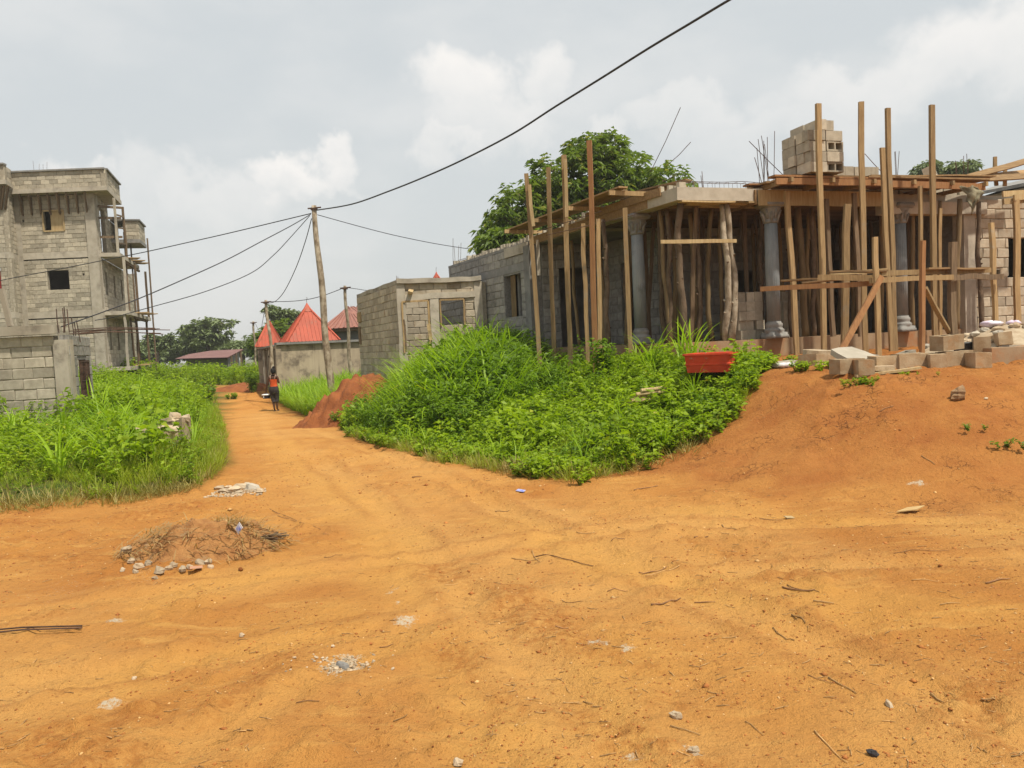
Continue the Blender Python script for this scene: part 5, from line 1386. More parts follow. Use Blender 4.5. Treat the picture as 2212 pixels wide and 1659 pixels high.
def blades(n, L, W, spread, droop, rng, seg=4, r0=.05, lmin=.55):
    """grass blades of one tuft"""
    a = rng.uniform(0, 2 * pi, n); b = rng.uniform(0, 1, n) ** .7
    Ls = L * rng.uniform(lmin, 1, n); Ws = W * rng.uniform(.7, 1.2, n)
    rad = np.stack([np.cos(a), np.sin(a), np.zeros(n)], 1); sd = np.stack([-np.sin(a), np.cos(a), np.zeros(n)], 1)
    th0 = spread * b; V = []
    p = rad * r0 * rng.uniform(0, 1, n)[:, None]; th = th0.copy(); dr = droop * rng.uniform(.4, 1.3, n)
    tw = sd * np.cos(.5) + rad * 0
    for i in range(seg + 1):
        t = i / seg; w = (Ws * (1 - t ** 1.8) * (.55 + .45 * min(1, t * 4)))[:, None]
        V.append(p - tw * w / 2); V.append(p + tw * w / 2)
        p = p + (rad * np.sin(th)[:, None] + np.array([0, 0, 1.0]) * np.cos(th)[:, None]) * (Ls / seg)[:, None]
        th = th + dr / seg * (1 + t)
    V = np.stack(V, 1); m = V.shape[1]; k = (np.arange(n) * m)[:, None]; T = []
    for i in range(seg):
        T.append(k + np.array([2 * i, 2 * i + 1, 2 * i + 3]))
        if i < seg - 1 or True: T.append(k + np.array([2 * i, 2 * i + 3, 2 * i + 2]))
    return V.reshape(-1, 3), np.concatenate(T), np.repeat(rng.random(n), m)
def join(parts):
    V, T, C = [], [], []; k = 0
    for v, t, c in parts: V.append(v); T.append(t + k); C.append(c); k += len(v)
    return np.concatenate(V), np.concatenate(T), np.concatenate(C)
def stem_geo(P, r, n=4):
    mb = MB().tube(P, r, n, False); V = np.array(mb.v); T = []
    for f in mb.f: T.append((f[0], f[1], f[2])); T.append((f[0], f[2], f[3]))
    return V, np.array(T), np.full(len(V), .35)
def herb(rng, h, ns=4, nl=9, L=.07, W=.035, spread=.5, droop=.3):
    """leafy weed: a few stems with leaves all the way up"""
    out = []
    for s in range(ns):
        a = rng.uniform(0, 2 * pi); ln = spread * rng.uniform(.2, 1); hh = h * rng.uniform(.65, 1)
        t = np.sort(rng.uniform(.12, 1, nl)); P = np.stack([np.cos(a) * ln * hh * t ** 1.3, np.sin(a) * ln * hh * t ** 1.3, hh * t], 1)
        la = rng.uniform(0, 2 * pi, nl) ; d = np.stack([np.cos(la), np.sin(la), rng.uniform(-.15, .75, nl)], 1)
        out.append(leaves_at(P, d, L * rng.uniform(.7, 1.25, nl), W * rng.uniform(.8, 1.2, nl), rng, droop=droop))
        out.append(stem_geo([Vector((0, 0, 0)), Vector(P[-1])], [.006, .003], 2))
    return join(out)
def bake(name, tmpl, pos, yaw, scale, tilt, mat, parent=None, label=None, cat=None, kind=None, group=None, seed=1):
    """stamp plant templates at many places into one mesh"""
    rng = np.random.default_rng(seed); pick = rng.integers(0, len(tmpl), len(pos)); Vs, Ts, Cs = [], [], []; k = 0
    for ti, (V, T, C) in enumerate(tmpl):
        m = np.where(pick == ti)[0]
        if not len(m): continue
        cy, sy = np.cos(yaw[m]), np.sin(yaw[m]); sc = scale[m]
        X = (V[None, :, 0] * cy[:, None] - V[None, :, 1] * sy[:, None]) * sc[:, None]
        Y = (V[None, :, 0] * sy[:, None] + V[None, :, 1] * cy[:, None]) * sc[:, None]
        Z = V[None, :, 2] * sc[:, None]
        tx, ty = tilt[m, 0][:, None], tilt[m, 1][:, None]
        P = np.stack([X + Z * tx + pos[m, 0][:, None], Y + Z * ty + pos[m, 1][:, None], Z * (1 - .5 * (tx ** 2 + ty ** 2)) + pos[m, 2][:, None]], -1)
        n = len(m); Vs.append(P.reshape(-1, 3)); Ts.append((T[None] + (np.arange(n) * len(V))[:, None, None]).reshape(-1, 3) + k); k += n * len(V)
        Cs.append(np.clip(C[None] * .7 + rng.random(n)[:, None] * .3, 0, 1).ravel())
    return tri_obj(name, np.concatenate(Vs), np.concatenate(Ts), np.concatenate(Cs), mat, parent, label, cat, kind, group)
def tri_obj(name, V, T, C, mat, parent=None, label=None, cat=None, kind=None, group=None):
    o0 = np.array(wloc(parent)) if parent is not None else np.array([(V[:, 0].min() + V[:, 0].max()) / 2, (V[:, 1].min() + V[:, 1].max()) / 2, V[:, 2].min()])
    me = bpy.data.meshes.new(name); W_ = V - o0
    me.vertices.add(len(W_)); me.vertices.foreach_set('co', W_.ravel())
    me.loops.add(T.size); me.loops.foreach_set('vertex_index', T.ravel().astype(np.int32))
    me.polygons.add(len(T)); me.polygons.foreach_set('loop_start', np.arange(0, T.size, 3)); me.polygons.foreach_set('loop_total', np.full(len(T), 3))
    me.update()
    a = me.attributes.new('tint', 'FLOAT', 'POINT'); a.data.foreach_set('value', C.astype(np.float32))
    me.materials.append(mat); o = bpy.data.objects.new(name, me); COL.objects.link(o)
    if parent is not None: o.parent = parent
    else: o.location = o0
    return tag(o, label, cat, group, kind)
def scatter(poly, n, rng, dens=None):
    P = np.array(poly); mn, mx = P.min(0), P.max(0); out = np.zeros((0, 2))
    while len(out) < n:
        q = rng.uniform(mn, mx, (n * 2, 2)); m = inpoly(q[:, 0], q[:, 1], poly)
        if dens is not None: m &= rng.random(len(q)) < dens(q[:, 0], q[:, 1])
        out = np.concatenate([out, q[m]])
        if not m.any(): break
    q = out[:n]; z = terrain(q[:, 0], q[:, 1]) + detail(q[:, 0], q[:, 1])
    return np.column_stack([q, z])
def field(name, poly, n, tm, mat, s0, s1, label, seed, dens=None, size=None, tilt=.12, kind='stuff', cat='weeds'):
    rng = np.random.default_rng(seed); pos = scatter(poly, n, rng, dens); sc = rng.uniform(s0, s1, len(pos))
    if size is not None: sc = sc * size(pos[:, 0], pos[:, 1])
    pos[:, 2] -= .015
    return bake(name, tm, pos, rng.uniform(0, 2 * pi, len(pos)), sc, rng.normal(0, tilt, (len(pos), 2)), MT[mat], None, label, cat, kind, None, seed)
rg = np.random.default_rng(21)
T_HERB = [herb(rg, .5, 4, 10, .095, .05) for _ in range(6)]
T_LOW = [herb(rg, .22, 5, 7, .07, .042, .9) for _ in range(6)]
T_BUSH = [herb(rg, .9, 5, 13, .13, .05, .45, .45) for _ in range(6)]
T_BROAD = [herb(rg, .8, 4, 8, .17, .11, .5, .35) for _ in range(5)]
T_GRASS = [blades(15, .5, .0125, .75, .9, rg, 3, .08) for _ in range(6)]
T_TALL = [blades(14, 1.25, .034, .55, 1.5, rg, 5, .10) for _ in range(6)]
T_REED = [blades(11, 1.6, .05, .38, 1.3, rg, 6, .07) for _ in range(5)]
T_DRY = [blades(12, .28, .009, 1.1, .7, rg, 3, .10) for _ in range(5)]

# right plot: heights follow the picture, tall in front of the annex and low towards the bank
def tallness(x, y):
    u = x / np.maximum(y, 1)
    return np.exp(-((u + .058) / .078) ** 2) * sstep(y, 12.0, 16.5) * (1 - sstep(y, 21.5, 23.5)) 
edge_r = lambda x, y: sdist(x, y, RTOE)
low_r = lambda x, y: np.clip(1.0 - 1.1 * tallness(x, y), .08, 1)
grow = lambda x, y: (.45 + .45 * sstep(sdist(x, y, RTOE), .1, 1.0) + .5 * (fbm(x * 1.3, y * 1.3, 5, 2) - .5)) * (1 - .4 * sstep(y, 10.4, 12.2) * sstep(x / np.maximum(y, 1), .0, .07)) * (1 - .62 * sstep(y, 9.4, 10.4) * sstep(x / np.maximum(y, 1), .15, .22))
grassy = lambda x, y: np.clip(np.exp(-((x / np.maximum(y, 1) - .085) / .06) ** 2) * 1.2 * (1 - sstep(y, 12.5, 15)) + .18 + .4 * sstep(fbm(x * .7, y * .7, 6, 2), .5, .7), 0, 1)
field('broadleaf_cover', RVEG, 240, T_BROAD, 'herb', .35, .75, 'broad leaved weeds dotted over the plot before the house', 24, lambda x, y: low_r(x, y), None)
field('dark_weed_cover', RVEG, 520, T_HERB, 'herb_dark', .5, 1.1, 'darker leafy weeds mixed into the plot before the house', 25, lambda x, y: low_r(x, y) * sstep(fbm(x * .9, y * .9, 81, 2), .48, .62), grow)
field('weed_cover', RVEG, 3200, T_HERB, 'herb', .4, 1.25, 'low bright green leafy weeds covering the plot before the house', 1, lambda x, y: low_r(x, y) * (1 - .75 * grassy(x, y)) * sstep(edge_r(x, y) + (fbm(x * 1.6, y * 1.6, 73, 3) - .5) * 1.2, .0, .5), grow)
field('weed_cover', RVEG, 2200, T_LOW, 'herb', .7, 1.2, 'creeping small leaved weeds at the foot of the plot', 2, lambda x, y: 1 - .8 * sstep(y, 13, 16))
field('grass_cover', RVEG, 2600, T_GRASS, 'grass', .65, 1.1, 'short thin grass in the middle of the weedy plot', 3, lambda x, y: grassy(x, y), grow)
field('shrub_cover', RVEG, 950, T_BUSH, 'herb_dark', .8, 1.25, 'dense dark leafy growth heaped up below the annex', 4, lambda x, y: np.clip(tallness(x, y) * 1.3 + .5 * np.exp(-((x / np.maximum(y, 1) + .16) / .05) ** 2) * sstep(y, 12, 14), 0, 1), lambda x, y: .7 + .75 * tallness(x, y))
field('wispy_grass_cover', RVEG, 150, T_TALL, 'tall_grass', .3, .65, 'wisps of longer grass standing above the low weeds', 26, lambda x, y: low_r(x, y))
field('tall_grass_cover', RVEG, 620, T_TALL, 'tall_grass', .6, 1.7, 'tall arching bright grass on the overgrown heap', 5, lambda x, y: np.clip(tallness(x, y) * sstep(y, 12.8, 15.5), 0, 1), lambda x, y: .65 + .65 * tallness(x, y))
ONHEAP = lambda x, y: np.clip((tallness(x, y) - .25) * 1.6, 0, 1) * sstep(y, 13.2, 15.5)
field('cane_grass_cover', RVEG, 190, T_REED, 'tall_grass', .65, 1.15, 'broad bladed cane grass crowning the overgrown heap', 9, ONHEAP, lambda x, y: .75 + .45 * tallness(x, y))
EDGE = [(x - .12, y - .35) for x, y in RFRONT] + [(x + .02, y + .35) for x, y in reversed(RFRONT)]
field('edge_weeds', EDGE, 260, T_LOW, 'herb', .5, 1.3, 'straggling weeds creeping out over the road edge', 19, lambda x, y: sstep(fbm(x * 1.4, y * 1.4, 71, 2), .45, .6))
field('edge_grass', EDGE, 240, T_GRASS, 'grass', .35, .8, 'short grass tufts straggling along the road edge', 20, lambda x, y: sstep(fbm(x * 1.1, y * 1.1, 72, 2), .4, .6), None, .25)
field('dry_grass', EDGE, 420, T_DRY, 'dry_grass', .6, 1.3, 'straggling dry grass along the edge of the weedy plot', 6, None, None, .2)
# verge between the mound, the poles and the compound wall
VERGE = [(-4.4, 21.6), (-6.9, 26.5), (-9.2, 32), (-10.6, 35.4), (-8.4, 36.6), (-6.2, 34), (-5.6, 29), (-4.2, 25)]
field('verge_grass', VERGE, 760, T_TALL, 'tall_grass', .6, 1.25, 'bright tall grass on the verge below the compound wall', 7)
field('verge_weeds', VERGE, 500, T_HERB, 'herb', .8, 1.3, 'leafy weeds along the verge by the utility pole', 8)
# left plot
LFRONT = [tuple(onground(*p)[:2]) for p in ((-120, 1112), (0, 1100), (120, 1088), (220, 1080), (340, 1066), (430, 1050), (475, 1020), (490, 985), (488, 940), (478, 895), (466, 855))]
LVEG = LFRONT + [(-13.6, 36.5), (-19, 40.5), (-24, 40), (-14, 20), (-11, 15), (-9.5, 11)]
dlf = lambda x, y: -sdist(x, y, LTOE)
lsize = lambda x, y: (.42 + .5 * sstep(dlf(x, y), .2, 2.6)) * (.75 + .9 * (fbm(x * .8, y * .8, 15, 2) - .3)) * (.62 + .5 * sstep(x / np.maximum(y, 1), -.62, -.47))
lgrass = lambda x, y: np.clip(np.exp(-((dlf(x, y) - .5) / 1.1) ** 2) * sstep(x + .45 * (y - 9), -6.6, -5.0) + .22, 0, 1)
nearw = lambda x, y: np.clip((13.0 / y) ** 1.3, 0, 1)
field('weed_cover', LVEG, 3000, T_HERB, 'herb', .5, 1.4, 'knee high bright green weeds filling the left plot', 11, lambda x, y: nearw(x, y) * (1 - .7 * lgrass(x, y)), lsize)
field('broadleaf_cover', LVEG, 700, T_BROAD, 'herb', .75, 1.25, 'broad leaved weeds standing above the left plot', 12, lambda x, y: nearw(x, y) * sstep(dlf(x, y), .5, 1.4), lsize)
field('grass_cover', LVEG, 3100, T_GRASS, 'grass', .8, 1.6, 'fine green grass at the road corner of the left plot', 13, lambda x, y: nearw(x, y) * lgrass(x, y), lsize)
field('tall_grass_cover', LVEG, 950, T_TALL, 'tall_grass', .6, 1.6, 'tall grass among the weeds of the left plot', 14, lambda x, y: sstep(dlf(x, y), .3, 1.3) * (.25 + .75 * sstep(y, 12, 15)) * (1 - sstep(y, 28, 33)) * (.25 + .75 * sstep(x / np.maximum(y, 1), -.6, -.5)), lsize)
field('shrub_cover', LVEG, 620, T_BUSH, 'herb', .9, 1.45, 'bushy green growth hiding the foot of the left building', 15, lambda x, y: sstep(y, 15, 20) * sstep(dlf(x, y), .3, 2), None)
LEDGE = [(x + .03, y - .3) for x, y in LFRONT[:9]] + [(x - .25, y + .2) for x, y in reversed(LFRONT[:9])]
field('dry_grass', LEDGE, 300, T_DRY, 'dry_grass', .5, 1.2, 'dry straw grass fringing the left plot', 16, None, None, .25)
# field behind the road bend
FARF = [(-12.5, 41), (-16, 47), (-26, 62), (-34, 62), (-22, 44), (-17, 41.5)]
field('far_weeds', [(-13.5, 44), (-9.5, 46), (-12, 60), (-36, 62), (-24, 46), (-19, 43), (-17.5, 46.5), (-15.2, 46.2)], 850, T_BUSH, 'herb', .9, 1.7, 'green scrub beyond the bend of the track', 17)
field('far_grass', [(-13.0, 45.5), (-12, 60), (-34, 62), (-20, 47), (-16, 47.2)], 420, T_TALL, 'grass', .5, .9, 'pale green grass beyond the bend of the track', 18)

# single plants that stand out
def plant(name, tm, px, py, scale, mat, label, seed, group=None, d=None, extra=None):
    p = onground(px, py) if d is None else at(px, py, d)
    if d is not None: p.z = gz(p.x, p.y)
    rng = np.random.default_rng(seed); pos = np.array([[p.x, p.y, p.z - .02]] * (extra or 1)); pos[1:, :2] += rng.normal(0, .1, (len(pos) - 1, 2))
    return bake(name, tm, pos, rng.uniform(0, 6, len(pos)), np.full(len(pos), scale) * rng.uniform(.8, 1.1, len(pos)), rng.normal(0, .06, (len(pos), 2)), MT[mat], None, label, 'plant', None, group, seed)
plant('grass_clump', T_REED, 130, 1030, .8, 'tall_grass', 'big clump of arching grass blades near the left edge', 31, extra=3)
plant('grass_clump', T_REED, 1340, 925, .42, 'tall_grass', 'small upright grass clump in the middle of the weedy plot', 32, extra=2)
plant('grass_clump', T_REED, 1425, 975, .5, 'tall_grass', 'drooping grass clump at the edge of the bank', 33, extra=2)
plant('grass_clump', T_REED, 860, 905, .6, 'tall_grass', 'bright grass clump right of the red dirt mound', 34, extra=3)
plant('grass_clump', T_REED, 1490, 770, .8, 'tall_grass', 'tall cane grass with drooping blades behind the red tub', 35, d=13.8, extra=3)
plant('grass_clump', T_REED, 1410, 770, .7, 'tall_grass', 'spiky grass clump at the foot of the left column', 36, d=14.2, extra=3)
plant('grass_clump', T_REED, 1000, 800, 1.3, 'tall_grass', 'tallest broad bladed grass before the right annex window', 37, d=17.6, extra=4)
plant('grass_clump', T_REED, 935, 830, .95, 'tall_grass', 'broad bladed grass on the slope below the left annex window', 38, d=17.2, extra=3)
plant('grass_clump', T_REED, 395, 845, .8, 'tall_grass', 'pale tall grass rising over the left weeds near the road', 39, d=19, extra=4)
plant('leafy_bush', T_BUSH, 1190, 810, .75, 'herb_dark', 'dark drooping leafy bush at the foot of the leftmost post', 40, d=15.4, extra=6)
plant('leafy_bush', T_BUSH, 1312, 790, .95, 'herb_dark', 'dark creeper wrapped around the foot of the orange post', 41, d=14.9, extra=5)
plant('leafy_bush', T_BUSH, 1510, 800, .42, 'herb_dark', 'dark weed growing against the left side of the red tub', 42, d=10.75, extra=5)
plant('leafy_bush', T_BUSH, 1622, 815, .42, 'herb_dark', 'dark weed at the right side of the red tub', 43, d=10.7, extra=5)
plant('leafy_bush', T_BROAD, 915, 760, .9, 'herb_dark', 'bush growing against the left annex window', 44, d=21.5, extra=6)
plant('leafy_bush', T_BROAD, 440, 800, 1.2, 'herb_dark', 'dark rounded bush above the left weeds by the track', 45, d=33, extra=14)
plant('leafy_bush', T_BUSH, 545, 800, 1.25, 'herb_dark', 'dark bush beside the track left of the woman', 46, d=40, extra=12)
plant('leafy_bush', T_BUSH, 190, 830, 1.1, 'herb_dark', 'dark green bush beside the grille of the low enclosure', 47, d=19, extra=8)
for i, (px, py, s) in enumerate(((1860, 830, .42), (1800, 795, .5), (1740, 800, .55), (1720, 752, .5), (1960, 808, .2))):
    plant('weed', T_LOW, px, py, s * 1.3, 'herb', ('flat weed patch below the pale plank', 'weed patch before the leftmost bank block', 'weed patch below the mossy lump', 'leafy weed behind the flat lump', 'tiny weed below the orange scaffold post')[i], 50 + i, extra=9, d=11.9 if py == 752 else None)
plant('weed', T_LOW, 2175, 965, .5, 'herb_dark', 'small dark weed on bare bank at right edge', 60, extra=3)
plant('weed', T_LOW, 2090, 925, .35, 'herb_dark', 'tiny weed on the bare bank above the small dark weed', 61, extra=3)
plant('weed', T_LOW, 1270, 1040, .8, 'herb', 'bright sprig at the lowest tip of the weedy plot', 62, extra=3)
plant('weed', T_LOW, 500, 862, 1.4, 'herb', 'low weed patch on the track left of the woman', 63, extra=8)

# ------------------------------------------------------------------ trees
def tree(name, base, blobs, ncl, L, W, mat, label, seed, group=None, trunk_r=.2, per=9, droop=.55, barkm='bark', limbs=None):
    """trunk with limbs reaching into ellipsoid blobs (centre, radii); crown of leaf rosettes"""
    rng = np.random.default_rng(seed); base = Vector(base)
    t = thing(name, base, label, 'tree', group); mb = MB()
    low = min(b[0].z - b[1][2] for b in blobs); cx_ = sum((b[0] for b in blobs), Vector()) / len(blobs)
    fork = base.lerp(Vector((cx_.x, cx_.y, low)), .85); fork.z = max(base.z + .5, min(low + .4, cx_.z))
    mb.tube([base - Vector((0, 0, .3)), base.lerp(fork, .5) + Vector((.1, 0, 0)), fork], [trunk_r * 1.25, trunk_r, trunk_r * .8], 9)
    for c, r in blobs:
        m = fork.lerp(c, .5) + Vector((rng.normal(0, .2), rng.normal(0, .2), .1))
        mb.tube([fork, m, c], [trunk_r * .55, trunk_r * .35, trunk_r * .15], 6)
        for _ in range(4):
            e = Vector(rng.normal(0, 1, 3)).normalized(); tip = c + Vector((e.x * r[0], e.y * r[1], e.z * r[2])) * .85
            mb.tube([m.lerp(c, .7), tip], [trunk_r * .16, trunk_r * .05], 4)
    mb.build('trunk', MT[barkm], t, True)
    vol = np.array([b[1][0] * b[1][1] * b[1][2] for b in blobs]) ** .67; cnt = np.maximum(1, (ncl * vol / vol.sum()).astype(int)); parts = []
    for (c, r), n in zip(blobs, cnt):
        u = rng.normal(0, 1, (n, 3)); u /= np.linalg.norm(u, axis=1, keepdims=True)
        lump = 1 + .22 * np.sin(u[:, 0] * 5 + seed) * np.sin(u[:, 1] * 6 + 1) + .18 * np.sin(u[:, 2] * 7 + seed)
        rad = rng.uniform(.25, 1, n) ** .42 * lump
        P = np.array(c) + u * np.array(r) * rad[:, None]
        B = np.repeat(P, per, 0) + rng.normal(0, L * .18, (n * per, 3))
        a = rng.uniform(0, 2 * pi, n * per); d = np.stack([np.cos(a), np.sin(a), rng.uniform(-.45, .55, n * per)], 1) + np.repeat(u, per, 0) * .5
        parts.append(leaves_at(B, d, L * rng.uniform(.65, 1.2, n * per), W * rng.uniform(.8, 1.2, n * per), rng, droop=droop))
    V, T, C = join(parts); tri_obj('crown', V, T, C, MT[mat], t)
    return t
def blob(px, py, d, rx, rz, ry=None):
    """ellipsoid given by its centre and radii in picture units at depth d"""
    k = d / F; return (at(px, py, d), (rx * k, (ry or rx) * k, rz * k))
D = 31.0
bs = at(1270, 745, D); bs.z = gz(bs.x, bs.y)
tree('mango_tree', bs, [blob(1285, 370, D, 70, 70), blob(1200, 400, D - .5, 70, 60), blob(1345, 390, D, 70, 60), blob(1130, 450, D - 1, 70, 55), blob(1090, 500, D - 1.5, 55, 45), blob(1235, 450, D, 100, 60), blob(1390, 430, D, 70, 45),
                        blob(1310, 330, D, 50, 40), blob(1180, 480, D, 90, 55), blob(1440, 385, D - 1, 48, 28), blob(1330, 450, D, 90, 45), blob(1075, 520, D - 2, 42, 36), blob(1255, 330, D, 38, 30)], 2300, .32, .082, 'mango', 'large leafy mango tree rising behind the unfinished house', 3, None, .28, 8)
tree('leafy_bush', at(1100, 545, 27.5).lerp(Vector((at(1100, 545, 27.5).x, 27.5, 1)), 1), [blob(1090, 520, 27.8, 42, 25), blob(1130, 520, 28, 35, 25), blob(1062, 528, 27.8, 26, 18)], 330, .34, .1, 'mango', 'bright low foliage over the far end of the side wall', 4, None, .08)
D = 58.0
bs = at(2040, 700, D); bs.z = .8
tree('spreading_tree', bs, [blob(2000, 362, D, 26, 7), blob(1990, 372, D, 20, 5), blob(2060, 368, D, 45, 8), blob(2085, 355, D, 25, 6), blob(2035, 380, D, 30, 7), blob(2010, 352, D, 14, 5)], 420, .42, .13, 'far_leaf', 'far flat crowned tree showing over the right roof', 5, None, .25, 7)
GT = 'trees beyond the track'
def far_tree(px, d, blobs, n, L, label, seed, zt=None, m='far_leaf', r=.25, per=8, W=None):
    bs = at(px, 790, d); bs.z = gz(bs.x, bs.y)
    tree('far_tree', bs, [blob(*b[:2], d + (b[4] if len(b) > 4 else 0), b[2], b[3]) for b in blobs], n, L, W or L * .42, m, label, seed, GT, r, per, .3)
far_tree(448, 88, [(448, 705, 42, 7), (420, 712, 32, 6), (480, 698, 26, 5), (432, 722, 40, 8), (470, 718, 34, 7), (450, 694, 26, 4), (405, 720, 14, 4), (440, 738, 42, 12), (462, 730, 34, 8), (492, 705, 10, 3), (428, 698, 12, 3)], 330, .6, 'flat topped umbrella tree standing over the distant brown roof', 71)
far_tree(410, 92, [(405, 745, 30, 16), (430, 752, 40, 14), (385, 755, 26, 12)], 260, .6, 'dense rounded tree left below the umbrella tree', 72)
far_tree(330, 84, [(320, 735, 14, 12), (340, 742, 18, 12), (362, 738, 12, 9), (372, 728, 9, 7), (330, 728, 10, 7)], 130, .5, 'sparse gnarled tree just right of the left building', 73, r=.15)
far_tree(300, 95, [(300, 765, 40, 16), (345, 765, 36, 14), (385, 768, 30, 12)], 300, .7, 'dark thicket tree between left building and distant roof', 74)
far_tree(520, 100, [(520, 752, 36, 10), (555, 750, 28, 12), (490, 756, 30, 9), (545, 742, 12, 6)], 430, .75, 'low far trees line right of the umbrella tree', 75)
far_tree(590, 58, [(585, 735, 36, 30), (610, 720, 26, 24), (570, 748, 28, 22), (600, 745, 36, 22), (560, 760, 18, 14)], 900, .42, 'dense mango tree behind the narrow red roof', 76, m='mango', r=.22, W=.13)
far_tree(608, 75, [(600, 676, 20, 8), (625, 680, 18, 8), (585, 668, 14, 5), (612, 690, 20, 8), (628, 692, 14, 6)], 260, .5, 'thin open crowned tree above the dense mango', 77, r=.14)
for i, (px, d) in enumerate(((250, 120), (180, 130), (90, 125), (660, 120), (760, 125), (560, 130), (440, 135), (340, 130))):
    far_tree(px, d, [(px - 30, 768 - px * .03, 40, 16), (px + 30, 764 - px * .03, 40, 18), (px, 758 - px * .03, 36, 16)], 220, .9, 'dark rounded tree in the farthest treeline', 80 + i)

# ------------------------------------------------------------------ red dirt mound
def heap(name, px, py, d, rx, ry, h, mat, label, cat, seed, n=60, shear=(0, 0)):
    c = at(px, py, d); V = []; mb = MB()
    u = np.linspace(-1.15, 1.15, n); X, Y = np.meshgrid(c.x + u * rx, c.y + u * ry)
    q = np.hypot((X - c.x) / rx, (Y - c.y) / ry) + (fbm(X * 1.1, Y * 1.1, seed, 3) - .5) * .35
    prof = sstep(1 - q, 0, 1.0) ** .75 * (1 + shear[0] * (X - c.x) / rx + shear[1] * (Y - c.y) / ry)
    Z = terrain(X, Y) + detail(X, Y) - .06 + h * prof + (fbm(X * 4, Y * 4, seed + 3, 4) - .5) * .42 * h * np.minimum(1, prof * 4) + (fbm(X * 13, Y * 13, seed + 8, 2) - .5) * .11 * h
    mb.v = list(map(tuple, np.stack([X, Y, Z], -1).reshape(-1, 3)))
    mb.f = [(j * n + i, j * n + i + 1, (j + 1) * n + i + 1, (j + 1) * n + i) for j in range(n - 1) for i in range(n - 1)]
    return tag(mb.build(name, MT[mat], None, True), label, cat)
heap('dirt_mound', 770, 876, 21.2, 1.75, 1.6, 1.22, 'red_dirt', 'heap of red earth beside the track in front of the annex', 'mound', 5, 70, (.25, .1))
rngm = np.random.default_rng(9)
pm = at(720, 872, 20.2)
plant('weed', T_HERB, 722, 868, .8, 'herb_dark', 'sprawling weed on the left flank of the red earth heap', 90, d=20.0, extra=10)
heap('dirt_mound', 530, 842, 42, 2.2, 2.0, .45, 'red_dirt', 'low red earth rise where the track bends behind woman', 'mound', 8, 40)

# ------------------------------------------------------------------ debris pile in the foreground
pc = onground(425, 1192)
dp_t = thing('debris_pile', pc, 'low heap of swept dirt, dead grass and twigs on the road', 'debris pile')
n = 70; u = np.linspace(-1.1, 1.1, n); X, Y = np.meshgrid(pc.x + u * .72, pc.y + .1 + u * .42)
q = np.hypot((X - pc.x) / .72, (Y - pc.y - .1) / .42) + (fbm(X * 3, Y * 3, 4, 3) - .5) * .5
prof = np.clip(1 - q, 0, 1) ** .8
Z = terrain(X, Y) + detail(X, Y) - .02 + .27 * prof + (fbm(X * 16, Y * 16, 12, 3) - .5) * .07 * (prof > .03)
mb = MB(); mb.v = list(map(tuple, np.stack([X, Y, Z], -1).reshape(-1, 3))); mb.f = [(j * n + i, j * n + i + 1, (j + 1) * n + i + 1, (j + 1) * n + i) for j in range(n - 1) for i in range(n - 1)]
MT['pile_dirt'] = rough_mat('pile_dirt', (.40, .20, .07), (.29, .13, .045), 14, .98, .9, 50, rnd=0, c3=(.36, .25, .13), c3s=7, c3t=(.55, .75), bdist=.03)
mb.build('dirt', MT['pile_dirt'], dp_t, True)
def pile_z(x, y):
    qq = hypot((x - pc.x) / .72, (y - pc.y - .1) / .42); return gz(x, y) + .27 * max(0, 1 - qq) ** .8
rng = np.random.default_rng(3); nb = 800; V, T, C = [], [], []; k = 0
for i in range(nb):
    a = rng.uniform(0, 2 * pi); r = rng.uniform(.25, 1.05) ** .8; x, y = pc.x + .72 * r * cos(a), pc.y + .1 + .42 * r * sin(a)
    if -.2 < (x - pc.x) < .35 and y < pc.y + .05 and rng.random() < .7: continue
    z = pile_z(x, y) + rng.uniform(.0, .03); L = rng.uniform(.08, .24); b = rng.normal(0, 1) + (.5 if x < pc.x else -.4); w_ = .0035
    d = np.array([cos(b), sin(b) * .8, rng.normal(.05, .25)]) * L; sd = np.array([-sin(b), cos(b), 0]) * w_; p = np.array([x, y, z])
    V += [p - sd, p + sd, p + d * .5 + [0, 0, .012] + sd, p + d * .5 + [0, 0, .012] - sd, p + d]; T += [(k, k + 1, k + 2), (k, k + 2, k + 3), (k + 3, k + 2, k + 4)]; C += [rng.random()] * 5; k += 5
tri_obj('dead_grass', np.array(V), np.array(T), np.array(C), MT['dead_grass'], dp_t, kind='stuff')
m = MT['dry_grass']
rng = np.random.default_rng(5); gp = np.array([[pc.x + .25 + rng.normal(0, .12), pc.y + .33 + rng.normal(0, .06), 0] for _ in range(14)])
gp[:, 2] = [pile_z(a, b) - .02 for a, b in gp[:, :2]]
bake('withered_grass', T_GRASS, gp, rng.uniform(0, 6, 14), np.full(14, .4), rng.normal(0, .35, (14, 2)), MT['dead_grass'], dp_t, kind='stuff')
# bark strip
p = onground(562, 1180); p.z += .02
mb = MB()
for i in range(9):
    a, b = p + Vector((random.uniform(-.12, 0), random.gauss(0, .03), .03 + random.uniform(0, .03))), p + Vector((random.uniform(.12, .24), random.gauss(0, .04), .02 + random.uniform(0, .07)))
    mb.bar(a, b, .02, .006, None, 3, .008)
tag(mb.build('palm_husk', MT['wood_old']), 'ragged dark husk at the right end of the debris heap', 'husk')
p = onground(520, 1192); p.z = pile_z(p.x, p.y) + .012
o = MB().bar(p + Vector((-.022, 0, .025)), p + Vector((.028, -.03, .085)), .06, .004, Vector((0, -1, .6)), 2).build('sachet', MT['pale_plastic']); tag(o, 'small whitish plastic sachet with blue print on the debris heap', 'sachet')
MB().bar(p + Vector((-.010, -.013, .042)), p + Vector((.018, -.028, .072)), .04, .004, Vector((0, -1, .6)), 1).build('blue_print', MT['blue_print'], o)
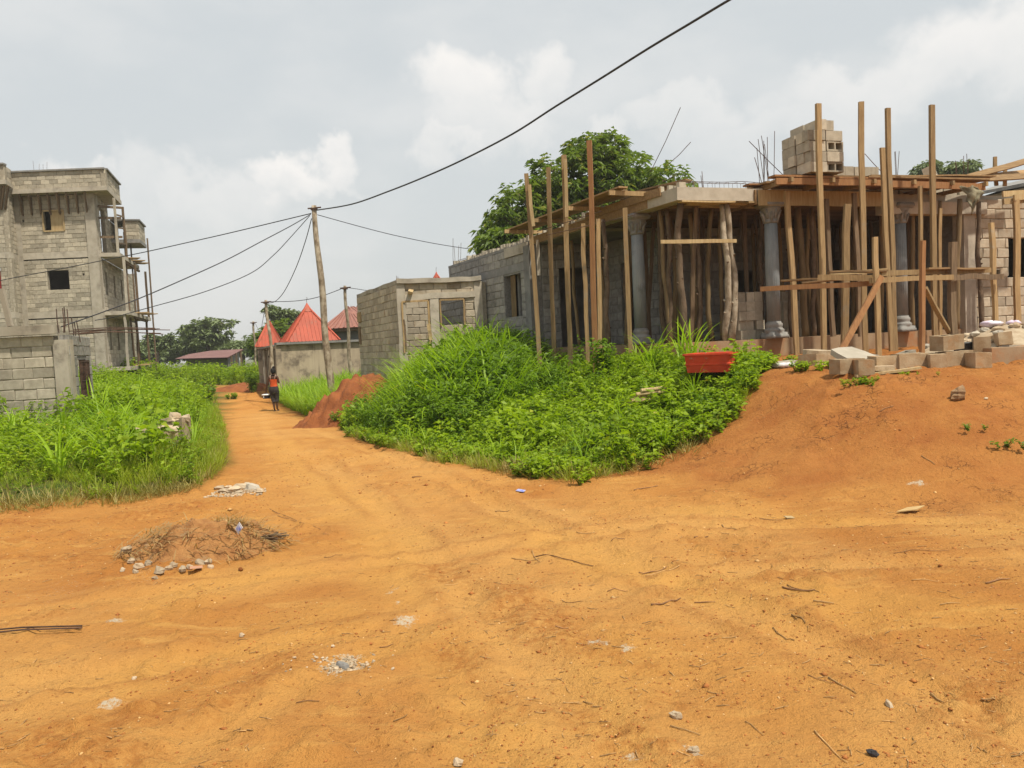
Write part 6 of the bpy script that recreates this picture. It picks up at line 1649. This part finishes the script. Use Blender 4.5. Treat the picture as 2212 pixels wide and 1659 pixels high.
def stick(a, b, r, label, group=None, mat='twig', bend=.02, name='twig', n=6):
    a, b = Vector(a), Vector(b); sd = (b - a).cross(Vector((0, 0, 1))).normalized(); ph = random.uniform(0, 6); L = (b - a).length
    P = [a.lerp(b, i / n) + sd * bend * L * sin(pi * i / n + .6 * sin(ph + i)) for i in range(n + 1)]
    P = [Vector((q.x, q.y, gz(q.x, q.y) + r * .8 + .003)) for q in P]
    return tag(MB().tube(P, [r * random.uniform(.85, 1.15) * (1 - .35 * i / n) for i in range(n + 1)], 6).build(name, MT[mat], None, True), label, 'twig', group)
def g2(x0, y0, x1, y1): return onground(x0, y0), onground(x1, y1)
_a, _b = Vector((pc.x + .16, pc.y + .2, 0)), Vector((pc.x + .33, pc.y + .02, 0)); _a.z, _b.z = pile_z(_a.x, _a.y) + .02, pile_z(_b.x, _b.y) + .02
tag(MB().bar(_a, _b, .022, .014, None, 3, .004).build('twig', MT['straw']), 'pale split stick lying across the debris heap', 'twig')
# stones round the heap
for i, (px, py, r, m) in enumerate(((410, 1222, .035, 'stone'), (432, 1215, .05, 'stone'), (450, 1212, .04, 'stone'), (395, 1228, .04, 'stone'), (345, 1232, .05, 'stone'), (365, 1225, .035, 'stone'), (300, 1222, .045, 'stone'), (455, 1222, .03, 'stone'),
                                    (375, 1218, .035, 'stone'), (285, 1210, .04, 'stone'), (275, 1195, .045, 'stone'), (520, 1225, .022, 'clod'), (320, 1215, .04, 'stone'), (265, 1228, .03, 'stone'), (335, 1245, .025, 'stone'), (292, 1232, .03, 'stone'))):
    p = onground(px, py + 6); p.z = max(p.z, pile_z(p.x, p.y) - .02); tag(MB().rock((p.x, p.y, p.z + r * .35), r * .85, .75, 300 + i).build('stone', MT[m]), 'pale broken stone in the row below the debris heap', 'stone', 'stones below the debris heap')
p = onground(423, 1234); o = MB().box((p.x, p.y, p.z + .03), (.09, .075, .02), .5, -.25, .1).build('tile_fragment', rough_mat('tile', (.50, .30, .20), (.40, .22, .14), 8, .9, .3, 40, rnd=0)); tag(o, 'pink broken tile fragment below the debris heap', 'tile')
# second rubble patch on the road corner
for i, (px, py, r) in enumerate(((545, 1056, .10), (525, 1055, .09), (505, 1060, .08), (485, 1062, .06), (515, 1066, .05), (560, 1062, .05), (475, 1056, .06), (535, 1050, .06), (495, 1054, .05))):
    p = onground(px, py); tag(MB().rock((p.x, p.y, p.z + r * .2), r, .5, 500 + i).build('rubble_stone', MT['stone' if i != 0 else 'concrete']), 'pale concrete rubble lump where the left weeds meet road', 'rubble', 'rubble at the corner of the left weeds')
# broken concrete lumps in the left weeds
for (px, py, d, sz, lab) in ((385, 990, 13.2, (.42, .36, .56), 'broken pale concrete stump, the farther of two in the left weeds'), (343, 1000, 12.0, (.52, .4, .46), 'broken pale concrete stump, the nearer of two in the left weeds')):
    p = at(px, py, d); z = gz(p.x, p.y); rr = random.Random(px); top = [(p.x + sx * sz[0] / 2 * rr.uniform(.75, 1.1), p.y + sy * sz[1] / 2 * rr.uniform(.8, 1.1)) for sx, sy in ((-1, -1), (-.3, -1.1), (.4, -.95), (1, -1), (1.1, 0), (1, 1), (0, 1), (-1, 1), (-1.1, .1))]
    mb = MB().prism(top, z - .1, [z + sz[2] * rr.uniform(.82, 1.0) for _ in top])
    for k in range(8): mb.rock((p.x + rr.uniform(-.5, .5) * sz[0], p.y - sz[1] * .35 + rr.uniform(0, .3) * sz[1], z + sz[2] * rr.uniform(.72, .95)), rr.uniform(.07, .12), .7, k)
    tag(mb.build('concrete_stump', MT['stone']), lab, 'rubble')
# bank stones
p = onground(2072, 862); tag(MB().rock((p.x, p.y, p.z + .06), .105, .8, 5).rock((p.x - .03, p.y - .04, p.z + .03), .07, .7, 8).build('rock', MT['rock_brown']), 'brown lumpy rock on the bare bank at the right', 'rock')
p = onground(1461, 1551); tag(MB().rock((p.x, p.y, p.z + .012), .022, .8, 15).build('stone', MT['stone']), 'pale small stone in the near foreground right of centre', 'stone')
p = onground(1886, 1632); tag(MB().rock((p.x, p.y, p.z + .01), .024, .6, 19).build('rubber_scrap', MT['cable']), 'black scrap on the road near the bottom right', 'scrap')
for i, (px, py, r, lab) in enumerate(((1920, 1524, .02, 'brown pebble in the near foreground at right'), (740, 1442, .03, 'grey clinker lump in the middle of an ash patch'), (522, 1374, .016, 'pebble left of centre below the debris heap'), (1500, 1624, .022, 'grey lump in the ash patch at bottom centre'),
                                      (990, 1650, .02, 'pale pebble at the very bottom left of centre'), (2130, 862, .02, 'tiny white pebble right of the brown rock'), (290, 1467, .014, 'pale pebble at the lower left'))):
    p = onground(px, py); tag(MB().rock((p.x, p.y, p.z + r * .3), r, .75, 700 + i).build('stone', MT['stone' if i != 1 else 'concrete_grey']), lab, 'stone')
# cardboard, papers, rods
p = onground(1963, 1106); o = MB().add([Vector((p.x + a, p.y + b, p.z + .015 + c)) for a, b, c in ((-.13, -.05, 0), (.04, -.06, .012), (.16, .04, .02), (.02, .06, .006), (-.13, -.05, .008), (.04, -.06, .02), (.16, .04, .028), (.02, .06, .014))], [(3, 2, 1, 0), (4, 5, 6, 7), (0, 1, 5, 4), (1, 2, 6, 5), (2, 3, 7, 6), (3, 0, 4, 7)]).build('cardboard', MT['cardboard']); tag(o, 'flat tan piece of cardboard on the road at the right', 'cardboard')
for (px, py, m, lab, s) in ((1125, 1062, 'blue_print', 'small blue printed paper on the road in the middle', .06), (1705, 1120, 'wood_pale', 'short pale wood sliver below the bank', .05), (430, 1148, 'wood_pale', 'scrap of paper on the debris heap', .02)):
    p = onground(px, py); o = MB().box((p.x, p.y, p.z + .012), (s * 1.6, s, .006), random.uniform(-.6, .6), .15, .1).build('paper_scrap', MT[m]); tag(o, lab, 'litter')
for k, (a, b) in enumerate((((-80, 1371), (178, 1363)), ((-80, 1377), (178, 1367.5)))):
    p, q = onground(*a), onground(*b); p.z = gz(p.x, p.y) + .012; q.z = gz(q.x, q.y) + .012 + .02
    tag(MB().tube([p, p.lerp(q, .5) + Vector((0, 0, .012)), q], .0055, 6).build('steel_rod', MT['rust']), ('farther of two thin steel rods entering from left edge', 'nearer of two thin steel rods entering from left edge')[k], 'rod')
# bamboo offcuts left of the tub
for k, (x0, y0, x1, y1, up) in enumerate(((1356, 800, 1408, 800, .07), (1383, 798, 1436, 797, .10), (1350, 806, 1412, 805, .035), (1372, 808, 1440, 804, .045), (1362, 812, 1425, 811, 0))):
    p, q = at(x0, y0, 11.9), at(x1, y1, 12.0); _z = gz((p.x + q.x) / 2, p.y) + .16 + up; p.z = _z; q.z = _z + .02
    tag(MB().tube([p, p.lerp(q, .5), q], .032, 10).build('bamboo_offcut', MT['wood_pale']), 'yellow cut bamboo length heaped in the weeds left of the tub', 'bamboo', 'bamboo offcuts left of the tub')
# notable twigs
TW = [(1105, 1207, 1165, 1207, .008), (1155, 1205, 1282, 1224, .009), (1150, 1190, 1165, 1215, .007), (1380, 1238, 1440, 1226, .01), (1395, 1245, 1468, 1222, .007), (1690, 1270, 1760, 1276, .012), (1700, 1265, 1770, 1280, .006), (1408, 1308, 1470, 1294, .011), (1500, 1303, 1545, 1302, .008),
      (1312, 1279, 1356, 1278, .006), (1757, 1300, 1802, 1306, .011), (1710, 1330, 1740, 1348, .008), (1670, 1357, 1716, 1385, .007), (1930, 1196, 2050, 1190, .004), (2130, 1262, 2180, 1252, .011), (1970, 1255, 2025, 1258, .006), (2030, 1308, 2075, 1305, .006), (1790, 1465, 1850, 1500, .006),
      (1745, 1460, 1800, 1478, .004), (2010, 1500, 2040, 1520, .008), (2120, 1513, 2150, 1513, .008), (1760, 1580, 1830, 1650, .005), (1448, 1570, 1512, 1590, .006), (1215, 1300, 1260, 1300, .005), (1070, 1106, 1100, 1104, .012), (890, 1032, 912, 1030, .012), (585, 1100, 690, 1145, .006), (600, 1115, 650, 1128, .006),
      (1200, 1355, 1228, 1358, .008), (1500, 1162, 1530, 1160, .01), (1560, 1135, 1590, 1145, .01), (1370, 1060, 1420, 1050, .012), (1900, 890, 1930, 878, .012), (1990, 985, 2020, 1005, .008), (1245, 1150, 1285, 1152, .007), (1320, 1170, 1350, 1165, .007), (1640, 1120, 1690, 1124, .006), (700, 1205, 740, 1200, .006),
      (1560, 1380, 1590, 1376, .006), (960, 1265, 990, 1262, .005), (820, 1400, 850, 1392, .005), (640, 1520, 690, 1516, .005), (850, 1560, 880, 1545, .005), (1180, 1470, 1215, 1466, .004), (1610, 1560, 1650, 1590, .004)]
for (x0, y0, x1, y1, r) in TW: stick(*g2(x0, y0, x1, y1), r * .5, 'dry twig on the ' + ('far' if y0 < 1160 else 'middle' if y0 < 1320 else 'near') + ' part of the dirt road, ' + ('left of centre' if x0 < 1100 else 'right of centre' if x0 < 1600 else 'towards the right edge'), 'twigs on the dirt road', 'twig' if random.random() < .5 else 'straw', .012)
# tiny litter: pebbles, crumbs and bits of straw
def road_spots(n, seed, ymax=12, pw=1.7):
    rng = np.random.default_rng(seed); y = 2.4 + ymax * rng.random(n) ** pw; x = rng.uniform(-.8, .8, n) * y
    m = (sdist(x, y, LTOE) > .05) & ~inpoly(x, y, RVEG); x, y = x[m], y[m]
    cl = fbm(x * 1.3, y * 1.3, 55, 3); m = rng.random(len(x)) < .15 + 1.3 * sstep(cl, .42, .68); x, y = x[m], y[m]
    return np.column_stack([x, y, gzv(x, y)]), rng
def crumb(rng):
    v = np.array([(1, 0, 0), (0, 1, .1), (-1, 0, 0), (0, -1, 0), (.1, 0, .75), (0, 0, -.6)]) * rng.uniform(.65, 1.35, (6, 3))
    return v, np.array([(0, 1, 4), (1, 2, 4), (2, 3, 4), (3, 0, 4), (1, 0, 5), (2, 1, 5), (3, 2, 5), (0, 3, 5)]), np.zeros(6)
T_CRUMB = [crumb(rg) for _ in range(8)]
for (n_, sd, mt_, lo, nm, lb) in ((34000, 61, 'clod', .0022, 'earth_crumbs', 'scattered red earth crumbs on the dirt road'), (9000, 62, 'clod_pale', .002, 'pebbles', 'scattered pale pebbles on the dirt road')):
    pos, rng = road_spots(n_, sd); s_ = lo * (1 + 3.5 * rng.random(len(pos)) ** 3) * np.where(rng.random(len(pos)) < .02, 2.2, 1) * (.75 + .07 * pos[:, 1])
    bake(nm, T_CRUMB, pos, rng.uniform(0, 6.28, len(pos)), s_, rng.normal(0, .2, (len(pos), 2)), MT[mt_], None, lb, nm.split('_')[-1], 'stuff', None, sd)
def straw_t(rng):
    mb = MB().bar((-.5, 0, .02), (.1, rng.normal(0, .05), .06), .05, .05).bar((.1, rng.normal(0, .05), .06), (.5, rng.normal(0, .1), .03), .045, .045); V = np.array(mb.v); T = []
    for f in mb.f: T += [(f[0], f[1], f[2]), (f[0], f[2], f[3])]
    return V, np.array(T), np.zeros(len(V))
T_STRAW = [straw_t(rg) for _ in range(6)]
pos, rng = road_spots(5200, 63, 10, 1.4); pos[:, 2] += .001
bake('straw_litter', T_STRAW, pos, rng.normal(0, .8, len(pos)), .012 + .06 * rng.random(len(pos)) ** 2.2, rng.normal(0, .05, (len(pos), 2)), MT['straw'], None, 'tiny bits of straw strewn over the dirt road', 'straw', 'stuff', None, 63)
rr = random.Random(77)
mb = MB()
for i in range(260):
    p_ = (rr.uniform(-.25, .25), rr.uniform(-.1, .1)); q = at(520, 1068, 9.3); x, y = q.x + p_[0] * 1.3, q.y + p_[1] * 2 - .1; r = rr.uniform(.006, .02); mb.rock((x, y, gz(x, y) + r * .3), r, .7, i)
tag(mb.build('gravel', MT['stone']), 'pale crushed gravel around the rubble at the corner', 'gravel', None, 'stuff')

mb = MB(); q = onground(740, 1440)
for i in range(150):
    a = rr.uniform(0, 6.28); d_ = abs(rr.gauss(0, .09)); x, y = q.x + d_ * 1.5 * cos(a), q.y + d_ * sin(a); r = rr.uniform(.003, .012); mb.rock((x, y, gz(x, y) + r * .3), r, .7, i)
tag(mb.build('clinker_gravel', MT['stone']), 'grey ash crumbs around the clinker lump on the road', 'gravel', None, 'stuff')

# ------------------------------------------------------------------ woman walking away
pp = onground(595, 889); pp = at(595, 889, 30.4); pp.z = gz(pp.x, pp.y)
per_ = thing('person', pp, 'person in orange strappy top and dark trousers walking away with a covered basin', 'person')
def skin(name, chains, mat, sub=2, root=0):
    V, E, R = [], [], []; idx = {}
    for ch in chains:
        prev = None
        for (p, r) in ch:
            key = tuple(round(c, 4) for c in p)
            if key not in idx: idx[key] = len(V); V.append(p); R.append(r if hasattr(r, '__len__') else (r, r))
            if prev is not None and prev != idx[key]: E.append((prev, idx[key]))
            prev = idx[key]
    me = bpy.data.meshes.new(name); me.from_pydata(V, E, []); me.materials.append(mat)
    o = bpy.data.objects.new(name, me); COL.objects.link(o); o.parent = per_
    sm_ = o.modifiers.new('Skin', 'SKIN'); sm_.use_smooth_shade = True
    if not me.skin_vertices: me.attributes
    for i, sv in enumerate(me.skin_vertices[0].data): sv.radius = R[i]; sv.use_root = (i == root)
    ss = o.modifiers.new('Sub', 'SUBSURF'); ss.levels = sub; ss.render_levels = sub
    return o
pel, wai, che, nek = (0, 0, .86), (0, .0, 1.02), (0, .01, 1.24), (.005, .02, 1.40)
hd1, hd2 = (.0, .03, 1.47), (.0, .04, 1.58)
shL, shR = (-.155, .0, 1.335), (.155, .0, 1.335)
elL, wrL, haL = (-.235, -.01, 1.07), (-.31, .03, .83), (-.325, .04, .765)
elR, wrR = (.205, -.02, 1.08), (.15, .2, 1.14)
hipL, knL, anL, toL = (-.085, 0, .82), (-.06, .03, .45), (-.01, -.07, .085), (-.03, .09, .025)
hipR, knR, anR, toR = (.085, 0, .82), (.06, .07, .46), (.075, .0, .085), (.09, .15, .025)
ch = [[(pel, (.14, .10)), (wai, (.11, .085)), (che, (.125, .095)), (nek, .05), (hd1, .075), (hd2, .08)],
      [(che, (.125, .095)), (shL, .058), (elL, .042), (wrL, .027), (haL, (.03, .02))], [(che, (.125, .095)), (shR, .058), (elR, .042), (wrR, .027), ((.11, .26, 1.16), (.03, .02))],
      [(pel, (.14, .10)), (hipL, .1), (knL, .062), ((-.035, -.03, .3), .055), (anL, .034), (toL, (.035, .02))], [(pel, (.14, .10)), (hipR, .1), (knR, .062), ((.07, .03, .3), .055), (anR, .034), (toR, (.035, .02))]]
for j, (dx, dy) in enumerate(((-.03, -.02), (-.012, -.03), (.008, -.03), (.026, -.022))):
    ch.append([(haL, (.03, .02)), ((haL[0] + dx * .7, haL[1] + dy * .4 - .01, haL[2] - .035), .0095), ((haL[0] + dx * .6, haL[1] + .02, haL[2] - .068 + .004 * j), .0085), ((haL[0] + dx * .5, haL[1] + .05, haL[2] - .06), .007)])
ch.append([(haL, (.03, .02)), ((haL[0] + .035, haL[1] + .03, haL[2] - .02), .01), ((haL[0] + .025, haL[1] + .05, haL[2] - .05), .008)])
skin('body', ch, MT['skin'])
hc = Vector((pp.x, pp.y + .035, pp.z + 1.545))
mb = MB(); nu, nv = 16, 10
V = []
for i in range(nv + 1):
    a = pi * i / nv
    for j in range(nu):
        t = 2 * pi * j / nu; r = 1 + .05 * sin(5 * t + 3 * a) * sin(a)
        V.append((hc.x + .092 * r * sin(a) * cos(t), hc.y - .01 + .108 * r * sin(a) * sin(t), hc.z + .01 + .125 * r * cos(a)))
mb.add(V, [(i * nu + j, (i + 1) * nu + j, (i + 1) * nu + (j + 1) % nu, i * nu + (j + 1) % nu) for i in range(nv) for j in range(nu)])
mb.rock((hc.x + .025, hc.y - .02, hc.z + .145), .06, .85, 3).rock((hc.x + .04, hc.y - .02, hc.z + .16), .045, .8, 6)
mb.build('hair', MT['hair'], per_, True)
def loft(name, rings, mat, n=20):
    mb = MB(); V = []
    for (x, y, z, rx, ry) in rings:
        for j in range(n):
            t = 2 * pi * j / n; f = 1 + .018 * sin(6 * t + z * 20); V.append((pp.x + x + rx * f * cos(t), pp.y + y + ry * f * sin(t), pp.z + z))
    mb.add(V, [(i * n + j, i * n + (j + 1) % n, (i + 1) * n + (j + 1) % n, (i + 1) * n + j) for i in range(len(rings) - 1) for j in range(n)]); return mb.build(name, mat, per_, True)
loft('top', [(0, 0, .92, .158, .128), (0, 0, .98, .14, .115), (0, .0, 1.06, .130, .108), (0, .0, 1.14, .138, .112), (0, .0, 1.2, .143, .116), (0, .0, 1.235, .145, .115)], MT['orange_top'])
for s in (-1, 1):
    MB().tube([Vector((pp.x + s * .085, pp.y - .112, pp.z + 1.22)), Vector((pp.x + s * .09, pp.y - .105, pp.z + 1.3)), Vector((pp.x + s * .1, pp.y - .06, pp.z + 1.385)), Vector((pp.x + s * .1, pp.y + .02, pp.z + 1.40)), Vector((pp.x + s * .09, pp.y + .09, pp.z + 1.3))], .009, 6).build('strap', MT['strap'], per_, True)
# trousers: seat plus two legs, one mesh
mb = MB(); n = 20
def ringp(x, y, z, rx, ry): return [(pp.x + x + rx * (1 + .02 * sin(5 * 2 * pi * j / n + z * 17)) * cos(2 * pi * j / n), pp.y + y + ry * sin(2 * pi * j / n), pp.z + z) for j in range(n)]
def loftm(rings):
    V = [p for r in rings for p in ringp(*r)]; mb.add(V, [(i * n + j, i * n + (j + 1) % n, (i + 1) * n + (j + 1) % n, (i + 1) * n + j) for i in range(len(rings) - 1) for j in range(n)])
loftm([(0, -.01, .70, .165, .125), (0, -.02, .78, .182, .145), (0, -.02, .86, .182, .145), (0, -.01, .92, .162, .13), (0, 0, .96, .148, .118)])
for (h, k, m_) in ((hipL, knL, (-.03, -.03, .36)), (hipR, knR, (.068, .035, .36))):
    loftm([(m_[0], m_[1], .37, .077, .082), (k[0], k[1], .46, .088, .092), (h[0] * .5 + k[0] * .5, h[1] * .5 + k[1] * .5, .62, .1, .11), (h[0], h[1] - .01, .78, .105, .128)])
mb.build('trousers', MT['dark_cloth'], per_, True)
for (a, t_) in ((anL, toL), (anR, toR)):
    MB().add([(pp.x + a[0] + x * .04 + (t_[0] - a[0]) * y * .9, pp.y + a[1] - .05 + y * .23, pp.z + z) for z in (.0, .02) for (x, y) in ((-.9, 0), (.9, 0), (1.1, .6), (.7, 1), (-.6, 1), (-1.1, .6))], [(5, 4, 3, 2, 1, 0), (6, 7, 8, 9, 10, 11)] + [(i, (i + 1) % 6, 6 + (i + 1) % 6, 6 + i) for i in range(6)]).build('sandal', MT['wood_old'], per_)
bc = Vector((pp.x - .335, pp.y + .06, pp.z + .5))
bas = thing('basin', bc, 'dark blue oval basin with white lid carried in the hand', 'basin')
ov = lambda t, i: 1 + .22 * abs(cos(t)) ** 2
MB().lathe(bc, [(.10, 0), (.112, .02), (.122, .12), (.124, .125)], 28, ov).build('bowl', MT['basin_blue'], bas, True)
MB().lathe(bc + Vector((0, 0, .127)), [(.135, 0), (.14, .01), (.14, .03), (.125, .042), (.06, .05), (.01, .052)], 28, ov).build('lid', MT['white_lid'], bas, True)
MB().tube([bc + Vector((-.1, 0, .15)), bc + Vector((-.07, 0, .19)), bc + Vector((.0, 0, .205)), bc + Vector((.07, 0, .19)), bc + Vector((.1, 0, .15))], .01, 6).build('handle', MT['basin_blue'], bas, True)
MB().box(bc + Vector((-.06, -.125, .07)), (.02, .006, .09)).build('label_strip', MT['white_lid'], bas)

# ------------------------------------------------------------------ thin haze
hz = MB().box((0, 815, 5.3), (2010, 1790, 18.0)).build('haze', MT['stone'])
hm = bpy.data.materials.new('haze'); hm.use_nodes = True
for n_ in list(hm.node_tree.nodes): hm.node_tree.nodes.remove(n_)
_o = hm.node_tree.nodes.new('ShaderNodeOutputMaterial'); _v = hm.node_tree.nodes.new('ShaderNodeVolumePrincipled')
_v.inputs['Color'].default_value = (.93, .92, .89, 1); _v.inputs['Density'].default_value = .0007; _v.inputs['Anisotropy'].default_value = .2
hm.node_tree.links.new(_v.outputs[0], _o.inputs['Volume'])
hz.data.materials.clear(); hz.data.materials.append(hm)
tag(hz, 'thin warm haze in the air over the whole place', None, None, 'stuff')
